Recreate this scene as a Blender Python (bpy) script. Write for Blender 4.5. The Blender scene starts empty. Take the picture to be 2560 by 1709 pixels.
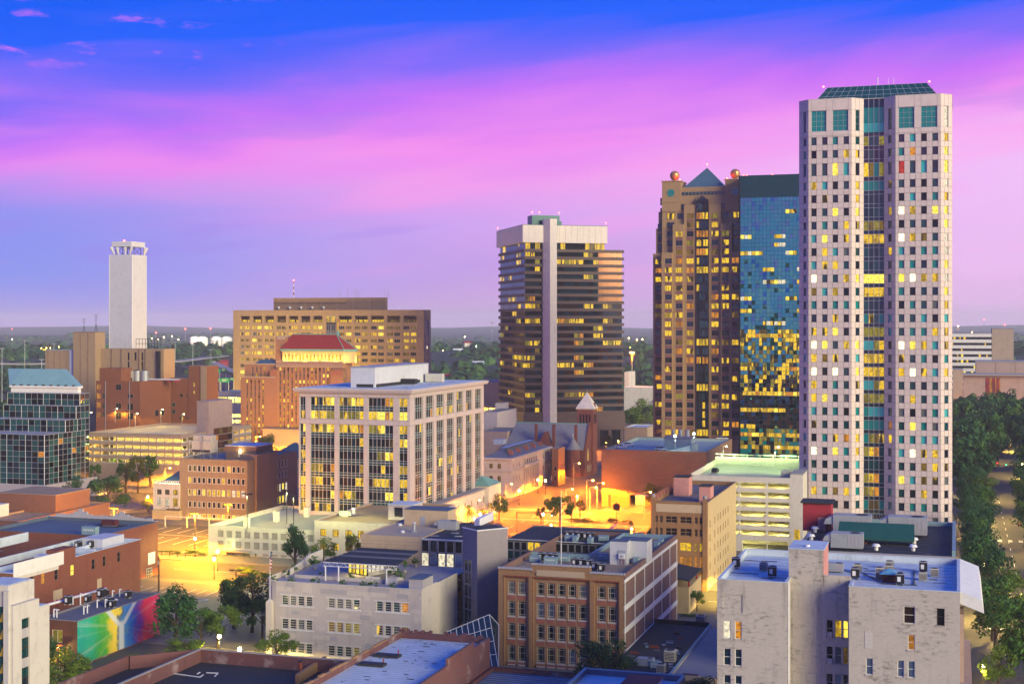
import bpy,math,random
from math import radians,sin,cos,tan,pi,sqrt,atan2
from mathutils import Vector,Matrix
S=bpy.context.scene
COL=S.collection
rnd=random.Random(7)
# ------------------------------------------------------------------ camera
# world axes follow the street grid: +y runs away along the avenues, +x across; metres
EYE,FPX,HZN,YAW=66.0,3500.0,806.0,radians(17.6)
FW=Vector((-sin(YAW),cos(YAW),0));RT=Vector((cos(YAW),sin(YAW),0))
cd=bpy.data.cameras.new('camera');cam=bpy.data.objects.new('camera',cd);COL.objects.link(cam)
cam.location=(0,0,EYE);cam.rotation_euler=(radians(90),0,YAW)
cd.sensor_width=36.0;cd.lens=36.0*FPX/2560.0;cd.shift_y=-(854.5-HZN)/2560.0
cd.clip_start=1.0;cd.clip_end=30000.0
S.camera=cam
# ------------------------------------------------------------------ sky
def world():
 w=bpy.data.worlds.new('World');S.world=w;w.use_nodes=True
 nt=w.node_tree;nt.nodes.clear();N=nt.nodes.new;L=nt.links.new
 def math_(op,a,b=None,c=None,clamp=False):
  n=N('ShaderNodeMath');n.operation=op;n.use_clamp=clamp
  for i,v in enumerate((a,b,c)):
   if v is None: continue
   if isinstance(v,(int,float)):n.inputs[i].default_value=v
   else: L(v,n.inputs[i])
  return n.outputs[0]
 def mix(f,a,b):
  n=N('ShaderNodeMix');n.data_type='RGBA'
  for k,v in ((0,f),(6,a),(7,b)):
   if isinstance(v,(int,float)):n.inputs[k].default_value=v
   elif isinstance(v,tuple):n.inputs[k].default_value=v
   else: L(v,n.inputs[k])
  return n.outputs[2]
 def band(v,a,b,c,d):
  def ms(x0,x1):
   n=N('ShaderNodeMapRange');n.interpolation_type='SMOOTHSTEP';L(v,n.inputs[0])
   n.inputs[1].default_value=x0;n.inputs[2].default_value=x1;return n.outputs[0]
  return math_('MULTIPLY',ms(a,b),math_('SUBTRACT',1.0,ms(c,d)))
 tc=N('ShaderNodeTexCoord');d=tc.outputs['Generated']
 def dot(v):
  n=N('ShaderNodeVectorMath');n.operation='DOT_PRODUCT';L(d,n.inputs[0]);n.inputs[1].default_value=v
  return n.outputs['Value']
 e=dot((0,0,1));r=dot(tuple(RT))
 cv=N('ShaderNodeCombineXYZ');L(math_('MULTIPLY',r,2.2),cv.inputs[0]);L(math_('MULTIPLY',dot(tuple(FW)),2.2),cv.inputs[1])
 L(math_('MULTIPLY',math_('SUBTRACT',e,math_('MULTIPLY',r,0.10)),15.0),cv.inputs[2])
 nz=N('ShaderNodeTexNoise');nz.inputs['Scale'].default_value=1.15;nz.inputs['Detail'].default_value=5;nz.inputs['Roughness'].default_value=0.52
 nz.inputs['Distortion'].default_value=0.5;L(cv.outputs[0],nz.inputs['Vector'])
 n0=math_('SUBTRACT',nz.outputs[0],0.5)
 t=math_('ADD',math_('SUBTRACT',e,math_('MULTIPLY',r,0.085)),math_('MULTIPLY',n0,0.10))
 rp=N('ShaderNodeValToRGB');L(math_('MULTIPLY',t,2.5,clamp=True),rp.inputs[0])
 def lin(c):return tuple(((x/255+.055)/1.055)**2.4 if x>10 else x/255/12.92 for x in c)+(1,)
 stops=[(-.02,(190,150,205)),(.0,(200,160,214)),(.03,(196,152,222)),(.07,(206,158,232)),(.10,(228,152,230)),(.13,(226,130,232)),(.155,(190,108,238)),(.178,(116,100,240)),
   (.20,(24,92,242)),(.23,(0,88,238)),(.30,(8,84,222)),(.4,(28,90,205))]
 el=rp.color_ramp.elements
 while len(el)>1: el.remove(el[-1])
 el[0].position=0;el[0].color=lin(stops[0][1])
 for p,c in stops[1:]:
  k=el.new(max(0.001,p*2.5));k.color=lin(c)
 c=rp.outputs[0]
 # cool periwinkle bank low on the left, paler pink glow on the right
 lf=N('ShaderNodeMapRange');lf.interpolation_type='SMOOTHSTEP';L(r,lf.inputs[0]);lf.inputs[1].default_value=0.06;lf.inputs[2].default_value=-0.36
 rg=N('ShaderNodeMapRange');rg.interpolation_type='SMOOTHSTEP';L(r,rg.inputs[0]);rg.inputs[1].default_value=-0.02;rg.inputs[2].default_value=0.36
 te=math_('ADD',e,math_('MULTIPLY',n0,0.05))
 c=mix(math_('MULTIPLY',math_('MULTIPLY',band(te,-0.02,0.035,0.07,0.115),lf.outputs[0]),0.85),c,lin((104,136,232)))
 c=mix(math_('MULTIPLY',math_('MULTIPLY',band(te,-0.05,0.0,0.10,0.17),rg.outputs[0]),0.62),c,lin((246,196,244)))
 # thin streaks and small puffs
 st=N('ShaderNodeTexNoise');st.inputs['Scale'].default_value=2.2;st.inputs['Detail'].default_value=4;L(cv.outputs[0],st.inputs['Vector'])
 c=mix(math_('MULTIPLY',band(st.outputs[0],0.5,0.70,2,3),math_('MULTIPLY',band(e,0.0,0.06,0.13,0.18),0.30)),c,lin((252,150,226)))
 c=mix(math_('MULTIPLY',band(st.outputs[0],-3,-2,0.33,0.43),math_('MULTIPLY',band(e,0.01,0.05,0.17,0.22),0.30)),c,lin((150,120,226)))
 mp=N('ShaderNodeMapping');L(d,mp.inputs[0]);mp.inputs['Scale'].default_value=(9,9,34)
 pf=N('ShaderNodeTexNoise');pf.inputs['Scale'].default_value=2.4;pf.inputs['Detail'].default_value=6;pf.inputs['Roughness'].default_value=.62;L(mp.outputs[0],pf.inputs['Vector'])
 lf2=N('ShaderNodeMapRange');lf2.interpolation_type='SMOOTHSTEP';L(r,lf2.inputs[0]);lf2.inputs[1].default_value=-0.12;lf2.inputs[2].default_value=-0.24
 c=mix(math_('MULTIPLY',math_('MULTIPLY',band(pf.outputs[0],0.56,0.74,2,3),lf2.outputs[0]),math_('MULTIPLY',band(e,0.165,0.18,0.22,0.24),0.8)),c,lin((206,112,236)))
 bg=N('ShaderNodeBackground');L(c,bg.inputs[0]);bg.inputs[1].default_value=0.86
 out=N('ShaderNodeOutputWorld');L(bg.outputs[0],out.inputs[0])
world()
# soft afterglow from the right, behind the camera
sd=bpy.data.lights.new('afterglow','SUN');sun=bpy.data.objects.new('afterglow',sd);COL.objects.link(sun)
sd.energy=4.2;sd.angle=radians(30);sd.color=(1.0,0.88,0.50)
_from=(RT*0.66-FW*0.75+Vector((0,0,0.26))).normalized()
sun.rotation_euler=_from.to_track_quat('Z','Y').to_euler()
S.render.engine='CYCLES'
S.cycles.use_denoising=True
S.cycles.volume_bounces=2;S.cycles.max_bounces=5;S.cycles.diffuse_bounces=2;S.cycles.glossy_bounces=3;S.cycles.transmission_bounces=3
S.cycles.sample_clamp_indirect=3.0;S.cycles.caustics_reflective=False;S.cycles.caustics_refractive=False
S.view_settings.view_transform='Standard';S.view_settings.look='None';S.view_settings.gamma=1.0;S.view_settings.exposure=0.38
S.view_settings.use_curve_mapping=False
# ------------------------------------------------------------------ picture -> place
def ray(px,py=HZN):
 return FW+RT*((px-1280.0)/FPX)+Vector((0,0,-(py-HZN)/FPX))
def at_d(px,d):
 p=ray(px)*d;return (p.x,p.y)
def at_z(px,py,z=0.0):
 k=ray(px,py);p=k*((EYE-z)*FPX/(py-HZN));return Vector((p.x,p.y,z))
def x_at(px,y):
 k=ray(px);return k.x/k.y*y
def y_at(px,x):
 k=ray(px);return k.y/k.x*x
def depth(x,y):return -x*sin(YAW)+y*cos(YAW)
def z_at(py,x,y):return EYE-(py-HZN)/FPX*depth(x,y)
def d_of(py,z=0.0):return (EYE-z)*FPX/(py-HZN)
# ------------------------------------------------------------------ materials
M={}
def lin(c):
 return tuple(((x/255+.055)/1.055)**2.4 for x in c)+(1,)
class NT:
 def __init__(s,name):
  s.m=bpy.data.materials.new(name);s.m.use_nodes=True;s.nt=s.m.node_tree;s.nt.nodes.clear()
  s.b=s.n('ShaderNodeBsdfPrincipled');o=s.n('ShaderNodeOutputMaterial');s.l(s.b.outputs[0],o.inputs[0])
  s.pos=s.n('ShaderNodeNewGeometry').outputs['Position'];M[name]=s.m
 def n(s,t):return s.nt.nodes.new(t)
 def l(s,a,b):s.nt.links.new(a,b)
 def math(s,op,a,b=None,clamp=False):
  n=s.n('ShaderNodeMath');n.operation=op;n.use_clamp=clamp
  for i,v in enumerate((a,b)):
   if v is None: continue
   if isinstance(v,(int,float)):n.inputs[i].default_value=v
   else: s.l(v,n.inputs[i])
  return n.outputs[0]
 def mix(s,f,a,b,mode='MIX'):
  n=s.n('ShaderNodeMix');n.data_type='RGBA';n.blend_type=mode
  for k,v in ((0,f),(6,a),(7,b)):
   if isinstance(v,(int,float)):n.inputs[k].default_value=v
   elif isinstance(v,(tuple,list)):n.inputs[k].default_value=tuple(v) if len(v)==4 else tuple(v)+(1,)
   else: s.l(v,n.inputs[k])
  return n.outputs[2]
 def noise(s,scale,detail=4,rough=.55,vec=None,stretch=None):
  n=s.n('ShaderNodeTexNoise');n.inputs['Scale'].default_value=scale;n.inputs['Detail'].default_value=detail;n.inputs['Roughness'].default_value=rough
  v=vec or s.pos
  if stretch:
   mp=s.n('ShaderNodeMapping');s.l(v,mp.inputs[0]);mp.inputs['Scale'].default_value=stretch;v=mp.outputs[0]
  s.l(v,n.inputs['Vector']);return n.outputs[0]
 def ramp(s,v,a,b):
  n=s.n('ShaderNodeMapRange');n.interpolation_type='SMOOTHSTEP';s.l(v,n.inputs[0]);n.inputs[1].default_value=a;n.inputs[2].default_value=b;return n.outputs[0]
 def wallvec(s):
  sp=s.n('ShaderNodeSeparateXYZ');s.l(s.pos,sp.inputs[0]);cb=s.n('ShaderNodeCombineXYZ')
  s.l(s.math('ADD',sp.outputs[0],sp.outputs[1]),cb.inputs[0]);s.l(sp.outputs[2],cb.inputs[1]);return cb.outputs[0]
 def bump(s,h,dist=.02,st=.5):
  n=s.n('ShaderNodeBump');n.inputs['Strength'].default_value=st;n.inputs['Distance'].default_value=dist;s.l(h,n.inputs['Height']);s.l(n.outputs[0],s.b.inputs['Normal'])
 def set(s,**k):
  for a,v in k.items():
   i=s.b.inputs[a.replace('_',' ')]
   if isinstance(v,(int,float)):i.default_value=v
   elif isinstance(v,(tuple,list)):i.default_value=tuple(v) if len(v)==4 else tuple(v)+(1,)
   else: s.l(v,i)
  return s
def m_plain(name,col,rough=.8,var=.18,scale=.35,streak=0.0,fine=3.0,metal=0.0,spec=.3,dirt=None,stain=.28):
 s=NT(name);c=tuple(col)
 a=s.noise(scale);k=s.mix(a,tuple(x*(1-var) for x in c),tuple(min(1,x*(1+var)) for x in c))
 if fine: k=s.mix(s.math('MULTIPLY',s.noise(fine,3),.35),k,tuple(x*(1-var*1.6) for x in c))
 if stain and fine: k=s.mix(s.math('MULTIPLY',s.ramp(s.noise(.55,6,.68),.5,.72),stain),k,tuple(x*.4 for x in c))
 if streak: k=s.mix(s.math('MULTIPLY',s.ramp(s.noise(1.0,4,.6,stretch=(.9,.9,.07)),.5,.75),streak),k,dirt or tuple(x*.45 for x in c))
 s.set(Base_Color=k,Roughness=rough,Metallic=metal);s.b.inputs['Specular IOR Level'].default_value=spec
 if fine: s.bump(s.noise(fine*2,3),.02,.25)
 return s
def m_brick(name,c1,c2,mortar,bw=.4,bh=.13,rough=.85,streak=.35,var=.5,white=None,worn=0):
 s=NT(name);n=s.n('ShaderNodeTexBrick');s.l(s.wallvec(),n.inputs['Vector'])
 n.inputs['Color1'].default_value=tuple(c1)+(1,);n.inputs['Color2'].default_value=tuple(c2)+(1,);n.inputs['Mortar'].default_value=tuple(mortar)+(1,)
 n.inputs['Scale'].default_value=1.0;n.inputs['Brick Width'].default_value=bw;n.inputs['Row Height'].default_value=bh;n.inputs['Mortar Size'].default_value=bh*.1;n.inputs['Bias'].default_value=-.1
 k=s.mix(s.math('MULTIPLY',s.noise(.3,5,.62),var),n.outputs[0],tuple(x*.62 for x in c1))
 k=s.mix(s.math('MULTIPLY',s.ramp(s.noise(1.0,5,.65,stretch=(.7,.7,.1)),.52,.75),streak),k,tuple(x*.4 for x in c1))
 if worn: k=s.mix(s.math('MULTIPLY',s.math('MULTIPLY',s.ramp(s.noise(1.0,5,.7,stretch=(1.1,1.1,2.6)),.5,.66),s.ramp(s.noise(.16,3),.38,.6)),worn),k,tuple(x*.3 for x in c1))
 if white: k=s.mix(s.math('MULTIPLY',s.ramp(s.noise(.22,5,.6),.55,.7),.8),k,white)
 s.set(Base_Color=k,Roughness=rough);s.b.inputs['Specular IOR Level'].default_value=.2
 s.bump(n.outputs['Fac'],-.01,.5);return s
def m_glass(name,col,rough=.05,metal=0.0,spec=.5,wav=.0):
 s=NT(name);k=s.mix(s.noise(.12,2),tuple(x*.75 for x in col),tuple(x*1.25 for x in col))
 s.set(Base_Color=k,Roughness=rough,Metallic=metal);s.b.inputs['Specular IOR Level'].default_value=spec
 if wav: s.bump(s.noise(.55,2),.06,wav)
 return s
def m_lit(name,col,strength,dark=.45,cell=1.1):
 # a lit room behind glass: bright walls, darker furniture, lamps
 s=NT(name);sp=s.n('ShaderNodeSeparateXYZ');s.l(s.pos,sp.inputs[0])
 sw=s.n('ShaderNodeSeparateXYZ');s.l(s.wallvec(),sw.inputs[0]);cu=s.n('ShaderNodeCombineXYZ');s.l(sw.outputs[0],cu.inputs[0]);s.l(s.math('MULTIPLY',sw.outputs[1],.16),cu.inputs[1])
 f=s.ramp(s.noise(cell*.62,2,.4,vec=cu.outputs[0]),.42,.52)
 g=s.math('ADD',s.math('MULTIPLY',s.ramp(s.noise(1.5,3,.6,vec=s.wallvec()),.36,.56),.55),.45)
 k=s.math('MULTIPLY',s.math('ADD',s.math('MULTIPLY',f,1-dark),dark),g)
 # (vertical lit strips of rooms and half-drawn blinds, furniture in front)
 c=s.mix(s.ramp(s.noise(.7,1,vec=s.wallvec()),.45,.6),tuple(col),tuple(min(1,x+.03) for x in col))
 s.set(Base_Color=(.02,.02,.02),Roughness=.25,Emission_Color=c,Emission_Strength=s.math('MULTIPLY',k,strength))
 s.b.inputs['Specular IOR Level'].default_value=.15;s.m.cycles.emission_sampling='NONE';return s
def m_glow(name,col,strength,sample=False):
 s=NT(name).set(Base_Color=(.2,.2,.2),Emission_Color=tuple(col),Emission_Strength=strength)
 if not sample: s.m.cycles.emission_sampling='NONE'
 return s
# surfaces
m_plain('asphalt',(.082,.08,.078),.85,.25,.12,fine=2.0)
m_plain('old_asphalt',(.12,.115,.125),.85,.35,.06,fine=1.2)
m_plain('concrete',(.36,.34,.32),.85,.15,.2,streak=.2)
m_plain('pavement',(.17,.16,.15),.85,.15,.25)
m_plain('pave_brick',(.26,.12,.08),.85,.2,.5)
m_plain('earth',(.10,.09,.075),.9,.3,.02)
m_plain('lawn',(.05,.09,.03),.95,.35,.3)
m_plain('paint_white',(.75,.74,.70),.7,.1,.8)
m_plain('granite_pink',(.60,.50,.49),.55,.07,.5,streak=.10,spec=.4)
m_plain('joint_grey',(.30,.26,.25),.8,.1,.3)
m_plain('granite_pale',(.47,.41,.42),.6,.07,.4,streak=.12)
m_plain('limestone',(.55,.50,.46),.8,.1,.15,streak=.25)
m_plain('limestone_b',(.43,.41,.42),.8,.1,.15,streak=.2)
m_plain('limestone_c',(.62,.57,.50),.8,.1,.15,streak=.2)
m_plain('sandstone',(.42,.32,.24),.8,.12,.2,streak=.2)
m_plain('gold_stone',(.33,.215,.11),.55,.12,.15,streak=.15)
m_plain('rose_granite',(.20,.10,.085),.5,.15,.3)
m_plain('purple_granite',(.062,.034,.042),.5,.12,.2)
m_plain('marble_white',(.62,.56,.53),.6,.12,.25,streak=.3)
m_plain('tan_concrete',(.36,.25,.15),.85,.1,.12,streak=.3)
m_plain('brown_precast',(.26,.17,.11),.8,.1,.12,streak=.15)
m_plain('beige_stucco',(.50,.38,.25),.85,.08,.2,streak=.15)
m_plain('tan_stucco',(.34,.24,.15),.85,.08,.1,streak=.25)
m_plain('white_stucco',(.62,.58,.52),.85,.08,.2,streak=.3)
m_plain('white_concrete',(.58,.55,.50),.85,.1,.15,streak=.25)
m_plain('pink_concrete',(.42,.30,.26),.85,.12,.15,streak=.2)
m_plain('metal_panel',(.55,.56,.60),.5,.08,.15,streak=.12)
m_plain('grey_concrete',(.30,.29,.31),.85,.12,.15,streak=.25)
m_plain('red_stone',(.17,.055,.045),.85,.25,.4)
m_plain('slate_roof',(.20,.21,.25),.7,.18,.5,streak=.2)
m_plain('blue_roof',(.05,.12,.18),.55,.15,.3)
m_plain('teal_metal',(.25,.45,.44),.45,.12,.2,streak=.15,metal=.2)
m_plain('teal_dark',(.012,.06,.075),.3,.15,.2,metal=.3)
m_plain('red_tile',(.30,.03,.022),.7,.22,.6)
m_plain('roof_white',(.56,.64,.72),.75,.3,.2,stain=.4,dirt=(.2,.2,.22,1),streak=.2)
m_plain('roof_grey',(.24,.235,.25),.85,.3,.08)
m_plain('roof_gravel',(.36,.25,.17),.95,.35,.2,fine=5,stain=.4)
m_plain('roof_dark',(.035,.037,.045),.75,.5,.08)
m_plain('roof_dirty',(.15,.145,.165),.85,.4,.09)
m_plain('roof_blue',(.10,.14,.20),.7,.3,.1)
m_plain('deck_green',(.42,.43,.34),.85,.1,.1)
m_plain('deck_teal',(.30,.40,.42),.85,.12,.1)
m_plain('galvanised',(.42,.45,.47),.45,.12,.8,metal=.35)
m_plain('unit_beige',(.50,.48,.43),.6,.1,1.2)
m_plain('unit_blue',(.22,.34,.38),.55,.1,1.0)
m_plain('black_metal',(.02,.02,.022),.5,.2,1.0)
m_plain('dark_grille',(.03,.03,.035),.6,.2,2.0)
m_plain('steel_white',(.70,.70,.72),.5,.06,.6)
m_plain('alu',(.46,.45,.47),.4,.08,.5,metal=.3)
m_plain('bronze',(.07,.05,.04),.4,.1,.5,metal=.4)
m_plain('frame_white',(.66,.64,.60),.6,.06,.6)
m_plain('frame_cream',(.50,.44,.33),.6,.08,.6)
m_plain('terracotta',(.36,.13,.085),.8,.16,.6)
m_plain('pink_paint',(.55,.25,.22),.8,.12,.3,streak=.2)
m_plain('red_paint',(.34,.03,.045),.7,.15,.4)
m_plain('maroon',(.10,.022,.025),.75,.2,.4)
m_plain('green_awning',(.012,.085,.075),.6,.15,.5)
m_plain('blue_hood',(.10,.30,.48),.5,.12,.8)
m_plain('copper_green',(.16,.36,.33),.6,.2,.6)
m_plain('gold_leaf',(.80,.50,.06),.35,.1,1.0,metal=.6)
m_plain('bronze_globe',(.55,.25,.10),.3,.12,.4,metal=.5)
m_plain('bark',(.07,.05,.035),.9,.25,1.0)
m_plain('hill_green',(.030,.050,.030),.95,.3,.004,fine=0)
m_plain('rust',(.26,.06,.03),.8,.3,1.5)
m_plain('terrace_tile',(.34,.31,.33),.8,.1,.5)
m_plain('sign_green',(.01,.22,.13),.5,.06,.5)
m_plain('brown_sheet',(.11,.045,.03),.6,.3,.4,streak=.4)
m_plain('yellow_stucco',(.52,.40,.22),.85,.08,.2,streak=.2)
m_plain('brown_cladding',(.22,.10,.065),.75,.1,.12,streak=.15)
m_brick('brick_red',(.26,.075,.042),(.19,.055,.035),(.24,.14,.10),.5,.17,streak=.3)
m_brick('brick_far',(.28,.10,.045),(.24,.085,.042),(.22,.10,.06),1.2,.4,streak=.25)
m_brick('brick_tan',(.38,.21,.10),(.28,.145,.07),(.34,.24,.14),.36,.14,streak=.2,var=.35)
m_brick('brick_tan_far',(.32,.17,.08),(.28,.14,.07),(.26,.16,.09),.8,.3,streak=.2)
m_brick('brick_plum',(.24,.135,.115),(.15,.085,.08),(.25,.18,.16),.36,.13,streak=.25)
m_brick('brick_orange',(.36,.19,.11),(.31,.155,.09),(.31,.18,.12),1.0,.35,streak=.1)
m_brick('brick_brown',(.25,.15,.095),(.205,.12,.078),(.23,.145,.095),2.2,.5,streak=.12)
m_brick('brick_painted',(.56,.51,.46),(.50,.45,.41),(.40,.36,.33),.45,.15,streak=.75,var=.5,worn=.75)
m_brick('brick_grey',(.30,.27,.30),(.25,.225,.25),(.22,.20,.22),.6,.2,streak=.15)
m_brick('brick_worn',(.20,.062,.055),(.10,.065,.085),(.15,.12,.13),.42,.15,streak=.3,white=(.32,.25,.25,1))
m_brick('block_white',(.55,.51,.49),(.51,.48,.46),(.46,.43,.42),1.4,.55,streak=.2,var=.15)
# glass
m_glass('glass_dark',(.008,.010,.014),.06,0,.3)
m_glass('glass_navy',(.008,.022,.038),.05,0,.6)
m_glass('glass_brown',(.025,.014,.012),.06,0,.35)
m_glass('glass_teal',(.0,.19,.19),.12,0,.5)
m_glass('glass_teal_dk',(.002,.05,.054),.08,0,.7)
m_glass('glass_blind',(.03,.34,.37),.3,0,.5)
m_glass('glass_grey',(.10,.12,.12),.2,0,.5)
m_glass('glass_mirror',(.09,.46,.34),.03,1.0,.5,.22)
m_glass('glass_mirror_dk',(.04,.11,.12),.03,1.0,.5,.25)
m_glass('glass_curtain',(.02,.10,.105),.04,.35,.5,.1)
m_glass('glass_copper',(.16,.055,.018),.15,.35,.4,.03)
m_glass('glass_skyblue',(.30,.42,.60),.05,.8,.5,.02)
m_lit('lit_bright',(1.0,.72,.06),1.35,.75)
m_lit('lit_yellow',(1.0,.60,.004),.80,.45)
m_lit('lit_amber',(1.0,.36,.004),.62,.45)
m_lit('lit_dim',(.85,.48,.01),.20,.3)
m_lit('lit_patch',(1.0,.60,.006),.95,.03,.9)
m_lit('lit_olive',(.70,.55,.02),.34,.5)
m_lit('lit_red',(.9,.05,.03),.5,.5)
m_lit('lit_green',(.62,.80,.16),.9,.8)
m_lit('lit_white',(1.0,.90,.50),1.9,.9)
m_lit('lit_pale',(.9,.80,.55),.9,.8)
m_glow('lamp_sodium',(1.0,.50,.08),40)
m_glow('lamp_warm',(1.0,.78,.30),40)
m_glow('lamp_green',(.75,1.0,.55),30)
m_glow('beacon_red',(1.0,.06,.04),12)
m_glow('signal_red',(1.0,.03,.02),9)
m_glow('signal_green',(.05,1.0,.45),7)
m_glow('neon_gold',(1.0,.60,.12),3)
m_glow('garage_light',(1.0,.83,.26),5)
# ------------------------------------------------------------------ building blocks
class MB:
 """collects faces; build() links them as ONE mesh object"""
 def __init__(s):s.v=[];s.f=[];s.mi=[];s.keys=[]
 def k(s,m):
  if m not in s.keys: s.keys.append(m)
  return s.keys.index(m)
 def face(s,pts,m):
  n=len(s.v);s.v.extend(tuple(p) for p in pts);s.f.append(tuple(range(n,n+len(pts))));s.mi.append(s.k(m));return s
 def solid(s,pts,faces,m):
  n=len(s.v);s.v.extend(tuple(p) for p in pts);k=s.k(m)
  for f in faces: s.f.append(tuple(n+i for i in f));s.mi.append(k)
  return s
 def box(s,x0,y0,z0,x1,y1,z1,m):
  p=[(x0,y0,z0),(x1,y0,z0),(x1,y1,z0),(x0,y1,z0),(x0,y0,z1),(x1,y0,z1),(x1,y1,z1),(x0,y1,z1)]
  return s.solid(p,[(0,3,2,1),(4,5,6,7),(0,1,5,4),(1,2,6,5),(2,3,7,6),(3,0,4,7)],m)
 def prism(s,poly,z0,z1,m,top=None,bottom=True):
  n=len(poly);p=[(a,b,z0) for a,b in poly]+[(a,b,z1) for a,b in poly]
  s.solid(p,[(i,(i+1) % n,n+(i+1) % n,n+i) for i in range(n)],m)
  s.face([(a,b,z1) for a,b in poly],top or m)
  if bottom: s.face([(a,b,z0) for a,b in reversed(poly)],m)
  return s
 def cyl(s,x,y,z0,z1,r,m,n=10,r1=None,top=None):
  r1=r if r1 is None else r1
  a=[2*pi*i/n for i in range(n)]
  p=[(x+r*cos(t),y+r*sin(t),z0) for t in a]+[(x+r1*cos(t),y+r1*sin(t),z1) for t in a]
  s.solid(p,[(i,(i+1) % n,n+(i+1) % n,n+i) for i in range(n)],m)
  if r1>1e-4: s.face(p[n:],top or m)
  s.face(p[:n][::-1],m);return s
 def tube(s,a,b,r,m,n=6,r1=None):
  a,b=Vector(a),Vector(b);d=(b-a).normalized();u=d.orthogonal().normalized();w=d.cross(u);r1=r if r1 is None else r1
  p=[a+(u*cos(2*pi*i/n)+w*sin(2*pi*i/n))*r for i in range(n)]+[b+(u*cos(2*pi*i/n)+w*sin(2*pi*i/n))*r1 for i in range(n)]
  s.solid(p,[(i,(i+1) % n,n+(i+1) % n,n+i) for i in range(n)]+[tuple(range(n,2*n)),tuple(range(n-1,-1,-1))],m);return s
 def ball(s,c,r,m,n=8,sz=1.0):
  c=Vector(c);P=[c+Vector((0,0,r*sz))];k=n//2
  for i in range(1,k):
   for j in range(n):
    t,q=pi*i/k,2*pi*j/n;P.append(c+Vector((r*sin(t)*cos(q),r*sin(t)*sin(q),r*sz*cos(t))))
  P.append(c-Vector((0,0,r*sz)));F=[(0,1+j,1+(j+1) % n) for j in range(n)]
  for i in range(k-2):
   for j in range(n):a=1+i*n;F.append((a+j,a+n+j,a+n+(j+1) % n,a+(j+1) % n))
  a=1+(k-2)*n;F+=[(a+j,len(P)-1,a+(j+1) % n) for j in range(n)]
  return s.solid(P,F,m)
 def mesh(s,name):
  me=bpy.data.meshes.new(name);me.from_pydata(s.v,[],s.f);me.polygons.foreach_set('material_index',s.mi)
  for k in s.keys: me.materials.append(M[k])
  me.update();return me
 def build(s,name,parent=None,loc=(0,0,0),rz=0.0,kind=None,label=None):
  o=bpy.data.objects.new(name,s.mesh(name));COL.objects.link(o);o.location=loc;o.rotation_euler=(0,0,rz);o.parent=parent
  if kind: o['kind']=kind
  if label: o['label']=label
  return o
def tag(o,label,cat,group=None):
 o['label']=label;o['category']=cat
 if group: o['group']=group
 return o
def thing(name,label,cat,loc=(0,0,0),rz=0.0,group=None):
 o=bpy.data.objects.new(name,None);COL.objects.link(o);o.empty_display_size=0.5;o.location=tuple(loc) if len(loc)==3 else (loc[0],loc[1],0);o.rotation_euler=(0,0,rz)
 return tag(o,label,cat,group)
def inst(name,me,parent,loc,rz=0.0,scale=None):
 o=bpy.data.objects.new(name,me);COL.objects.link(o);o.location=loc;o.rotation_euler=(0,0,rz);o.parent=parent
 if scale: o.scale=scale
 return o
def copy_tree(o,parent=None):
 c=o.copy();COL.objects.link(c);c.parent=parent
 for ch in list(o.children):copy_tree(ch,c)
 return c
class Face:
 """a wall plane seen from above: p0 -> p1, outside on the right hand"""
 def __init__(s,p0,p1):
  s.a,s.b=Vector((p0[0],p0[1],0)),Vector((p1[0],p1[1],0));s.L=(s.b-s.a).length;s.u=(s.b-s.a)/s.L;s.n=Vector((s.u.y,-s.u.x,0));s.ang=atan2(s.u.y,s.u.x)
 def p(s,u,z,d=0.0):v=s.a+s.u*u-s.n*d;return Vector((v.x,v.y,z))
 def slab(s,mb,u0,u1,z0,z1,d0,d1,m):
  P=[s.p(u0,z0,d0),s.p(u1,z0,d0),s.p(u1,z0,d1),s.p(u0,z0,d1),s.p(u0,z1,d0),s.p(u1,z1,d0),s.p(u1,z1,d1),s.p(u0,z1,d1)]
  mb.solid(P,[(0,3,2,1),(4,5,6,7),(0,1,5,4),(1,2,6,5),(2,3,7,6),(3,0,4,7)],m)
 def quad(s,mb,u0,u1,z0,z1,m,d=0.0):mb.face([s.p(u0,z0,d),s.p(u1,z0,d),s.p(u1,z1,d),s.p(u0,z1,d)],m)
def pierced(mb,F,z0,z1,us,zs,depth,m,reveal=None,hole=None,u0=0.0,u1=None):
 """wall skin with real openings us x zs (each a list of spans) and their reveals; hole(i, j) -> is this one cut"""
 reveal=reveal or m;u1=F.L if u1 is None else u1
 ub=[u0]+[x for s in us for x in s]+[u1];zb=[z0]+[x for s in zs for x in s]+[z1]
 for a in range(len(ub)-1):
  for b in range(len(zb)-1):
   if ub[a+1]-ub[a]<1e-5 or zb[b+1]-zb[b]<1e-5: continue
   A=(ub[a],ub[a+1]);B=(zb[b],zb[b+1])
   if a % 2 and b % 2 and (hole is None or hole((a-1)//2,(b-1)//2)):
    p=lambda u,z,d: F.p(u,z,d)
    mb.face([p(A[0],B[0],0),p(A[1],B[0],0),p(A[1],B[0],depth),p(A[0],B[0],depth)],reveal)
    mb.face([p(A[0],B[1],depth),p(A[1],B[1],depth),p(A[1],B[1],0),p(A[0],B[1],0)],reveal)
    mb.face([p(A[0],B[0],0),p(A[0],B[0],depth),p(A[0],B[1],depth),p(A[0],B[1],0)],reveal)
    mb.face([p(A[1],B[0],depth),p(A[1],B[0],0),p(A[1],B[1],0),p(A[1],B[1],depth)],reveal)
   else: F.quad(mb,A[0],A[1],B[0],B[1],m)
def spans(n,w,L,margin=None,start=None,pitch=None):
 """n equal openings of width w over length L"""
 if pitch is None:
  if margin is None: g=(L-n*w)/(n+1);start,pitch=g,w+g
  else: start=margin;pitch=(L-2*margin-w)/max(1,n-1)
 return [(start+i*pitch,start+i*pitch+w) for i in range(n)]
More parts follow.
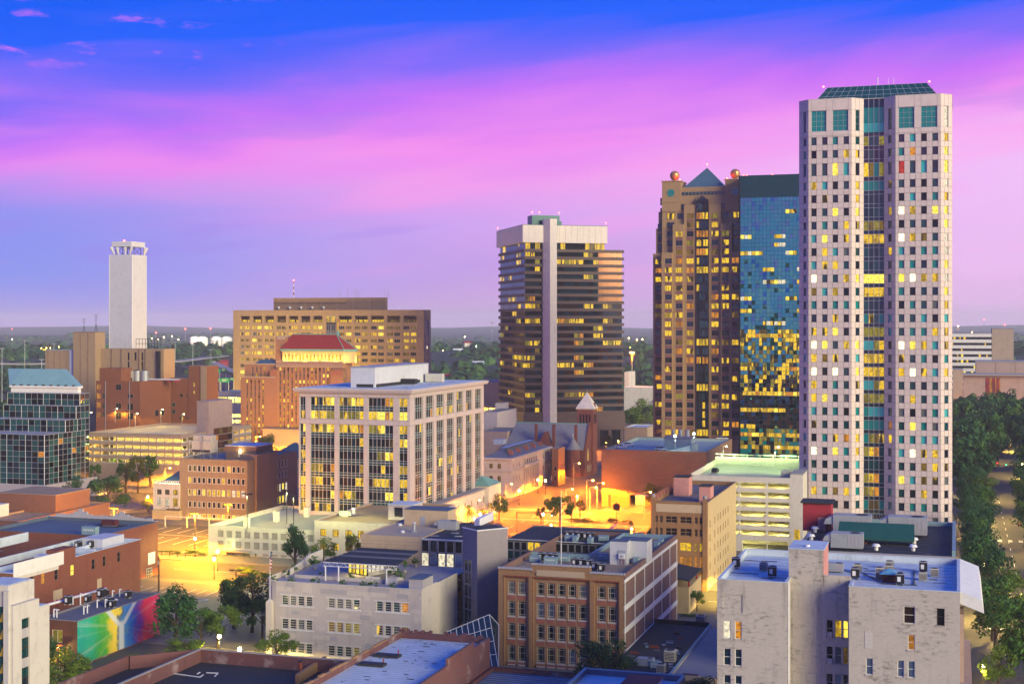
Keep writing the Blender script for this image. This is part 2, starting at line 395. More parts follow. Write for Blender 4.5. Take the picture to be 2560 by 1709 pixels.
def rows(n,h,first,pitch):return [(first+i*pitch,first+i*pitch+h) for i in range(n)]
MESH={}
def pane_mesh(w,h,mat,frame=None,fw=.06,nx=0,nz=0,style=None):
 """window: (frame mesh or None, pane mesh); local x along the wall, z up, y into the wall"""
 w,h=round(w,2),round(h,2);kp=('p',w,h,mat)
 if kp not in MESH:
  b=MB();b.face([(0,0,0),(w,0,0),(w,0,h),(0,0,h)],mat);MESH[kp]=b.mesh('pane')
 if not frame: return None,MESH[kp]
 kf=('f',w,h,frame,fw,nx,nz,style)
 if kf not in MESH:
  b=MB();d=fw*.9
  for x0,z0,x1,z1 in ((0,0,fw,h),(w-fw,0,w,h),(fw,0,w-fw,fw),(fw,h-fw,w-fw,h)):b.box(x0,-d,z0,x1,.02,z1,frame)
  g=fw*.7;xs=[w*(i+1)/(nx+1) for i in range(nx)];zs=[h*(i+1)/(nz+1) for i in range(nz)]
  if style=='cross': xs=[w*.22,w*.78];zs=[h*.13,h*.5,h*.87]
  for x in xs: b.box(x-g/2,-d*.8,fw,x+g/2,.015,h-fw,frame)
  for z in zs: b.box(fw,-d*.7,z-g/2,w-fw,.012,z+g/2,frame)
  MESH[kf]=b.mesh('window')
 return MESH[kf],MESH[kp]
def windows(parent,F,us,zs,depth,pick,frame=None,fw=.06,nx=0,nz=0,style=None,cap=300,name='window',hole=None,order=None,stuff_name=None,tilt=0.0):
 """one object per opening (frame > pane, or a bare pane); those past cap are joined in one part"""
 cells=[(i,j) for j in range(len(zs)) for i in range(len(us)) if hole is None or hole(i,j)]
 cells.sort(key=order or (lambda c: -c[1]));rest=MB()
 for n,(i,j) in enumerate(cells):
  (a,b),(c,d)=us[i],zs[j];mat=pick(i,j)
  if mat is None: continue
  if n>=cap:
   if tilt: t1,t2=rnd.gauss(0,tilt)*(b-a),rnd.gauss(0,tilt)*(d-c);rest.face([F.p(a,c,depth+t1+t2),F.p(b,c,depth-t1+t2),F.p(b,d,depth-t1-t2),F.p(a,d,depth+t1-t2)],mat)
   else: F.quad(rest,a,b,c,d,mat,depth)
   continue
  fm,pm=pane_mesh(b-a,d-c,mat,frame,fw,nx,nz,style)
  if fm:
   o=inst(name,fm,parent,F.p(a,c,depth),F.ang);inst('pane',pm,o,(0,0.005,0))
  else:
   o=inst(name,pm,parent,F.p(a,c,depth),F.ang)
   if tilt: o.rotation_euler=(rnd.gauss(0,tilt),0,F.ang+rnd.gauss(0,tilt))
 if rest.f: rest.build(stuff_name or name,parent,kind='stuff')
 return len(cells)
def weighted(seed,*pairs):
 r=random.Random(seed);ks=[p[0] for p in pairs];ws=[p[1] for p in pairs]
 return lambda i=0,j=0: r.choices(ks,ws)[0]
def runs(seed,on,off,p_row,p_on):
 """whole lit floors, then offices lit in runs"""
 r=random.Random(seed);lv={};st={}
 def f(i,j):
  if j not in lv: lv[j]=r.choice(p_row)
  if r.random()<.45 or j not in st: st[j]=r.random()<lv[j]
  k=on if st[j] else off
  return r.choices([x[0] for x in k],[x[1] for x in k])[0]
 return f
LIT=(('lit_yellow',5),('lit_amber',2),('lit_bright',2),('lit_patch',3),('lit_dim',2))
class Bld:
 """a building on the grid: origin at its near right-hand ground corner; front along -x, right side along +y"""
 def __init__(s,name,label,px_l=None,px_c=None,px_r=None,d=None,y=None,x=None,W=None,D=None,cat='building',group=None,z=0.0):
  if d is not None: s.x,s.y=at_d(px_c,d)
  else:
   s.y=y if y is not None else y_at(px_c,x);s.x=x if x is not None else x_at(px_c,y)
  s.W=W if W is not None else s.x-x_at(px_l,s.y);s.D=D if D is not None else y_at(px_r,s.x)-s.y
  s.e=thing(name,label,cat,(s.x,s.y,z),0,group);s.zb=z
  s.F=Face((-s.W,0),(0,0));s.R=Face((0,0),(0,s.D));s.B=Face((0,s.D),(-s.W,s.D));s.Lf=Face((-s.W,s.D),(-s.W,0))
 def zc(s,py):return z_at(py,s.x,s.y)-s.zb
 def uf(s,px):return x_at(px,s.y)-s.x+s.W
 def ur(s,px):return y_at(px,s.x)-s.y
def flat_roof(e,x0,y0,x1,y1,z,deck,par=.9,t=.35,cop='limestone',inner=None,proud=.08,ch=.12):
 """deck below a parapet whose outer face is the wall itself; coping on top"""
 if par>0:
  b=MB();inner=inner or deck;zd=z-par
  b.face([(x0+t,y0+t,zd),(x1-t,y0+t,zd),(x1-t,y1-t,zd),(x0+t,y1-t,zd)],deck)
  q=[(x0+t,y0+t),(x1-t,y0+t),(x1-t,y1-t),(x0+t,y1-t)]
  for i in range(4):
   a,c=q[i],q[(i+1) % 4];b.face([(c[0],c[1],zd),(a[0],a[1],zd),(a[0],a[1],z),(c[0],c[1],z)],inner)
  b.build('roof',e);c=MB();p=proud
  c.box(x0-p,y0-p,z,x1+p,y0+t+.03,z+ch,cop);c.box(x0-p,y1-t - .03,z,x1+p,y1+p,z+ch,cop)
  c.box(x0-p,y0+t+.03,z,x0+t+.03,y1-t - .03,z+ch,cop);c.box(x1-t - .03,y0+t+.03,z,x1+p,y1-t - .03,z+ch,cop)
  c.build('coping',e)
 else:
  MB().box(x0-proud,y0-proud,z,x1+proud,y1+proud,z+.15,deck).build('roof',e)
# ------------------------------------------------------------------ lights that hang on lamps
def bulb(parent,loc,energy,col,r=.25):
 l=bpy.data.lights.new('bulb','POINT');l.energy=energy;l.color=col;l.shadow_soft_size=r;l.cycles.max_bounces=2
 o=bpy.data.objects.new('bulb',l);COL.objects.link(o);o.location=loc;o.parent=parent
def spot(parent,loc,E,h,col,r=.3):
 """a street luminaire: it throws its light sideways so that the ground gets E evenly to about three times the height h"""
 k=('beam',round(E,1),round(h,1),col)
 if k not in MESH:
  l=bpy.data.lights.new('lamp_beam','SPOT');l.energy=E*39.5*h*h;l.color=col;l.shadow_soft_size=r;l.spot_size=radians(166);l.spot_blend=.25;l.use_nodes=True;nt=l.node_tree;e=nt.nodes['Emission']
  tc=nt.nodes.new('ShaderNodeTexCoord');sp=nt.nodes.new('ShaderNodeSeparateXYZ');nt.links.new(tc.outputs['Normal'],sp.inputs[0]);ab=nt.nodes.new('ShaderNodeMath');ab.operation='ABSOLUTE';nt.links.new(sp.outputs[2],ab.inputs[0]);mx=nt.nodes.new('ShaderNodeMath');mx.operation='MAXIMUM';nt.links.new(ab.outputs[0],mx.inputs[0]);mx.inputs[1].default_value=.28
  pw=nt.nodes.new('ShaderNodeMath');pw.operation='POWER';nt.links.new(mx.outputs[0],pw.inputs[0]);pw.inputs[1].default_value=-2.6;nt.links.new(pw.outputs[0],e.inputs['Strength']);l.cycles.max_bounces=2;MESH[k]=l
 o=bpy.data.objects.new('lamp_beam',MESH[k]);COL.objects.link(o);o.location=loc;o.parent=parent
SODIUM,WARM,GREENISH=(1.0,.25,.003),(1.0,.52,.04),(.92,1.0,.24)
def zf(B,py,px):return z_at(py,x_at(px,B.y),B.y)-B.zb
def zr(B,py,px):return z_at(py,B.x,y_at(px,B.x))-B.zb
def hit(px,o,dv):
 """distance along direction dv from world point o to the sight plane of pixel column px"""
 k=ray(px);den=dv[0]*k.y-dv[1]*k.x
 return -(o[0]*k.y-o[1]*k.x)/den
def panelled(parent,F,z0,z1,us,zs,m,cap=0,gap=.05,th=.07,name='panel',lo=0.0):
 """cladding panels in the grid the openings leave, a joint between each; returns how many became objects"""
 ub=[lo]+[x for s in us for x in s]+[F.L];zb=[z0]+[x for s in zs for x in s]+[z1];rest=MB();n=0
 for b in range(len(zb)-2,-1,-1):
  for a in range(len(ub)-1):
   w,h=ub[a+1]-ub[a],zb[b+1]-zb[b]
   if (a % 2 and b % 2) or w<.3 or h<.3: continue
   if n<cap:
    key=('pan',round(w,2),round(h,2),m)
    if key not in MESH:
     q=MB();q.box(gap,-th,gap,w-gap,.01,h-gap,m);MESH[key]=q.mesh('panel')
    inst(name,MESH[key],parent,F.p(ub[a],zb[b]),F.ang);n+=1
   else: F.slab(rest,ub[a]+gap,ub[a+1]-gap,zb[b]+gap,zb[b+1]-gap,-th,.01,m)
 if rest.f: rest.build(name,parent,kind='stuff')
 return n
def shell(w,x0,y0,x1,y1,z1,m,z0=0.0):
 for F in (Face((x0,y0),(x1,y0)),Face((x1,y0),(x1,y1)),Face((x1,y1),(x0,y1)),Face((x0,y1),(x0,y0))):F.quad(w,0,F.L,z0,z1,m)
def laps(parent,x0,y0,x1,y1,z,m,step=2.4,seed=0):
 """membrane seams and patches lying on a flat roof"""
 r=random.Random(seed);b=MB();n=int((y1-y0)/step)
 for k in range(1,n):b.box(x0,y0+k*step,z,x1,y0+k*step+.09,z+.02,m)
 for k in range(int((x1-x0)*(y1-y0)/55)):
  x,y=r.uniform(x0,x1-2),r.uniform(y0,y1-1.2);b.box(x,y,z,x+r.uniform(.5,2),y+r.uniform(.3,1.1),z+.03,r.choice([m,'roof_dirty',m]))
 b.build('roof_seam',parent,kind='stuff')
# ================================================================== TOWERS
def tower_pale():
 yF=at_d(2128,412)[1];x=lambda p: x_at(p,yF)
 ox,oy=x(2238),yF
 e=thing('office_tower','tallest pale stone tower with chamfered corners and a teal glass strip up the middle','skyscraper',(ox,oy,0))
 X=lambda p: x(p)-ox
 def cham(px,x0,sgn):
  return hit(px,(x0+ox,oy),(sgn*.7071,.7071))*.7071
 c0=cham(1998,X(2021),-1);c1=cham(2380,X(2351),1);k0=cham(2159,X(2128),1);k1=k0
 xs=X(2128)+k0;xe=X(2238.6)-k1;D=34.0;ZT=132.0;ZB=0.0
 pts=[(X(2021)-c0,D),(X(2021)-c0,c0),(X(2021),0),(X(2128),0),(xs,k0),(xe,k0),(X(2238.6),0),(X(2351),0),(X(2351)+c1,c1),(X(2351)+c1,D)]
 F=[Face(pts[i],pts[i+1]) for i in range(len(pts)-1)]
 kz=412/3500.0;zy=lambda py: EYE+(HZN-py)*kz
 hw=1.13;zs=[(zy(462.4+33.3*n)-hw,zy(462.4+33.3*n)+hw) for n in range(25,-1,-1)]+[(zy(422)-1.8,zy(422)+1.8),(zy(383.6)-hw,zy(383.6)+hw),(zy(350.3)-hw,zy(350.3)+hw)]
 zbig=[(zy(326),zy(273.8))];ztop=zs+zbig
 def cols(f,centers,w):return [(f.L*c-w/2,f.L*c+w/2) for c in centers]
 U={1: cols(F[1],[.62],1.15),2: cols(F[2],[.13,.385,.63,.885],1.5),3: cols(F[3],[.5],1.45),5: cols(F[5],[.52],1.45),6: cols(F[6],[.135,.385,.635,.885],1.55),7: cols(F[7],[.5],1.5)}
 wall=MB()
 F[0].quad(wall,0,F[0].L,ZB,ZT,'granite_pink');F[8].quad(wall,0,F[8].L,ZB,ZT,'granite_pink')
 wall.face([(pts[-1][0],D,ZB),(pts[0][0],D,ZB),(pts[0][0],D,ZT),(pts[-1][0],D,ZT)],'granite_pink')
 base=weighted(3,('glass_teal_dk',8),('glass_teal',4),('glass_blind',3),('glass_navy',4),('glass_dark',5),('glass_grey',1),('lit_yellow',.8),('lit_patch',2.8),('lit_dim',.9),('lit_amber',.5),('lit_bright',.4))
 hot={8: ('lit_bright',.55),13: ('lit_bright',.25),17: ('lit_yellow',.5),14: ('lit_bright',.35),20: ('lit_amber',.4),7: ('lit_patch',.4),5: ('lit_patch',.5)}
 r=random.Random(5)
 hot={23: .3,21: .4,18: .8,17: .25,13: .7,11: .45,7: .25,5: .2}
 def pick(face):
  def f(i,j):
   if j==len(zs):return 'glass_teal'
   if face==7 and j>15: return r.choice(['lit_bright','lit_yellow','lit_pale','lit_pale','lit_bright'])  # right chamfer: reflection of the bright horizon painted as lit panes
   if face in (2,3,6) and r.random()<hot.get(j,0):return r.choice(['lit_bright','lit_white','lit_yellow'])
   if r.random()<.012: return 'lit_red'
   return base()
  return f
 budget,wb=300,300
 for k in (2,6,3,5,1,7):
  f=F[k];dep=.30
  big=[(f.L*.07,f.L*.42),(f.L*.57,f.L*.93)] if k in (2,6) else U[k]
  zmid=zbig[0][0]-1.3
  pierced(wall,f,ZB,zmid,U[k],zs,dep,'joint_grey','granite_pink');pierced(wall,f,zmid,ZT,big,zbig,dep,'joint_grey','granite_pink')
  nb=panelled(e,f,ZB,zmid,U[k],zs,'granite_pink',cap=max(0,budget),gap=.05);budget-=nb
  panelled(e,f,zmid,ZT,big,zbig,'granite_pink',cap=0,gap=.04)
  n=windows(e,f,U[k],zs,dep,pick(k),cap=max(0,wb));wb-=n
  if k in (2,6):windows(e,f,big,zbig,dep,lambda i,j: 'glass_teal',frame='alu',fw=.10,nx=2,nz=3)
  else: windows(e,f,U[k],zbig,dep,lambda i,j: 'lit_pale' if k==7 else 'glass_teal_dk',frame='alu',fw=.06,nz=2)  # pale glow on the right chamfer stands for the reflected horizon
 wall.build('wall',e)
 # glass strip: vision pane row and dark spandrel row on every floor
 g=F[4];n=4;w=g.L/n;r2=random.Random(11);bars=MB();us=[(i*w+.05,(i+1)*w - .05) for i in range(n)]
 zsx=[];zz=[(a - .35,b+.15) for a,b in zs]
 litrow={}
 def strip(i,j):
  if j not in litrow: litrow[j]={21: 'lit_yellow',18: 'lit_bright',17: 'lit_yellow',14: 'lit_olive',13: 'half',12: 'lit_yellow',11: 'lit_yellow',10: 'half',9: 'lit_olive',5: 'mid',3: 'mid',2: 'mid'}.get(j) or r2.choice(['teal','dark','dark','mixed'])
  k=litrow[j]
  if k=='teal': return r2.choice(['glass_blind','glass_teal','glass_teal'])
  if k=='half': return ['glass_blind','glass_blind','lit_olive','lit_yellow'][i]
  if k=='mid': return ['lit_olive','lit_yellow','lit_amber','glass_teal_dk'][i]
  if k=='dark': return r2.choice(['glass_navy','glass_teal_dk'])
  if k=='mixed': return r2.choice(['glass_teal','lit_dim','lit_patch','glass_teal_dk','lit_olive'])
  return k
 windows(e,g,us,zz,.05,strip,name='glass_pane')
 sp=[(zz[j][1]+.08,zz[j+1][0] - .08) for j in range(len(zz)-1)]
 windows(e,g,us,sp,.05,lambda i,j: 'glass_navy',name='spandrel_pane')
 windows(e,g,us,[(zz[-1][1]+.2,zbig[0][0] - .6),(zbig[0][0] - .4,zbig[0][0]+2.4),(zbig[0][0]+2.5,zbig[0][1]+.8),(zbig[0][1]+1.0,ZT - .4)],.05,lambda i,j: ['glass_navy','glass_blind','glass_teal','glass_navy'][j],name='glass_pane')
 for i in range(n+1):g.slab(bars,max(0,i*w - .06),min(g.L,i*w+.06),6,ZT,-.05,.2,'alu')
 for j in range(len(zz)):
  for q in zz[j]:g.slab(bars,.06,g.L - .06,q - .05,q+.05,-.03,.18,'alu')
 g.quad(bars,0,g.L,0,ZT,'glass_dark',.25);bars.build('mullion',e)
 can=MB();z0,z1=6.2,9.4;can.face([(X(2128) - .2,-.8,z0),(X(2238.6)+.2,-.8,z0),(xe,k0 - .1,z1),(xs,k0 - .1,z1)],'glass_brown')
 for i in range(9):
  t=i/8;can.tube((X(2128)*(1-t)+X(2238.6)*t,-.82,z0),(xs*(1-t)+xe*t,k0 - .15,z1),.07,'alu',4)
 for q in (.0,.33,.66):can.tube((X(2128)*(1-q)+xs*q,-.82+q*k0,z0+(z1-z0)*q),(X(2238.6)*(1-q)+xe*q,-.82+q*k0,z0+(z1-z0)*q),.07,'alu',4)
 can.build('glass_canopy',e)
 # roof deck, coping and the glazed hipped lantern
 rf=MB();rf.face([(a,b,ZT - .6) for a,b in reversed(pts)][::-1],'roof_grey')
 for i in range(len(pts)-1):
  F[i].slab(rf,0,F[i].L,ZT,ZT+.15,-.1,.45,'granite_pink')
 rf.build('roof',e)
 hx0,hx1=X(2033),X(2351) - .6;hy0,hy1=2.0+k0,D-5;zr_=ZT+.2;zt=zr_+4.6;ix=3.4
 h=MB();lo=[(hx0,hy0),(hx1,hy0),(hx1,hy1),(hx0,hy1)];hi=[(hx0+ix,hy0+ix),(hx1-ix,hy0+ix),(hx1-ix,hy1-ix),(hx0+ix,hy1-ix)]
 for i in range(4):
  j=(i+1) % 4;h.face([(*lo[i],zr_),(*lo[j],zr_),(*hi[j],zt),(*hi[i],zt)],'glass_teal_dk')
 h.face([(*p,zt) for p in hi],'teal_dark');ro=h.build('glass_roof',e);gb=MB()
 for i in (0,1):
  j=i+1;nn=16 if i==0 else 10
  for q in range(nn+1):
   t=q/nn;a=Vector((*lo[i],zr_)).lerp(Vector((*lo[j],zr_)),t);b=Vector((*hi[i],zt)).lerp(Vector((*hi[j],zt)),t);gb.tube(a,b,.05,'alu',4)
  for q in (0,.33,.66,1):
   gb.tube(Vector((*lo[i],zr_)).lerp(Vector((*hi[i],zt)),q),Vector((*lo[j],zr_)).lerp(Vector((*hi[j],zt)),q),.05,'alu',4)
 gb.build('glazing_bar',ro)
 m=MB()
 for px,hh in ((2190,2.6),(2217,2.2),(2231,2.2)):m.tube((X(px),hy0+ix+1,zt),(X(px),hy0+ix+1,zt+hh),.12 if px==2190 else .05,'steel_white',5)
 m.build('antenna',e)
 for px,zz_ in ((2052,zt),(2322,zt)):
  b=MB();b.ball((X(px),hy0+ix,zz_+.35),.32,'beacon_red');b.build('beacon',e)
tower_pale()
def tower_gold():
 y0=at_d(1754,604)[1];x=lambda p: x_at(p,y0);ox,oy=x(1754),y0;kz=604/3500.0
 e=thing('office_tower','gold and brown stone tower with a dark blue pyramid roof between two globes','skyscraper',(ox,oy,0))
 zc=lambda cy: EYE+(HZN-(380+cy/1.96))*kz
 X=lambda cx: x(1580+cx/1.96)-ox
 mir=lambda a: -a
 body=MB();D=36
 # (left edge, top, front setback): the lower the tier the further it stands out
 tiers=[(X(93),zc(492),4.2),(X(105),zc(366),5.4),(X(115),zc(282),6.6)]
 for i,(a,t,s) in enumerate(tiers):
  body.box(a,s,0,-a,D-i,t,'gold_stone')
 body.box(X(140),3.4,0,-X(140),D-4,zc(207),'gold_stone')
 bays=[(X(145),X(197),zc(490),0.0),(X(197),X(250),zc(350),1.1),(X(250),X(310),zc(255),2.2)]
 body_o=body.build('wall',e)
 pitch=3.905;z_first=zc(1375)-1.1;nrow=25
 zs=[(z_first+i*pitch,z_first+i*pitch+2.25) for i in range(nrow)]
 pk=weighted(21,('glass_navy',10),('glass_dark',6),('lit_patch',9),('lit_yellow',3),('lit_amber',2.5),('lit_dim',2.5),('lit_olive',1))
 cnt=[300]
 def bay(a,b,top,yy,centre,w=3.0):
  f=Face((a,yy),(b,yy));zz=[q for q in zs if q[1]<top - .8]
  c=centre-a;us=[(c-w/2,c+w/2)];wl=MB();pierced(wl,f,0,top,us,zz,.35,'gold_stone')
  wl.face([(a,yy,0),(a,yy,top),(a,7,top),(a,7,0)][::-1],'gold_stone');wl.face([(b,yy,0),(b,7,0),(b,7,top),(b,yy,top)],'gold_stone');wl.face([(a,yy,top),(b,yy,top),(b,7,top),(a,7,top)],'gold_stone')
  wl.build('bay',e);n=windows(e,f,us,zz,.35,pk,frame=None,cap=cnt[0]);cnt[0]-=n
  sp=MB()
  for q in zz: f.slab(sp,us[0][0],us[0][1],q[0]-pitch+2.25+.05,q[0] - .25,-.03,.1,'rose_granite');f.slab(sp,us[0][0] - .1,us[0][1]+.1,q[0] - .22,q[0] - .02,-.1,.1,'gold_stone')
  for q in zz: f.slab(sp,c - .06,c+.06,q[0],q[1],.25,.36,'bronze')
  sp.build('spandrel',e,kind='stuff')
 cs=[(X(145),X(197),zc(490),0.0,X(178)),(X(197),X(250),zc(350),1.1,X(228)),(X(250),X(310),zc(255),2.2,X(280))]
 for a,b,t,yy,c in cs: bay(a,b,t,yy,c);bay(-b,-a,t,yy,-c)
 # outer left bay and the wings' upper windows
 for a,b,t,s,c in ((X(93),X(145),zc(492),4.2,X(121)),):
  f=Face((a,s),(b,s));us=[(c-a-1.5,c-a+1.5)];zz=[q for q in zs if q[1]<t - .5]
  n=windows(e,f,us,zz,-.04,pk,frame='bronze',fw=.1,cap=max(0,cnt[0]));cnt[0]-=n
  sp=MB()
  for q in zz: f.slab(sp,us[0][0],us[0][1],q[0]-1.5,q[0] - .1,-.06,.05,'rose_granite')
  sp.build('spandrel',e,kind='stuff')
 up=Face((X(140),3.4),(-X(140),3.4));ul=up.L
 for c0,c1 in ((X(183),zc(492)),(X(235),zc(350)),(-X(183),zc(492)),(-X(235),zc(350))):
  zz=[(z_first+i*pitch,z_first+i*pitch+2.6) for i in range(nrow+5)];zz=[q for q in zz if q[0]>c1+.5 and q[1]<zc(238)]
  windows(e,up,[(c0-X(140)-1.6,c0-X(140)+1.6)],zz,-.05,weighted(int(abs(c0)*7),('glass_navy',5),('lit_patch',1),('lit_yellow',1)),frame='bronze',fw=.12,nx=1)
 for a,b,s in ((X(115),X(140),6.6),(X(105),X(140),5.4)):
  f=Face((a,s),(b,s));windows(e,f,[(.8,f.L - .6)],rows(3,3.2,zc(350 if s==6.6 else 480),4.4),-.05,lambda i,j: 'glass_navy',frame='bronze',fw=.1)
 # central glass strip with a gabled head
 g=Face((X(312),1.8),(-X(312),1.8));st=MB();zt=zc(232)
 g.slab(st,0,g.L,0,zt,0,4,'glass_dark');c=g.L/2
 st.solid([(X(312),1.8,zt),(-X(312),1.8,zt),(0,1.8,zc(208)),(X(312),5.8,zt),(-X(312),5.8,zt),(0,5.8,zc(208))],[(0,1,2),(1,4,5,2),(0,2,5,3)],'glass_navy')
 for i in range(5):st.tube((X(312)+g.L*i/4,1.7,0),(X(312)+g.L*i/4,1.7,zt if i in (0,4) else zt+(zc(208)-zt)*(1-abs(i-2)/2)),.09,'bronze',4)
 st.tube((X(312),1.7,zt),(0,1.7,zc(208)),.12,'gold_stone',4);st.tube((-X(312),1.7,zt),(0,1.7,zc(208)),.12,'gold_stone',4)
 st.build('glass_strip',e);w=g.L/4;us=[(i*w+.1,(i+1)*w - .1) for i in range(4)]
 r=random.Random(4);lv={}
 def strip(i,j):
  if j not in lv: lv[j]=r.choices(['lit_yellow','lit_amber','n','one'],[2,1,5,5])[0]
  if lv[j]=='n': return r.choice(['glass_navy','glass_dark','glass_teal_dk'])
  if lv[j]=='one': return 'lit_yellow' if i==(0 if j>12 else 2) else 'glass_navy'
  return lv[j] if r.random()<.8 else 'lit_patch'
 zz=[(z_first+i*pitch - .3,z_first+i*pitch+2.5) for i in range(nrow+3)]
 windows(e,g,us,[q for q in zz if q[1]<zt],-.03,strip,name='glass_pane')
 # crown: corner blocks with round windows, clerestory, pyramid, globes
 zt=zc(138);cr=MB()
 for sx in (-1,1):
  x0,x1=sorted((sx*-X(140),sx*-X(233)));cr.box(x0,3.0,zt-13,x1,15,zt,'gold_stone');cr.box(x0 - .3,2.7,zt,x1+.3,15.3,zt+.5,'gold_stone');cr.box(x0 - .2,2.8,zt-9,x1+.2,15.2,zt-8.4,'gold_stone')
 cr.box(X(233),4.2,zc(190),-X(233),26,zc(166),'gold_stone');cr.build('crown_block',e)
 cl=MB();cl.box(X(233)+.1,4.0,zc(205),-X(233) - .1,20,zc(190),'glass_teal_dk')
 for i in range(13):t=X(233)+(-2*X(233))*i/12;cl.box(t - .08,3.9,zc(205),t+.08,4.02,zc(190),'gold_stone')
 cl.build('clerestory',e)
 for sx in (-1,1):
  w_=MB();cx=sx*-X(184);n=16
  P=[(cx+1.75*cos(2*pi*i/n),2.93,zc(193)+1.75*sin(2*pi*i/n)) for i in range(n)];w_.face(P,'glass_teal')
  for i in range(n):w_.tube(P[i],P[(i+1) % n],.12,'gold_stone',4)
  w_.tube(P[0],P[8],.06,'bronze',4);w_.tube(P[4],P[12],.06,'bronze',4);w_.build('round_window',e)
  b=MB();gx=sx*-X(192);b.cyl(gx,8,zt+.4,zt+1.0,1.6,'gold_stone',12);b.ball((gx,8,zt+3.1),2.15,'bronze_globe',16);b.build('globe',e)
  l=MB();l.ball((gx-sx*3.0,4.5,zt+.9),.4,'beacon_red');l.build('beacon',e);bulb(e,(gx-sx*2.6,5.0,zt+1.2),500,(1,.06,.03),.3)
 py=MB();b0,zb=X(245),zc(166);q=14.0;ap=(0,q,zc(62));lo=[(b0,4.6,zb),(-b0,4.6,zb),(-b0,23.4,zb),(b0,23.4,zb)]
 for i in range(4):py.face([lo[i],lo[(i+1) % 4],ap],'blue_roof')
 for i in range(4):py.tube(lo[i],ap,.10,'blue_roof',4)
 py.build('pyramid_roof',e);b=MB();b.tube(ap,(0,q,ap[2]+1.6),.08,'alu',5);b.ball((0,q,ap[2]+1.7),.4,'beacon_red');b.build('beacon',e)
tower_gold()
def tower_blue():
 y0=at_d(1925,590)[1];x=lambda p: x_at(p,y0);W=x(2040)-x(1851);ox=x(2040);kz=590/3500.0
 e=thing('glass_tower','blue mirror glass slab with a dark flat crown beside the gold tower','skyscraper',(ox,y0,0))
 f=Face((-W,0),(0,0));zt=EYE+(HZN-437)*kz;zg=EYE+(HZN-493)*kz;D=30
 b=MB();b.box(-W,.25,0,0,D,zg,'glass_dark');b.build('core_wall',e)
 c=MB();c.box(-W,-.1,zg,0,D+.1,zt,'teal_dark')
 for i in range(int(W/1.65)):c.box(-W+i*1.65,-.18,zg,-W+i*1.65+.12,-.1,zt,'teal_dark')
 c.build('crown',e)
 cols=20;w=W/cols;h=1.74;n=int((zg-8)/h);us=[(i*w+.05,(i+1)*w - .05) for i in range(cols)];zs=[(zg-(j+1)*h+.05,zg-j*h - .05) for j in range(n)]
 r=random.Random(9);lv={};st={}
 def pick(i,j):
  v=j/n;fl=j//2
  if j % 2==0: fl=j//2+500
  pj={3: .12,9: .35,11: .2,13: .75,17: .15,20: .2,24: .3,27: .35,30: .25}.get(j,0)
  if v<.5:
   if pj and (j,i//3) not in st: st[(j,i//3)]=r.random()<pj
   return r.choice(['lit_yellow','lit_pale','lit_patch','lit_bright']) if pj and st[(j,i//3)] else 'glass_mirror'
  if fl not in lv: lv[fl]=r.random()<(.62 if v<.78 else .5)  # lower half: yellow reflections of city lights put in as lit panes
  if j % 2==1 and lv[fl] and v<.92:
   if (fl,i//4) not in st: st[(fl,i//4)]=r.random()<(.35 if v<.45 else .75)
   if st[(fl,i//4)]:return r.choices(['lit_yellow','lit_bright','lit_patch','lit_pale','lit_amber'],[3,1.5 if v<.5 else .6,4,1 if v<.5 else 0,1 if v>.5 else .2])[0]
  if v>.5 and v<.76 and r.random()<.5: return r.choice(['lit_patch','lit_olive','lit_patch','lit_dim'])
  if v>=.88: return 'lit_yellow' if j % 3==0 and r.random()<.85 else r.choice(['lit_olive','glass_mirror_dk','glass_teal'])
  return 'glass_mirror' if v<.62+r.random()*.1 else r.choice(['glass_mirror_dk','glass_mirror_dk','glass_brown'])  # mirror darker low down, the reflected dark city put into its colour
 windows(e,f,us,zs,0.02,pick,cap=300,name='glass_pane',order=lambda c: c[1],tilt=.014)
 k=MB()
 for i in range(cols+1):f.slab(k,max(0,i*w - .05),min(f.L,i*w+.05),3,zg,-.03,.06,'teal_dark')
 for j in range(n+1):f.slab(k,0,f.L,zg-j*h - .045,zg-j*h+.045,-.025,.05,'teal_dark')
 k.build('mullion',e)
 s=MB();s.box(-W - .7,-.3,0,-W - .002,6,zt,'glass_dark');s.build('corner_pier',e)
 for px in (1858,1866,1930):
  q=MB();q.ball((x(px)-ox,1,zt+.3),.3,'beacon_red');q.build('beacon',e)
tower_blue()
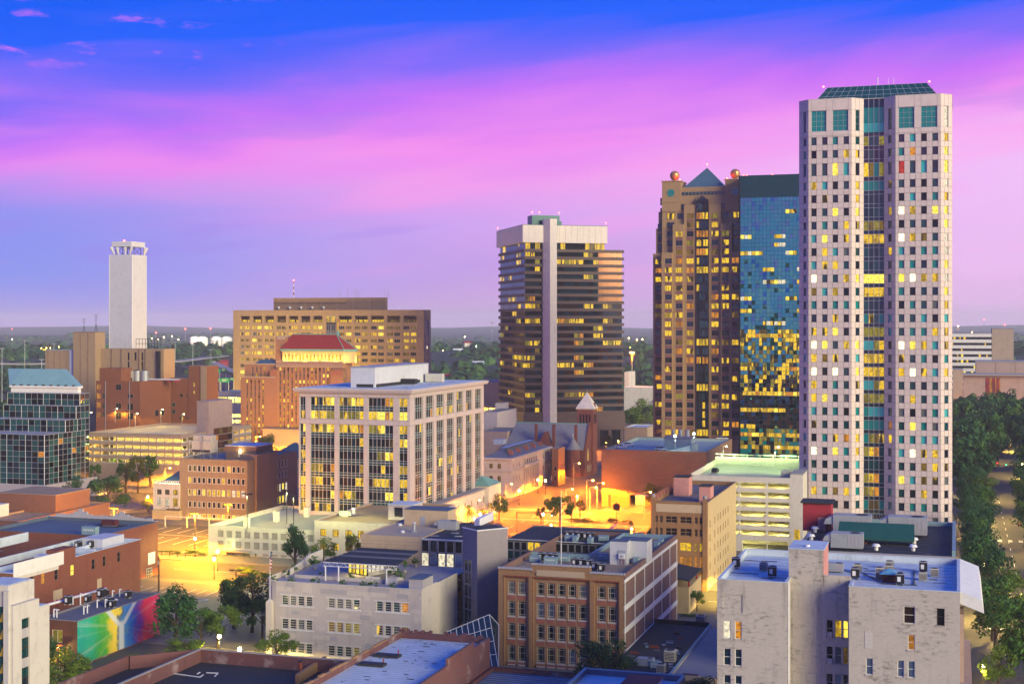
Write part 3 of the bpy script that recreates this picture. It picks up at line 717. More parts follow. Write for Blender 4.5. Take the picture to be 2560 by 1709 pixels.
def tower_banded():
 d0=735.0;ox,oy=at_d(1310,d0);kz=d0/3500.0
 a=YAW+radians(14.9);dv=(cos(a),sin(a));lv=(-sin(a),cos(a))
 W=hit(1560,(ox,oy),dv);Wc=hit(1517,(ox,oy),dv);Dl=hit(1246,(ox,oy),lv);Dl=min(Dl,60)
 e=thing('office_tower','dark purple banded tower with a white stone cap and a pale lift shaft','skyscraper',(ox,oy,0),a)
 zc=lambda cy: EYE+(HZN-(500+cy/2.613))*kz
 F=Face((0,0),(W,0));L=Face((0,Dl),(0,0));R=Face((W,0),(W,Dl));pitch=48.55/2.613*kz;nf=22
 zl=[zc(318)-i*pitch for i in range(nf+1)]
 core=MB();core.box(.9,.9,0,W - .9,Dl - .9,zl[0],'glass_dark');core.build('core_wall',e)
 u0,u1=hit(1355,(ox,oy),dv),hit(1386,(ox,oy),dv)
 for i,z in enumerate(zl):
  s=MB();s.box(0,0,z-1.55,W,Dl,z,'purple_granite');s.build('spandrel',e)
 r=random.Random(31);lvl={};st={}
 plan={0: .8,1: .75,2: .15,3: .25,4: .1,5: .05,6: .4,7: .45,8: .25,9: .75,10: .3,11: .35,12: .6,13: .12,14: .6,15: .9,16: .45,17: .15,18: .05,19: .85,20: .2,21: .45}
 def pick(side):
  def f(i,j):
   fl=nf-1-j;p=plan.get(fl,.2)*(.58 if side=='f' else .35)
   if side=='f' and fl<7 and i>14: return 'glass_copper'  # reflected orange glow put into the glass colour of these upper panes
   if (side,fl,i//2) not in st: st[(side,fl,i//2)]=r.random()<p
   if st[(side,fl,i//2)]:return r.choices(['lit_yellow','lit_patch','lit_amber','lit_dim','lit_olive'],[4,5,1,2,2 if side=='f' else 5])[0]
   return r.choice(['glass_dark','glass_navy','glass_brown'] if fl>6 else ['glass_dark','glass_navy','glass_navy'])
  return f
 zs=[(zl[i+1]+.03,zl[i]-1.58) for i in range(nf-1,-1,-1)]
 gF=Face((.85,.85),(W - .85,.85));gL=Face((.85,Dl - .85),(.85,.85))
 us=[x for x in spans(20,gF.L/20 - .12,gF.L,0.05)];ul=spans(12,gL.L/12 - .12,gL.L,.05)
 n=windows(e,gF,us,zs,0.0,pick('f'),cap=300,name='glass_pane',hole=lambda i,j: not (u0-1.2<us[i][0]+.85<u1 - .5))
 windows(e,gL,ul,zs,0.0,pick('l'),cap=0,name='glass_pane')
 # base: tall blank storey, then columns
 zb=zl[nf]-1.55;b=MB();b.box(-.5,-.5,zb-8.5,W+.5,Dl+.5,zb - .02,'purple_granite');b.build('base_wall',e)
 for i in range(9):
  c=MB();t=i/8;c.box(.2+t*(W-2.2),.2,0,2.0+t*(W-2.2),2,zb-8.5,'purple_granite');c.build('column',e)
 lob=MB();lob.box(3,3,0,W-3,Dl-3,zb-8.5,'glass_brown');lob.build('lobby',e)
 lf=Face((3,2.95),(W-3,2.95));windows(e,lf,spans(8,3.2,lf.L),[(.6,3.6)],0.0,weighted(2,('lit_amber',2),('lit_bright',2),('lit_yellow',1)),name='lobby_window')
 # stone cap and its slabs, plant room, lift shaft
 z0,z1=zc(277),zc(163);cap=MB();cap.box(-.9,-.9,z0,Wc,Dl+.5,z1,'marble_white');cap.build('cap_wall',e)
 t_=MB();t_.box(.9,.9,zl[0],Wc - .9,Dl - .9,z0,'glass_dark');t_.build('core_wall',e)
 gf=Face((.85,.85),(Wc - .9,.85));windows(e,gf,spans(16,gf.L/16 - .12,gf.L,.05),[(zl[0]+.05,z0 - .05)],0,weighted(8,('lit_yellow',2),('glass_dark',3),('lit_dim',1),('glass_navy',1)),name='glass_pane')
 gl=Face((.85,Dl - .9),(.85,.85));windows(e,gl,spans(9,gl.L/9 - .12,gl.L,.05),[(zl[0]+.05,z0 - .05)],0,weighted(8,('glass_navy',3),('lit_patch',1)),name='glass_pane')
 cf=Face((-.9,-.9),(Wc,-.9));cl=Face((-.9,Dl+.5),(-.9,-.9));key={}
 for f,nn in ((cf,14),(cl,7)):
  for i in range(nn):
   w=f.L/nn
   if f is cf and u0-1<i*w+w/2 - .9<u1: continue
   k=round(w,2)
   if k not in key:
    q=MB();q.box(.04,-.10,.04,w - .04,.0,z1-z0 - .04,'marble_white');key[k]=q.mesh('stone_slab')
   inst('stone_slab',key[k],e,f.p(i*w,z0),f.ang)
 rf=MB();rf.box(-1.0,-1.0,z1,Wc+.1,Dl+.6,z1+.25,'teal_dark');rf.build('roof',e)
 ph=MB();pa,pb=hit(1334,(ox,oy),dv),hit(1403,(ox,oy),dv);ph.box(pa,3,z1+.25,pb,12,z1+5.5,'teal_dark');ph.box(pb,4,z1+.25,pb+1.5,8,z1+2.6,'teal_dark');ph.build('plant_room',e)
 sh=MB();pr=4.6;m_=u0+(u1-u0)*.45;poly=[(u0+.4,1),(u0+.4,-.6),(m_,-pr),(u1,-pr),(u1,1)];sh.prism(poly,1,z1+3.2,'marble_white');so=sh.build('lift_shaft',e)
 jm=MB()
 sf=[Face(poly[i],poly[i+1]) for i in (1,2)];kk=0
 for f in sf:
  h=pitch;w=f.L;q=MB();q.box(.05,-.07,.05,w - .05,0,h - .05,'marble_white');me=q.mesh('stone_slab')
  z=2.0
  while z+h<z1+3.2: inst('stone_slab',me,so,f.p(0,z),f.ang);z+=h
 for u,v,z in ((-.4,Dl,z1+.25),(Wc - .5,0,z1+.25),(pa,3,z1+5.5),(pa+4,3,z1+5.5),(pb,4,z1+5.5)):
  q=MB();q.tube((u,v,z),(u,v,z+1.4),.06,'alu',4);q.ball((u,v,z+1.6),.38,'beacon_red');q.build('beacon',e)
tower_banded()
# ================================================================== MIDDLE AND FAR BUILDINGS
def simple(B,zt,mat,front=None,right=None,dep=.25,roof=None,reveal=None,z0=0.0,back=True):
 """walls with real openings; front / right = list of (us, zs, pick, window kwargs)"""
 w=MB()
 for F,groups in ((B.F,front),(B.R,right)):
  if not groups: F.quad(w,0,F.L,z0,zt,mat);continue
  groups=sorted(groups,key=lambda g: g[1][0][0]);lo=z0
  for k,g in enumerate(groups):
   hi=zt if k==len(groups)-1 else (g[1][-1][1]+groups[k+1][1][0][0])/2
   pierced(w,F,lo,hi,g[0],g[1],dep,mat,reveal);lo=hi
 for F in (B.B,B.Lf):F.quad(w,0,F.L,z0,zt,mat)
 w.build('wall',B.e)
 for F,groups in ((B.F,front),(B.R,right)):
  for g in groups or ():windows(B.e,F,g[0],g[1],dep,g[2],**(g[3] if len(g)>3 else {}))
 if roof: flat_roof(B.e,-B.W,0,0,B.D,zt,**roof)
def upx(B,pairs):return [(B.uf(a),B.uf(b)) for a,b in pairs]
def rpx(B,pairs):return [(B.ur(a),B.ur(b)) for a,b in pairs]
def zpx(B,px,pairs):return sorted((zf(B,b,px),zf(B,a,px)) for a,b in pairs)
def federal():
 B=Bld('government_building','wide tan precast office block with lit windows and a brown penthouse',583,1060,1077,d=853)
 zt=B.zc(774.5);c=lambda v: 560+v/3.67;y=lambda v: 660+v/3.67
 us=[]; lp=[(c(146+111.3*k+o),c(186+111.3*k+o)) for k in range(7) for o in (0,47)]
 rp=[(c(1050+148.7*k+o),c(1102+148.7*k+o)) for k in range(5) for o in (0,66)]
 zs=zpx(B,820,[(y(566+59.3*n),y(598+59.3*n)) for n in range(9)])
 zl=zpx(B,820,[(y(475),y(534))]);rc=(B.uf(c(936)),B.uf(c(1028)))
 lo,hi=upx(B,lp),upx(B,rp);logl=upx(B,[(c(146+111.3*k),c(235+111.3*k)) for k in range(7)]);logr=upx(B,[(c(1050+148.7*k),c(1170+148.7*k)) for k in range(5)])
 zm=zs[-1][1]+1.2;w=MB()
 pierced(w,B.F,0,zm,lo+[rc]+hi,zs,.5,'tan_concrete',hole=lambda i,j: i!=14)
 pierced(w,B.F,zm,zt,logl+logr,zl,2.0,'tan_concrete')
 B.R.quad(w,0,B.D,0,zt,'tan_concrete');B.B.quad(w,0,B.W,0,zt,'tan_concrete');B.Lf.quad(w,0,B.D,0,zt,'tan_concrete');w.build('wall',B.e)
 r=random.Random(77);lv=[.25,.3,.45,.2,.5,.2,.95,.95,.8][::-1]
 def pk(left):
  def f(i,j):
   n=len(zs)-1-j;p=[.95,.97,.45,.4,.45,.35,.3,.4,.5][n] if left else [.35,.85,.45,.45,.5,.4,.4,.5,.6][n]
   return r.choices(['lit_yellow','lit_bright','lit_patch','lit_dim'],[5,2 if left else 1,2,1])[0] if r.random()<p else r.choice(['glass_dark','glass_grey','glass_navy','lit_dim'])
  return f
 windows(B.e,B.F,lo,zs,.5,pk(True),frame='frame_cream',fw=.12,nx=2,cap=140)
 windows(B.e,B.F,hi,zs,.5,pk(False),frame='frame_cream',fw=.12,nx=2,cap=120)
 windows(B.e,B.F,logl,[(zl[0][0],zl[0][1]-2.2)],2.0,weighted(5,('lit_yellow',6),('lit_patch',3),('lit_dim',1)),frame='bronze',fw=.15,nx=4)
 windows(B.e,B.F,logr,[(zl[0][0],zl[0][1]-2.2)],2.0,weighted(6,('lit_dim',2),('lit_patch',3),('glass_grey',1)),frame='bronze',fw=.15,nx=4)
 # panel joints standing slightly proud, as on the precast
 j=MB()
 for q in range(8):u=B.uf(c(137+111.3*q));B.F.slab(j,u - .07,u+.07,0,zt,-.08,.02,'sandstone')
 for q in range(6):u=B.uf(c(1040+148.7*q));B.F.slab(j,u - .07,u+.07,0,zt,-.08,.02,'sandstone')
 for a,b in zs: B.F.slab(j,0,rc[0],b+.9,b+1.0,-.06,.02,'sandstone');B.F.slab(j,rc[1],B.W,b+.9,b+1.0,-.06,.02,'sandstone')
 j.build('joint_rib',B.e)
 s=MB();B.F.slab(s,rc[0],rc[1],0,zt-5,-.02,.01,'bronze');s.build('stair_recess',B.e)
 windows(B.e,B.F,[(rc[0]+.4,rc[0]+(rc[1]-rc[0])/2 - .1),(rc[0]+(rc[1]-rc[0])/2+.1,rc[1] - .4)],[(a - .8,b+.6) for a,b in zs]+[(zl[0][0],zl[0][1])],-.05,weighted(2,('glass_navy',4),('glass_grey',2),('lit_yellow',1)),frame='alu',fw=.15,nx=1)
 b=MB()
 for u in (.08,.62):B.R.slab(b,B.D*u,B.D*u+2,0,zt-6,-.5,.02,'sandstone')
 b.build('buttress',B.e)
 windows(B.e,B.R,[(B.D*.3,B.D*.55)],zs,-.04,weighted(9,('glass_grey',2),('lit_pale',1)),frame='frame_cream',fw=.15)
 flat_roof(B.e,-B.W,0,0,B.D,zt,'roof_gravel',par=.8,cop='tan_concrete')
 # penthouse
 x0,x1=B.uf(675)-B.W,B.uf(957)-B.W;zp=zf(B,745,800)+.3;p=MB();p.box(x0,5,zt - .8,x1,B.D-4,zp,'brown_precast')
 for q in range(8):u=x0+(x1-x0)*q/7;p.box(u - .08,4.9,zt - .8,u+.08,5.02,zp,'sandstone')
 p.box(x0+.3,4.2,zp-3.2,x0+(x1-x0)*.66,5.0,zp - .2,'brown_precast');p.build('penthouse',B.e)
 for q in range(5):
  d=MB();u=x0+4+q*7.8;d.cyl(u,4.0,zt+.4,zt+1.0,.12,'alu');d.ball((u,4.0,zt+1.7),.9,'steel_white',8,.9);d.build('dish',B.e)
 m=MB();mx=B.uf(720)-B.W;z=zp;hgt=zf(B,701,720)-zp
 for k in range(6):m.tube((mx,8,z+hgt*k/6),(mx,8,z+hgt*(k+1)/6),.38 - .04*k,'steel_white' if k % 2==0 else 'red_paint',5)
 m.build('mast',B.e);q=MB();q.ball((mx,8,zp+hgt+.3),.5,'beacon_red');q.build('beacon',B.e)
 a=MB()
 for px,h in ((775,4),(838,6),(858,7),(874,5),(880,5.5),(884,5),(952,6),(960,4)):a.tube((B.uf(px)-B.W,7,zp),(B.uf(px)-B.W,7,zp+h),.12,'alu',4)
 a.build('antenna',B.e)
federal()
def deco():
 B=Bld('telephone_building','orange brick stepped building with a glowing yellow lantern under a red hipped roof',690,857,880,d=720)
 c=lambda v: 560+v/3.67;y=lambda v: 660+v/3.67;zt=zf(B,y(905),780)
 us=upx(B,[(c(507+36.3*k),c(524+36.3*k)) for k in range(14)] );us=[u for u in us if u[1]<B.W-3.2]
 zs=zpx(B,780,[(y(950+58.2*n),y(1003+58.2*n)) for n in range(12)]);zs=[z for z in zs if z[0]>1]
 w=MB();pierced(w,B.F,0,zt,us,zs,.35,'brick_orange')
 ru=spans(3,1.0,B.D*.45);pierced(w,B.R,0,zt,ru,zs,.35,'brick_orange');B.B.quad(w,0,B.W,0,zt,'brick_orange');B.Lf.quad(w,0,B.D,0,zt,'brick_orange');w.build('wall',B.e)
 pk=weighted(12,('lit_bright',3),('lit_yellow',5),('lit_amber',2),('lit_dim',3),('glass_grey',6),('glass_dark',1))
 def stk(F,us,zs,dep=.33):
  r=MB()
  for a,b in zs:
   h=(b-a)*.54
   for u in us: F.quad(r,u[0],u[1],b-h,b,pk(),dep);F.quad(r,u[0],u[1],a,b-h - .1,'rose_granite' if pk()!='glass_dark' else 'glass_dark',dep - .05)
  r.build('window',B.e,kind='stuff')
 stk(B.F,us,zs);stk(B.R,ru,zs)
 # stepped corner pavilions with pale caps
 t=MB()
 for a,b in ((c(428),c(498)),(c(985),c(1110))):
  u0,u1=B.uf(a),min(B.W+.6,B.uf(b));z1=zf(B,y(975),780);B.F.slab(t,u0,u1,0,z1,-1.0,.01,'brick_orange')
  for k in range(3):B.F.slab(t,u0+.6+k*.2,u1 - .6-k*.2,z1-2.2+k,z1-1.6+k,-1.15,-.98,'terracotta')
 t.build('pavilion',B.e)
 fr=MB();z1=zf(B,y(898),780);z0=zf(B,y(945),780);B.F.slab(fr,0,B.W+.3,z0,z0+.7,-.3,.02,'sandstone');B.F.slab(fr,0,B.W+.3,z1 - .4,z1+.5,-.3,.3,'sandstone')
 for k in range(40):u=B.W*(k+.5)/40;B.F.slab(fr,u - .25,u+.25,z0+.9,z1 - .6,-.15,.02,'pink_concrete')
 B.R.slab(fr,0,B.D,z1 - .4,z1+.5,-.3,.3,'sandstone');fr.build('frieze',B.e)
 rf=MB();rf.box(-B.W,0,zt - .2,0,B.D,zt,'roof_gravel');rf.build('roof',B.e)
 # left wing in two steps
 x0,x1=B.uf(c(163))-B.W,-B.W - .002;wz=zf(B,y(1040),640);wz2=zf(B,y(922),640);FW_=Face((x0,-1.2),(x1,-1.2));wu=[]
 for k in range(5):a=B.uf(c(214+36.5*k))-B.W-x0;wu.append((a,a+.95))
 zw=[z for z in zs if z[1]<wz-1];m=MB();pierced(m,FW_,0,wz,wu,zw,.35,'brick_orange')
 m.face([(x0,-1.2,0),(x0,-1.2,wz),(x0,20,wz),(x0,20,0)],'brick_orange');m.face([(x0,-1.2,wz),(x1,-1.2,wz),(x1,20,wz),(x0,20,wz)],'roof_gravel')
 x2=B.uf(c(186))-B.W;F2=Face((x2,.6),(x1,.6));zu=[z for z in zpx(B,640,[(y(942+58.2*n),y(995+58.2*n)) for n in range(2)]) if z[0]>wz-1];wu2=[(a+x0-x2,b+x0-x2) for a,b in wu[1:]];pierced(m,F2,wz,wz2,wu2,zu,.3,'brick_orange')
 m.face([(x2,.6,wz),(x2,.6,wz2),(x2,18,wz2),(x2,18,wz)],'brick_orange');m.face([(x2,.6,wz2),(x1,.6,wz2),(x1,18,wz2),(x2,18,wz2)],'roof_gravel')
 for z,xx,yy in ((wz,x0,-1.3),(wz2,x2,.5)):m.box(xx - .2,yy - .1,z,x1,yy+.5,z+.6,'sandstone')
 m.build('wing',B.e);stk(FW_,wu,zw);stk(F2,wu2,zu,.28)
 bl=MB();hx=B.uf(c(240))-B.W;bl.solid([(hx,3,wz2+.1),(x1-1.5,3,wz2+.1),(x1-1.5,12,wz2+.1),(hx,12,wz2+.1),(hx+3,7,wz2+2.6),(x1-3,7,wz2+2.6)],[(0,1,5,4),(1,2,5),(2,3,4,5),(3,0,4)],'blue_roof');bl.build('blue_hip_roof',B.e)
 ch=MB();ch.box(B.uf(c(440))-B.W,4,zt,B.uf(c(545))-B.W,12,zf(B,y(668),700),'brick_orange');ch.box(B.uf(c(455))-B.W,3.9,zf(B,y(690),700) - .2,B.uf(c(530))-B.W,12.1,zf(B,y(668),700)+.5,'sandstone');ch.build('chimney_block',B.e)
 # lantern: glowing drum with lit openings, red hipped roof, gilded figure
 lx0,lx1=B.uf(c(512))-B.W,B.uf(c(1146))-B.W;ly0,ly1=3.0,B.D-2;zl=zf(B,y(812),780)+.6;k=4.5
 P=[(lx0,ly0),(lx1-k,ly0),(lx1,ly0+k),(lx1,ly1),(lx0,ly1)];ln=MB();ln.prism(P,zt,zl,'yellow_stucco');lo=ln.build('lantern',B.e)
 lf=Face(P[0],P[1]);un=spans(16,.7,lf.L)
 for q in range(17):pass
 wl=MB()
 for u in un: lf.slab(wl,u[0],u[1],zt+1.2,zl-1.6,-.06,.02,'lit_yellow')
 wl.build('lit_opening',lo);cn=MB()
 P2=[(a+(-.7 if a<lx0+1 else .7),b+(-.7 if b<ly0+1 else .4)) for a,b in P];cn.prism(P2,zl,zl+1.2,'copper_green');cn.build('cornice',B.e)
 zr=zf(B,y(662),740)+1.0;r0=B.uf(c(575))-B.W;r1=B.uf(c(985))-B.W;ym=(ly0+ly1)/2;z0=zl+1.2;R=[(P2[0][0],P2[0][1],z0),(P2[1][0],P2[1][1],z0),(P2[2][0],P2[2][1],z0),(P2[3][0],P2[3][1],z0),(P2[4][0],P2[4][1],z0),(r0,ym,zr),(r1,ym,zr)]
 rr=MB();rr.solid(R,[(0,1,6,5),(1,2,6),(2,3,6),(3,4,5,6),(4,0,5)],'red_tile');ro=rr.build('tiled_roof',B.e)
 rb=MB();rb.tube(R[1],R[6],.25,'copper_green',5);rb.tube(R[2],R[6],.25,'copper_green',5);rb.tube(R[5],R[6],.3,'copper_green',5);rb.build('ridge',ro)
 st=MB();zz=zr;sx=r1+.8
 st.cyl(sx,ym,zz - .3,zz+2.2,1.0,'copper_green',8,.4);st.cyl(sx,ym,zz+2.2,zz+6.2,.55,'gold_leaf',8,.35);st.ball((sx,ym,zz+6.8),.42,'gold_leaf');st.tube((sx,ym,zz+5.6),(sx+.9,ym,zz+7.8),.14,'gold_leaf',5);st.tube((sx,ym,zz+5.6),(sx - .7,ym,zz+4.6),.14,'gold_leaf',5);st.tube((sx+.1,ym,zz+3.6),(sx - .6,ym,zz+2.6),.2,'gold_leaf',5);st.build('gilded_statue',B.e)
 for q in range(7):bulb(B.e,(lx0+2+(lx1-lx0-5)*q/6,ly0-1.3,zt+1.0),2200,WARM,.4)
 bulb(B.e,(lx1+1.0,ly0+6,zt+1.0),1800,WARM,.4)
 # low street wing in front
 lw=MB();a,b=B.uf(c(430))-B.W,8;lw.box(a,-9,0,b,-1.25,zf(B,y(1515),740),'sandstone');lw.box(a - .4,-9.4,zf(B,y(1515),740),b+.4,-1.25,zf(B,y(1515),740)+.6,'sandstone');lw.build('street_wing',B.e)
deco()
def exchange_group():
 # windowless tan block
 B=Bld('exchange_building','windowless tan concrete block with a tall plain stair tower',183,238,263,d=690)
 zt=zf(B,831,210);w=MB();w.box(-B.W,0,0,0,B.D,zt,'tan_concrete')
 for k in range(1,3):B.F.slab(w,B.W*k/3 - .2,B.W*k/3+.2,0,zt,-.12,.01,'brown_precast')
 w.build('stair_tower',B.e);m=MB();m.box(-B.W - .1,-.1,zt,.1,B.D+.1,zt+.3,'brown_precast');m.build('coping',B.e)
 z2=zf(B,876,150);x0=x_at(113,B.y+2)-B.x;l=MB();l.box(x0,2,0,-B.W - .003,B.D+14,z2,'tan_concrete');l.box(x0 - .2,1.8,z2,-B.W - .003,2.4,z2+.5,'galvanised')
 for k in range(5):u=x0+(-B.W-x0)*(k+.5)/5;l.box(u - .15,1.88,0,u+.15,2.0,z2,'brown_precast')
 l.build('wall',B.e);v=MB();v.box(-B.W-3.4,1.7,0,-B.W-1.2,2.0,z2,'metal_panel');v.build('duct',B.e)
 # right part, folded front
 y1=B.y+B.D*.55;xr0=0.003;xr1=x_at(409,y1)-B.x;z3=z_at(872,B.x+xr1,y1);yy=y1-B.y;D2=y_at(437,B.x+xr1)-y1
 Fx=Face((xr0,yy),(xr1,yy));q=MB();sl=[(Fx.L*(x_at(a,y1)-B.x-xr0)/(xr1-xr0),Fx.L*(x_at(b,y1)-B.x-xr0)/(xr1-xr0)) for a,b in ((317.5,323.5),(334.5,341),(352,358))]
 zz=[(z_at(922,B.x,y1),z_at(903,B.x,y1)),(z_at(900,B.x,y1),z_at(880,B.x,y1))]
 pierced(q,Fx,0,z3,sl,zz,.6,'tan_concrete',hole=lambda i,j: not (i==1 and j==0))
 q.face([(xr1,yy,0),(xr1,yy+D2,0),(xr1,yy+D2,z3),(xr1,yy,z3)],'tan_concrete');q.face([(xr0,yy,z3),(xr1,yy,z3),(xr1,yy+D2,z3),(xr0,yy+D2,z3)],'roof_gravel');q.build('wall',B.e)
 windows(B.e,Fx,sl,zz,.6,lambda i,j: 'glass_dark',hole=lambda i,j: not (i==1 and j==0))
 for u in (.18,.34,.62,.72,.9):
  r=MB();Fx.slab(r,Fx.L*u - .25,Fx.L*u+.25,0,z3,-.35,.01,'brown_precast');r.build('pilaster',B.e)
 g=MB();gx=(x_at(400,y1)-B.x);Fx.slab(g,gx-xr0-1.2,gx-xr0+.6,0,z3-1,-1.2,-.4,'black_metal');g.build('ladder_cage',B.e)
 rk=MB();a,b=x_at(343,y1+4)-B.x,x_at(405,y1+4)-B.x
 for k in range(9):t=a+(b-a)*k/8;rk.tube((t,yy+3,z3),(t,yy+3,z3+5),.12,'black_metal',4)
 for z in (2.5,4.9):rk.tube((a,yy+3,z3+z),(b,yy+3,z3+z),.14,'black_metal',4)
 rk.build('antenna_frame',B.e)
 for px,h in ((210,7),(240,9)):
  s=MB();t=x_at(px,B.y+4)-B.x;s.tube((t,4,zt),(t,4,zt+h),.1,'black_metal',4)
  for k in (.72,.85,.97):s.tube((t-1.3*k,4,zt+h*k),(t+1.3*k,4,zt+h*k),.06,'black_metal',4)
  s.tube((t-1,4,zt),(t,4,zt+h*.5),.06,'black_metal',4);s.tube((t+1,4,zt),(t,4,zt+h*.5),.06,'black_metal',4);s.build('aerial',B.e)
 # relay tower
 T=Bld('relay_tower','white square relay tower with horn antennas under its flat top',274,330,367,d=715);zb=10;zt=zf(T,636.5,310)
 w=MB();w.box(-T.W,0,0,0,T.D,zt,'metal_panel');w.build('shaft',T.e)
 e=MB();e.box(-.25,-.25,0,.2,.2,zt,'steel_white');e.box(-T.W - .2,-.25,0,-T.W+.15,.2,zt,'steel_white');e.build('corner_trim',T.e)
 key={};n=26;hh=(zt-46)/n
 for F,nn in ((T.F,1),(T.R,1)):
  q=MB();q.box(.3,-.12,.03,F.L - .25,.0,hh - .03,'metal_panel');me=q.mesh('panel')
  for k in range(n):inst('panel',me,T.e,F.p(0,46+k*hh),F.ang)
 z1,z2=zf(T,616,310),zf(T,605,310);c=MB();c.box(-T.W+.9,.6,z1,-.7,T.D - .6,z2,'metal_panel');c.box(-T.W+.8,.5,z2,-.6,T.D - .5,z2+.3,'steel_white');c.build('flat_top',T.e)
 s=MB();xs=[-T.W+2.6,-T.W*.5,-2.6]
 for yy in (1.6,T.D-1.6):
  for x in xs: s.tube((x,yy,zt),(x,yy,z1),.16,'black_metal',5)
  for a,b in ((0,1),(1,2)):s.tube((xs[a],yy,zt),(xs[b],yy,z1),.1,'black_metal',4);s.tube((xs[b],yy,zt),(xs[a],yy,z1),.1,'black_metal',4)
 s.build('frame',T.e)
 for x,sg in ((-T.W+2.2,-1),(-T.W*.66,-.3),(-T.W*.36,.3),(-2.2,1)):
  h=MB();h.tube((x,1.2,zt+.2),(x+sg*1.7,.4,z1 - .3),.4,'metal_panel',8,.95);h.build('horn_antenna',T.e)
 for yy in (T.D-1.2,):
  h=MB();h.tube((-1.0,yy,zt+.2),(.6,yy - .6,z1 - .3),.5,'steel_white',8,1.3);h.build('horn_antenna',T.e)
 b=MB();b.ball((-T.W*.42,1.5,z2+.7),.55,'beacon_red');b.build('beacon',T.e)
exchange_group()
def red_block():
 B=Bld('brick_building','red brick windowless exchange with cooling towers on its roof',240,350,425,d=640)
 c=lambda v: v/3.733;y=lambda v: 900+v/3.733;zt=zf(B,953,300)
 f1=upx(B,[(c(905),c(938)),(c(957),c(980)),(c(1083),c(1133)),(c(1190),c(1245))]);sets={0: [(228,275),(310,360),(395,450),(490,538)],1: [(310,362),(398,455),(486,536)],2: [(224,278),(400,457),(487,550)],3: [(315,350),(402,460),(490,550)]}
 w=MB();shell(w,-B.W,0,0,B.D,zt,'brick_far');w.build('wall',B.e)
 for k,u in enumerate(f1):windows(B.e,B.F,[u],zpx(B,300,[(y(a),y(b)) for a,b in sets[k]]),-.03,(lambda i,j: 'lit_amber' if k==0 else 'glass_dark'),frame='brown_precast',fw=.1,nx=1)
 windows(B.e,B.R,rpx(B,[(c(1447),c(1480)),(c(1498),c(1530))]),[(zr(B,y(522),392),zr(B,y(465),392))],-.03,lambda i,j: 'glass_dark',frame='brown_precast',fw=.1)
 flat_roof(B.e,-B.W,0,0,B.D,zt,'roof_gravel',par=1.0,cop='brick_far')
 p=MB();p.box(-B.W+.5,2,zt-1,-B.W+12,11,zf(B,920,260),'brick_far');p.build('penthouse',B.e)
 for px in (264,324):
  d=MB();u=B.uf(px);B.F.slab(d,u - .12,u+.12,3,zt,-.2,-.02,'galvanised');d.build('downpipe',B.e)
 y2=B.y+B.D;C=Bld('brick_building','brown brick stair tower block standing behind the yellow parking deck',426,518,530,y=y2+.5)
 z2=zf(C,915,490);z3=zf(C,946,440);xs=C.uf(472)-C.W;w=MB();w.box(-C.W,0,0,xs,C.D+6,z3,'brick_far');w.box(xs+.003,-.2,0,0,C.D+6,z2,'brick_far');w.build('wall',C.e)
 t=MB();t.box(-3.2,-.6,0,-.2,-.21,z2,'tan_concrete');t.build('pilaster',C.e)
 windows(C.e,C.F,upx(C,[(c(1605),c(1640))]),zpx(C,440,[(y(398),y(432)),(y(460),y(500))]),-.03,lambda i,j: 'glass_teal_dk',frame='brown_precast',fw=.12)
 f=Face((-C.W,-.2),(0,-.2));windows(C.e,f,upx(C,[(484,488)]),zpx(C,490,[(956,966),(976,984)]),-.03,lambda i,j: 'lit_yellow',frame='brown_precast',fw=.1)
 windows(C.e,f,upx(C,[(c(1680),c(1712)),(c(1745),c(1760))]),zpx(C,460,[(y(315),y(340)),(y(525),y(550))]),-.03,lambda i,j: 'glass_dark',frame='brown_precast',fw=.1)
 m=MB();m.box(-C.W - .05,-.05,z3,xs,C.D+6,z3+.3,'brown_precast');m.build('coping',C.e);m=MB();m.box(xs,-.3,z2,.1,C.D+6,z2+.3,'brown_precast');m.build('coping',C.e)
 # cooling towers and a chiller on the deck
 for k,px in enumerate((326,343,362)):
  q=at_z(px,935-15+14,B.e.location.z+zt);x,yy=x_at(px,B.y+B.D*.45),B.y+B.D*.45
  t=thing('cooling_tower',['squat square cooling unit beside two round cooling towers','round galvanised cooling tower between its two neighbours','round galvanised cooling tower nearest the stair block'][k],'cooling tower',(x,yy,zt-1),0,'cooling towers on the red brick roof')
  b=MB()
  if k==0: b.box(-3,-1.5,.8,2.4,1.5,5.4,'unit_beige');b.box(-2.6,-1.55,1.0,2.0,-1.5,2.2,'dark_grille')
  else: b.cyl(0,0,.8,5.6,1.65,'galvanised',14);b.cyl(0,0,5.6,6.0,1.3,'dark_grille',14)
  b.build('casing',t);s=MB()
  for a in (-1.2,1.2):s.box(a - .1,-1.3,0,a+.1,1.3,.8,'galvanised')
  s.build('stand',t)
 pp=thing('pipe_rack','rack of white pipes along the red brick roof edge','pipes',(x_at(400,B.y+B.D*.7),B.y+B.D*.7,zt-1));b=MB()
 for k in range(5):b.tube((-9,k*.8,1.2+.2*(k % 2)),(9,k*.8,1.2+.2*(k % 2)),.18,'steel_white',5)
 b.build('pipe',pp);s=MB()
 for k in range(5):s.box(-8+4*k,-.2,0,-7.8+4*k,3.6,1.1,'red_paint')
 s.build('stand',pp)
red_block()
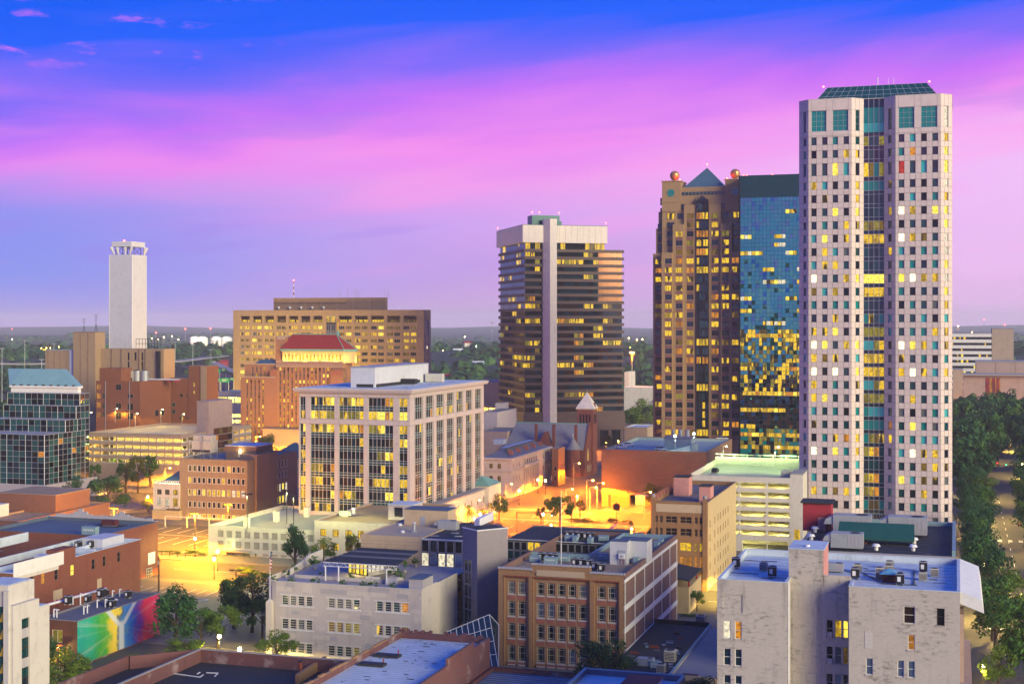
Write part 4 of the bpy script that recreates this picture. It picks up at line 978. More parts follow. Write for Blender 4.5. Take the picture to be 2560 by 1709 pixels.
def yellow_deck():
 B=Bld('parking_garage','long yellow-lit parking deck with open bands below the red brick block',213,453,628,d=560,cat='parking garage')
 zt=zf(B,1084,330);y=lambda v: 900+v/3.733;k=zf(B,y(722),330);lv=[]
 bands=[(722,762),(792,832),(858,895),(925,965)];zs=zpx(B,330,[(y(a),y(b)) for a,b in bands]);zs=[z for z in zs if z[0]>.5]
 usF=spans(12,B.W/12 - .55,B.W,.3);usR=spans(int(B.D/5),5 - .5,B.D,.3)
 w=MB();pierced(w,B.F,0,zt,usF,zs,.5,'sandstone','white_concrete');pierced(w,B.R,0,zt,usR,zs,.5,'sandstone','white_concrete');B.B.quad(w,0,B.W,0,zt,'sandstone');B.Lf.quad(w,0,B.D,0,zt,'sandstone');w.build('wall',B.e)
 for i,(a,b) in enumerate(zs):
  s=MB();s.box(-B.W+.4,.4,a-1.0,-.4,B.D - .4,a - .6,'white_concrete');s.build('floor_slab',B.e)
  for F in (B.F,B.R):
   r=MB();F.slab(r,.2,F.L - .2,a - .05,a+.35,.25,.4,'white_concrete');r.build('guard_rail',B.e)
 s=MB();s.box(-B.W+.4,.4,zt-1.3,-.4,B.D - .4,zt-1.0,'deck_green');s.build('top_deck',B.e)
 c=MB();c.box(-B.W+6,11,0,-6,11.3,zt-1.4,'white_concrete');c.build('core_wall',B.e)
 for a,b in zs:
  z=b+.2
  for i in range(7):bulb(B.e,(-B.W+5+(B.W-8)*i/6,4.5,z - .5),1500,(1,.68,.10),.3)
  for i in range(3):bulb(B.e,(-4.5,10+22*i,z - .5),1400,(1,.68,.10),.3)
 pr=MB()
 for F in (B.F,B.R):F.slab(pr,0,F.L,zt,zt+.15,-.15,.3,'sandstone')
 pr.build('coping',B.e)
 # stair tower with a glass side
 y0,y1=B.ur(526),B.ur(573);t=MB();x0=1.5;h=zf(B,1044,510)+5.0
 t.box(-4,y0-4,0,x0,y1,h,'pink_concrete');t.box(-4.2,y0-4.2,h,x0+.2,y1+.2,h+.4,'pink_concrete');t.build('stair_tower',B.e)
 G=Face((x0,y0),(x0,y1 - .4));windows(B.e,G,spans(4,G.L/4 - .15,G.L,.05),rows(7,2.6,2,2.9),-.06,weighted(3,('glass_copper',3),('lit_dim',2),('lit_amber',1),('glass_brown',2)),frame='bronze',fw=.12,nx=1)
yellow_deck()
def left_glass():
 B=Bld('glass_building','stepped dark glass office with white mullions and a pale teal hipped roof',-75,111,223,d=516,z=0.0)
 c=lambda v: v/3.733;y=lambda v: 900+v/3.733
 zb=zf(B,1212,111) ;fr=[0];tops=[]
 # side pixel columns where each tier's corner sits, and its top row
 tiers=[(111,1087),(c(610),1050),(c(710),1015),(c(745),984)]
 ys=[B.ur(p) if p>111 else 0 for p,_ in tiers];z1=[z_at(t,B.x,B.y+yy) for (p,t),yy in zip(tiers,ys)]
 lo=zb;core=MB();lit=weighted(17,('glass_curtain',9),('glass_mirror_dk',6),('glass_dark',4),('glass_navy',2))
 h=2.0;cap=300;fr_m=MB()
 for k,(yy,zt) in enumerate(zip(ys,z1)):
  Fk=Face((-B.W,yy),(0,yy));Rk=Face((0,yy),(0,B.D));n=max(1,round((zt-lo)/1.95));zz=[(lo+(zt-lo)*i/n+.05,lo+(zt-lo)*(i+1)/n - .05) for i in range(n)]
  core.box(-B.W,yy+.08,lo,-.08,B.D,zt,'glass_dark')
  for F,tag_ in ((Fk,'f'),(Rk,'r')):
   cols=max(2,round(F.L/2.7));us=spans(cols,F.L/cols - .1,F.L,.05)
   def pk(i,j,k=k,t=tag_):
    if k==3 and j==0 and t=='f' and 6<i<len(us)-6: return 'lit_yellow' if rnd.random()<.7 else 'glass_dark'
    if k==0 and rnd.random()<.04: return rnd.choice(['lit_amber','lit_dim','lit_patch'])
    return lit()
   cap-=windows(B.e,F,us,zz,0.0,pk,cap=max(0,min(cap,120 if tag_=='f' else 300)),name='glass_pane',order=lambda q: (-q[1],-q[0]))
   for i in range(cols+1):u=i*F.L/cols;wd=.06 if i % 3 else .13;F.slab(fr_m,max(0,u-wd/2),min(F.L,u+wd/2),lo,zt,-.10,.05,'alu' if i % 3 else 'steel_white')
   for i in range(n+1):z=lo+(zt-lo)*i/n;F.slab(fr_m,0,F.L,z - .05,z+.05,-.08,.04,'alu')
  lg=MB();lg.box(-B.W - .1,yy - .15,zt - .07,.15,B.D,zt+.07,'alu');lg.build('ledge',B.e);lo=zt+.07
 core.build('core_wall',B.e);fr_m.build('mullion',B.e)
 # white frieze and hipped metal roof
 yy=ys[-1];xr=-(x_at(219,B.y+yy)-x_at(206,B.y+yy));f0=z1[-1]+.12;f1=f0+1.9
 w=MB();w.box(-B.W,yy+2.0,f0,xr,B.D-2,f1,'paint_white');w.box(-B.W - .4,yy+1.5,f1,xr+.5,B.D-1.5,f1+.7,'paint_white');w.build('frieze',B.e)
 e0=(-B.W,yy+1.5);ex=xr+.4;ey=B.D-1.5;zt=f1+.7;hz=zt+6.2;i_=9.0;r=MB()
 Lo=[(-B.W - .4,yy+1.5),(ex,yy+1.5),(ex,ey),(-B.W - .4,ey)];xl=x_at(18,B.y+yy+10)-B.x;xrr=x_at(157,B.y+yy+10)-B.x;yt=yy+1.5+i_
 Hi=[(xl,yt),(xrr,yt),(xrr,max(yt+2,ey-i_)),(xl,max(yt+2,ey-i_))]
 for k in range(4):r.face([(*Lo[k],zt),(*Lo[(k+1) % 4],zt),(*Hi[(k+1) % 4],hz),(*Hi[k],hz)],'teal_metal')
 r.face([(*p,hz) for p in Hi],'teal_metal');ro=r.build('metal_roof',B.e);s=MB()
 for k in range(60):
  t=k/59;a=Vector((*Lo[0],zt)).lerp(Vector((*Lo[1],zt)),t);b=Vector((a.x,yt,hz))
  if a.x<xl: q=(a.x-Lo[0][0])/max(.1,xl-Lo[0][0]);b=Vector((a.x,Lo[0][1]+i_*q,zt+(hz-zt)*q))
  if a.x>xrr: q=(Lo[1][0]-a.x)/(Lo[1][0]-xrr);b=Vector((a.x,Lo[0][1]+i_*q,zt+(hz-zt)*q))
  s.tube(a,b,.07,'teal_metal',4)
 s.build('roof_seam',ro)
 for k in range(9):q=MB();u=-B.W+(B.W+xr)*(k+.5)/9;q.box(u - .5,yy+1.45,zt,u+.5,yy+2.2,zt+.5,'bronze');q.build('gutter_box',B.e)
 # pale stone podium the glass stands on
 P=Bld('podium_building','low pale pink stone podium the dark glass office stands on',-90,117,243,y=B.y-4.0)
 w=MB();w.box(-P.W,0,0,0,P.D,zb - .3,'granite_pale');w.build('wall',P.e);m=MB();m.box(-P.W,.3,zb - .3,-.3,P.D - .3,zb - .06,'roof_gravel');m.build('roof',P.e)
 c_=MB();c_.box(-P.W,-.15,zb - .3,.15,.3,zb+.5,'granite_pale');c_.box(-.3,.3,zb - .3,.15,P.D,zb+.5,'granite_pale');c_.build('coping',P.e)
 g=MB();gy=P.D;g.box(.003,gy-7,0,4.5,gy,zb-3,'granite_pale');g.solid([(0.01,gy-7.2,zb-3),(4.8,gy-7.2,zb-3),(4.8,gy+.2,zb-3),(.01,gy+.2,zb-3),(.01,gy-3.5,zb - .6),(4.8,gy-3.5,zb - .6)],[(0,1,5,4),(1,2,5),(2,3,4,5),(3,0,4)],'galvanised');g.build('gabled_porch',P.e)
left_glass()
def tan_office():
 B=Bld('office_building','tan five-storey office with paired white-framed windows above the yellow parking lot',449,618,743,d=463)
 c=lambda v: 360+v/3.92;y=lambda v: 1040+v/3.92;zt=B.zc(1152);k=z_at
 cols=[(432,465),(478,511),(523,557),(567,601),(622,656),(668,702),(713,748),(760,794),(815,849),(862,896),(908,941),(954,989)]
 us=upx(B,[(c(a),c(b)) for a,b in cols]);zs=zpx(B,540,[(y(485),y(550)),(y(603),y(665)),(y(720),y(785)),(y(840),y(902)),(y(960),y(1012))])
 r=random.Random(3);lit={4: .35,3: .2,2: .85,1: .3,0: .9}
 def pk(i,j):
  if r.random()<lit[j]:return r.choices(['lit_bright','lit_pale','lit_yellow','lit_patch'],[3,2,2,2])[0] if j in (2,0) else r.choice(['lit_patch','lit_yellow','lit_dim'])
  return r.choice(['glass_dark','glass_dark','glass_brown','glass_grey' if j<2 else 'glass_dark'])
 ru=rpx(B,[(c(1297),c(1317)),(c(1326),c(1344)),(c(1354),c(1375)),(c(1386),c(1406))])
 rz=sorted((zr(B,y(b),c(1350)),zr(B,y(a),c(1350))) for a,b in ((430,505),(540,605),(655,735),(775,850)))
 def pr(i,j):return r.choice(['lit_bright','lit_bright','lit_pale']) if j<2 else r.choice(['glass_dark','glass_grey'])
 simple(B,zt,'tan_stucco',[(us,zs,pk,dict(frame='frame_white',fw=.16,nz=0))],[(ru,rz,pr,dict(frame='frame_white',fw=.14))],dep=.18,roof=dict(deck='roof_grey',par=.6,cop='tan_stucco'))
 laps(B.e,-B.W+1,1,-1,B.D-1,zt - .6,'roof_white',3,9);u0,u1=B.ur(c(1085)),B.ur(c(1290));t=MB();t.box(-5.5,u0,0,.8,u1,zt+1.6,'tan_stucco');t.build('stair_tower',B.e)
 p=MB();p.box(-13,9,zt - .6,-1.5,21,zt+3.9,'brown_precast');p.box(-13.3,8.7,zt+3.9,-1.2,21.3,zt+4.2,'roof_white');p.build('penthouse',B.e);dd=MB();dd.box(-8.2,8.9,zt+.2,-7,9,zt+2.4,'unit_beige');dd.build('door',B.e)
 bulb(B.e,(-7.2,8.3,zt+2.6),260,(1,.8,.35),.15)
 lm=MB();lm.ball((-7.2,8.6,zt+2.7),.22,'lamp_warm');lm.build('wall_lamp',B.e)
 # cooling tower, standing on the roof
 T=thing('cooling_tower','tall beige twin-stack cooling tower on the tan office roof','cooling tower',(B.x-13.5-7.5,B.y+9,zt - .6));b=MB();b.box(-3.6,-2.5,2.2,3.6,2.5,6.2,'unit_beige');b.build('casing',T)
 s=MB()
 for x in (-3.5,-1.2,1.2,3.4):
  for yy in (-2.4,2.4):s.tube((x,yy,0),(x,yy,2.2),.1,'galvanised',4)
 s.build('stand',T);v=MB();v.box(-3.4,-2.56,2.4,3.4,-2.5,3.2,'dark_grille');v.build('grille',T)
 for x in (-1.9,1.9):q=MB();q.box(x-1.5,-1.7,6.2,x+1.5,1.7,8.0,'unit_beige');q.build('fan_stack',T)
 l=MB();l.tube((-4.3,-2.8,0),(-4.3,-2.8,6.6),.12,'galvanised',5);l.tube((-4.3,-2.8,6.4),(-3.2,-2.8,6.4),.12,'galvanised',5);l.tube((.2,-2.9,0),(.2,-2.9,8),.08,'galvanised',4);l.tube((.9,-2.9,0),(.9,-2.9,8),.08,'galvanised',4);l.build('pipe',T)
 # fire stair at its left end
 S_=thing('fire_stair','black steel fire stair climbing to a landing beside the tan office','stair',(B.x-B.W-1.5,B.y - .5,0));b=MB();h=zf(B,y(905),c(360));x0=-9.0
 n=16
 for i in range(n):b.box(-8.5+6.5*i/n,-1.2,h*(i+.6)/n,-8.5+6.5*(i+1)/n,0,h*(i+.6)/n+.06,'black_metal')
 for yy in (-1.2,0):b.tube((-8.5,yy,.2),(-2,yy,h),.08,'black_metal',4);b.tube((-8.5,yy,1.2),(-2,yy,h+1),.05,'black_metal',4)
 b.build('flight',S_);q=MB();q.box(-2,-1.3,h - .08,2.6,.1,h,'black_metal');q.build('landing',S_)
 for x in (-1.8,2.4,.4):q=MB();q.tube((x,-1.2,0),(x,-1.2,h+1),.07,'black_metal',4);q.build('post',S_)
 # white annex with the blue hip roof
 A=Bld('office_building','small white two-storey building with a blue hipped roof beside the tan office',383,448,None,d=470,D=17)
 za=zf(A,1212,420);ua=upx(A,[(c(125),c(172)),(c(203),c(250)),(c(283),c(330))]);zz=zpx(A,420,[(y(718),y(768)),(y(800),y(880))])
 simple(A,za,'white_stucco',[(ua,zz,weighted(6,('lit_pale',3),('lit_yellow',2),('glass_grey',2)),dict(frame='bronze',fw=.1,nx=3,nz=2))],None,dep=.3)
 pb=MB();pb.box(-A.W - .2,-.25,za,.1,A.D,za+.4,'white_stucco')
 for i in range(12):u=-A.W+A.W*(i+.5)/12;pb.box(u - .12,-.1,za+.4,u+.12,.15,za+1.3,'white_stucco')
 pb.box(-A.W,-.2,za+1.3,0,.25,za+1.55,'white_stucco');pb.build('balustrade',A.e)
 hr=MB();z0=za+.42;hr.solid([(-A.W+1,2,z0),(0,2,z0),(0,A.D,z0),(-A.W+1,A.D,z0),(-1.5,A.D*.5,z0+5.6),(0,A.D*.5,z0+5.6)],[(0,1,5,4),(2,3,4,5),(3,0,4),(1,2,5)],'blue_roof');hr.build('hip_roof',A.e)
 for i in range(5):bulb(A.e,(-A.W+2+A.W*i/5.5,1.0,za+.8),180,(1,.85,.4),.2)
 L_=MB();L_.box(-A.W+1,-2.2,0,1.2,-.02,zf(A,y(905),420) - .3,'yellow_stucco');L_.build('ground_floor',A.e)
 # second blue roof beyond
 C=Bld('brick_building','low brick building with a dark blue hipped roof behind the tan office',672,748,772,d=560);zc_=zf(C,1145,720);simple(C,zc_,'sandstone',[(spans(5,1.2,C.W),rows(3,1.9,2,4),weighted(4,('lit_amber',2),('glass_dark',2)),dict(frame='frame_cream',fw=.1))],None)
 h=MB();h.solid([(-C.W - .5,-.5,zc_),(.5,-.5,zc_),(.5,C.D+.5,zc_),(-C.W - .5,C.D+.5,zc_),(-C.W+9,C.D/2,zc_+6),(-3,C.D/2,zc_+6)],[(0,1,5,4),(1,2,5),(2,3,4,5),(3,0,4)],'blue_roof');h.build('hip_roof',C.e)
tan_office()
def low_garage():
 B=Bld('parking_garage','low white parking garage with square lattice openings facing the street',521,786,None,d=389,D=46,cat='parking garage')
 c=lambda v: 360+v/3.92;y=lambda v: 1040+v/3.92;zt=B.zc(1326)
 cols=[(720,777),(807,862),(896,953),(984,1041),(1073,1131),(1161,1220),(1250,1308),(1338,1397),(1426,1484),(1515,1573),(1603,1662)]
 us=upx(B,[(c(a),c(b)) for a,b in cols]);h1,h2,h3=[(zf(B,y(b),c(1000)),zf(B,y(a),c(1000))) for a,b in ((1130,1195),(1230,1298),(1340,1410))]
 h3=(max(.3,h3[0]),h3[1]);w=MB();zA=(h2[0]+h3[1])/2
 top=[h2,h1];pierced(w,B.F,zA,zt,us,top,.35,'white_concrete')
 gates=[(B.uf(c(805)),B.uf(c(888))),(B.uf(c(957)),B.uf(c(1040)))];lowu=[us[0]]+gates+[(B.uf(c(1080)),B.uf(c(1102)))]+us[5:7]+us[7:8]+us[8:]
 pierced(w,B.F,0,zA,[us[0]],[h3],.35,'white_concrete',u1=(us[0][1]+gates[0][0])/2)
 pierced(w,B.F,0,zA,gates+[(B.uf(c(1080)),B.uf(c(1102)))],[(0.0,h3[1]+.1)],.6,'white_concrete',u0=(us[0][1]+gates[0][0])/2,u1=us[5][0] - .6)
 pierced(w,B.F,0,zA,us[5:],[h3],.35,'white_concrete',u0=us[5][0] - .6)
 B.R.quad(w,0,B.D,0,zt,'white_concrete');B.B.quad(w,0,B.W,0,zt,'white_concrete');B.Lf.quad(w,0,B.D,0,zt,'white_concrete');w.build('wall',B.e)
 # lattice screens, one per opening
 def screen(u,z):
  ww,hh=u[1]-u[0],z[1]-z[0];k=('scr',round(ww,1),round(hh,1))
  if k not in MESH:
   b=MB();nx,nz=7,6
   for i in range(nx+1):b.box(ww*i/nx - .07,0,0,ww*i/nx+.07,.14,hh,'concrete')
   for i in range(nz+1):b.box(0,.02,hh*i/nz - .07,ww,.12,hh*i/nz+.07,'concrete')
   MESH[k]=b.mesh('lattice_screen')
  inst('lattice_screen',MESH[k],B.e,B.F.p(u[0],z[0],.15),0)
 for u in us:
  for z in (h1,h2):screen(u,z)
 for u in [us[0]]+us[5:]:screen(u,h3)
 f=MB()
 for z in (h1[0] - .5,h2[0] - .5):f.box(-B.W+.3,.4,z - .3,-.3,B.D,z,'white_concrete')
 f.build('floor_slab',B.e)
 bk=MB();bk.box(-B.W+1,13,0,-1,13.2,zt-1.5,'tan_concrete');bk.build('core_wall',B.e)
 dk=MB();dk.box(-B.W+.3,.3,zt-1.3,-.3,B.D - .3,zt-1.1,'deck_green');dk.build('roof_deck',B.e)
 cp=MB();cp.box(-B.W - .1,-.1,zt,.1,.4,zt+.15,'white_concrete');cp.box(-B.W - .1,.4,zt,-B.W+.4,B.D,zt+.15,'white_concrete');cp.build('coping',B.e)
 cn=MB();cn.box(gates[0][0]-B.W-1.2,-1.6,h3[1]+.35,gates[1][1]-B.W+.4,-.02,h3[1]+.75,'concrete');cn.build('entrance_canopy',B.e)
 gl=MB();gl.box(gates[0][0]-B.W,.5,0,gates[0][1]-B.W,.6,h3[1],'deck_green');gl.build('roller_door',B.e)
 for z in (h1[1],h2[1],h3[1]):
  for i in range(9):bulb(B.e,(-B.W+3+(B.W-6)*i/8,5,z - .1),60 if z>h3[1] else 90,(1,.86,.22),.3)
 bulb(B.e,(gates[1][0]-B.W+1.5,3,2.6),500,(1,.95,.3),.3);bulb(B.e,(gates[0][0]-B.W+1.5,-1.0,3.2),150,(.9,1,.3),.3)
 for i,px in enumerate((583,609,642)):
  u=B.uf(px)-B.W;q=thing('stair_bulkhead',['small white roof pier at the garage deck corner','small white roof pier midway along the garage deck edge','small white roof pier farthest along the garage deck edge'][i],'roof pier',(B.x+u,B.y+8+i*12,zt-1.1),0,'roof piers on the low garage');b=MB();b.box(-.7,-.7,0,.7,.7,3,'white_concrete');b.build('shaft',q);b=MB();b.box(-.8,-.8,3,.8,.8,3.15,'concrete');b.build('cap',q)
 # two-storey pinkish neighbour with the gravel roof
 Q=Bld('office_building','pale pink two-storey building with a tan gravel roof beside the low garage',786,1000,None,y=B.y-1.0,D=44);z2=zf(Q,1301,790)
 qc=lambda v: 640+v/3.344;qy=lambda v: 1240+v/3.344
 qu=upx(Q,[(qc(535),qc(588)),(qc(640),qc(692)),(qc(746),qc(800)),(qc(852),qc(906)),(qc(960),qc(1012))]);qz=zpx(Q,820,[(qy(275),qy(335)),(qy(390),qy(450))])
 simple(Q,z2,'granite_pale',[(qu,qz,weighted(4,('lit_yellow',3),('glass_grey',2),('lit_patch',2)),dict(frame='bronze',fw=.1,nx=2,nz=1))],None,dep=.3,roof=dict(deck='roof_gravel',par=.5,cop='granite_pale'))
 b=MB();x0,x1=Q.uf(928)-Q.W,Q.uf(990)-Q.W;b.box(x0,12,z2 - .5,x1,20,z2+3.6,'granite_pale');b.box(x0 - .15,11.85,z2+3.6,x1+.15,20.15,z2+3.8,'roof_white');b.build('roof_house',Q.e);windows(Q.e,Face((x0,12),(x1,12)),[(2.0,4.4)],[(z2+.4,z2+3)],-.05,lambda i,j: 'glass_navy',frame='bronze',fw=.12,nx=2,nz=1)
 for i,(px,yy) in enumerate(((864,14),(883,18))):
  t=thing('roof_vent',['grey twin roof unit on the tan gravel roof','round white roof vent on the tan gravel roof'][i],'roof vent',(x_at(px,Q.y+yy),Q.y+yy,z2 - .5));b=MB()
  if i==0: b.box(-1.8,-.7,.3,1.8,.7,1.5,'galvanised')
  else: b.cyl(0,0,.2,1.2,.6,'steel_white');b.ball((0,0,1.5),.75,'steel_white',8,.8)
  b.build('casing',t);s=MB();s.box(-.9,-.6,0,.9,.6,.25,'concrete');s.build('kerb',t)
low_garage()
def office():
 B=Bld('office_building','pinkish stone office with tall glazed bays and a grey roof penthouse',747,1024,1209,d=421)
 c6=lambda v: 740+v/9.035;zt=B.zc(983);dz=zt
 def zq(py,px=752):return zf(B,py,px)
 fl=[1276-33.55*k for k in range(7)]
 F,R=B.F,B.R;us=upx(B,[(749.4,763.5),(775.5,835.7),(846.5,908.5),(920,982.5),(997,1018)])
 rc=lambda v: 990+v/9.7875;ru=rpx(B,[(rc(455),rc(660)),(rc(725),rc(920)),(rc(985),rc(1170)),(rc(1235),rc(1415)),(rc(1475),rc(1640)),(rc(1705),rc(1865)),(rc(1930),rc(2085))])
 zt1=(zq(1045.5),zq(990.7));zt2=(zq(1276),zq(1058));w=MB()
 pierced(w,F,0,zt,us,[zt2,zt1],.55,'joint_grey','granite_pale');pierced(w,R,0,zt,ru,[zt2,zt1],.55,'joint_grey','granite_pale');B.B.quad(w,0,B.W,0,zt,'granite_pale');B.Lf.quad(w,0,B.D,0,zt,'granite_pale');w.build('wall',B.e)
 fp=(zt1[1]-zt1[0])/2;n2=7;p2=(zt2[1]-zt2[0])/(n2 - .35)
 floors=[(zt2[0]+p2*k-(0 if k else 0),min(zt2[1],zt2[0]+p2*k+p2*.66)) for k in range(n2)]+[(zt1[0],zt1[0]+fp*.76),(zt1[0]+fp*1.2,zt1[1])]
 r=random.Random(44);LV={0: .55,1: .4,2: .5,3: .55,4: .25,5: .3,6: .6,7: .95,8: .5}
 LITR=(['lit_yellow','lit_patch','lit_bright','lit_amber','lit_olive'],[3,5,1.5,1,2])
 def fr_mesh(ww,hh,nx):
  k=('ofr',round(ww,1),round(hh,1),nx)
  if k not in MESH:
   b=MB()
   for i in range(nx+1):x=.07+(ww - .14)*i/nx;b.box(x - .06,-.12,0,x+.06,.02,hh,'alu')
   for z in (.06,hh - .06):b.box(0,-.10,z - .06,ww,.01,z+.06,'alu')
   MESH[k]=b.mesh('window')
  return MESH[k]
 for Fc,U,nx0 in ((F,us,6),(R,ru,4)):
  for i,(a,b) in enumerate(U):
   nx=nx0 if b-a>3.2 else 2;corner=Fc is F and i==4
   for j,(z0,z1) in enumerate(floors):
    o=inst('window',fr_mesh(b-a,z1-z0,nx),B.e,Fc.p(a,z0,.5),Fc.ang);ww=(b-a)/nx;on=False
    P=LV[j]*(1.0 if Fc is F else .42);P=.97 if corner and j not in (4,5) else P
    rest=MB()
    for q in range(nx):
     if r.random()<.5 or q==0: on=r.random()<P
     m=r.choices(*LITR)[0] if on else r.choices(['glass_dark','glass_navy','glass_brown','lit_dim'],[5,3,3,.5])[0]
     if corner and on: m=r.choice(['lit_yellow','lit_bright','lit_yellow'])
     if Fc is F: inst('pane',pane_mesh(ww,z1-z0,m)[1],o,(ww*q,.03,0))
     else: rest.face([(ww*q,.03,0),(ww*(q+1),.03,0),(ww*(q+1),.03,z1-z0),(ww*q,.03,z1-z0)],m)
    if rest.f: rest.build('glazing',o)
   # dark spandrel glass between floors with its three rails
   for j in range(len(floors)-1):
    z0,z1=floors[j][1],floors[j+1][0]
    if j==n2-1 or z1-z0>3: continue
    s=MB();Fc.slab(s,a,b,z0,z1,.52,.6,'glass_teal_dk');zm=(z0+z1)/2;Fc.slab(s,a,b,zm - .08,zm+.08,.38,.5,'alu')
    for q in range(nx+1):x=a+.07+(b-a - .14)*q/nx;Fc.slab(s,x - .06,x+.06,z0,z1,.4,.5,'alu')
    s.build('spandrel',B.e)
 # cladding joints: proud stone panels on piers and bands
 pc=0;q_=zt-zt1[1]
 panelled(B.e,F,0,zt,us,[zt2,zt1],'granite_pale',cap=40,gap=.05)
 panelled(B.e,R,0,zt,ru,[zt2,zt1],'granite_pale',cap=40,gap=.05)
 k=MB();ov=1.1;z0=zt;k.box(-B.W-ov,-ov,z0,ov,B.D+ov,z0+.5,'granite_pale');k.box(-B.W-ov - .3,-ov - .3,z0+.5,ov+.3,B.D+ov+.3,z0+1.15,'granite_pale');k.build('cornice',B.e)
 rf=MB();rf.box(-B.W - .6,-.6,z0+1.15,.6,B.D+.6,z0+1.22,'roof_white');rf.build('roof',B.e);z0+=1.22
 laps(B.e,-B.W+1,1,-1,B.D-1,z0,'roof_grey',4,8);px0,px1=877,937;yy=8.0;X=lambda p,t: x_at(p,B.y+t)-B.x;ph=MB();D2=y_at(1071,B.x+X(px1,yy))-B.y;h=z_at(919,B.x+X(px1,yy),B.y+yy)
 ph.box(X(px0,yy),yy,z0,X(px1,yy),D2,h,'metal_panel');ph.box(X(px0,yy) - .15,yy - .15,h,X(px1,yy)+.15,D2+.15,h+.25,'galvanised');ph.build('penthouse',B.e)
 lv=MB();lv.box(X(px0,yy)+2,yy - .1,z0,X(px1,yy) - .5,yy,z0+1.0,'dark_grille');lv.box(X(px1,yy),yy+1,z0,X(px1,yy)+.1,D2-8,z0+1.0,'dark_grille');lv.build('louvre',B.e)
 for i,(px,t,s) in enumerate(((1023,30,2.4),(1087,50,3.0))):
  o=thing('roof_unit',['dark low roof unit beside the grey penthouse','pale boxy roof unit at the far end of the grey penthouse'][i],'roof unit',(x_at(px,B.y+t),B.y+t,z0));b=MB();b.box(-s,-1.2,.25,s,1.2,1.9+i,'black_metal' if i==0 else 'unit_beige');b.build('casing',o);b=MB();b.box(-s+.2,-1,0,s - .2,1,.25,'galvanised');b.build('base_frame',o)
 # stone bank wing along the right side
 x2=B.x+3.2;y0=B.y+4;P=Bld('bank_building','low cream stone bank wing with a dark ledge under the glazed office',None,None,1223,x=x2,y=y0,W=6);P.W=x2-B.x - .02;zq2=z_at(1222,x2,y_at(1213,x2))
 n=7;simple(P,zq2,'limestone_c',None,[(spans(9,1.3,P.D),[(1.2,3.2),(zq2-4.4,zq2-2.2)],weighted(4,('lit_amber',3),('glass_brown',2),('lit_yellow',1)),dict(frame='bronze',fw=.1,nx=1))],dep=.35)
 t=MB();t.box(-P.W,-.3,zq2,.5,P.D+.3,zq2+.5,'grey_concrete');t.build('coping',P.e)
 g=Bld('bank_building','cream stone corner pavilion with a green copper roof beyond the bank wing',None,None,1252,x=x2+1.5,y=y_at(1222,x2+1.5),W=14);zg=z_at(1215,g.x,g.y)
 simple(g,zg,'limestone_c',None,[(spans(3,1.5,g.D),[(1.2,4.2)],lambda i,j: 'lit_amber',dict(frame='bronze',fw=.1))]);hp=MB();hp.solid([(-14,0,zg),(.4,-.4,zg),(.4,g.D+.4,zg),(-14,g.D+.4,zg),(-8,g.D/2,zg+3),(-5,g.D/2,zg+3)],[(0,1,5,4),(1,2,5),(2,3,4,5),(3,0,4)],'copper_green');hp.build('copper_roof',g.e)
office()
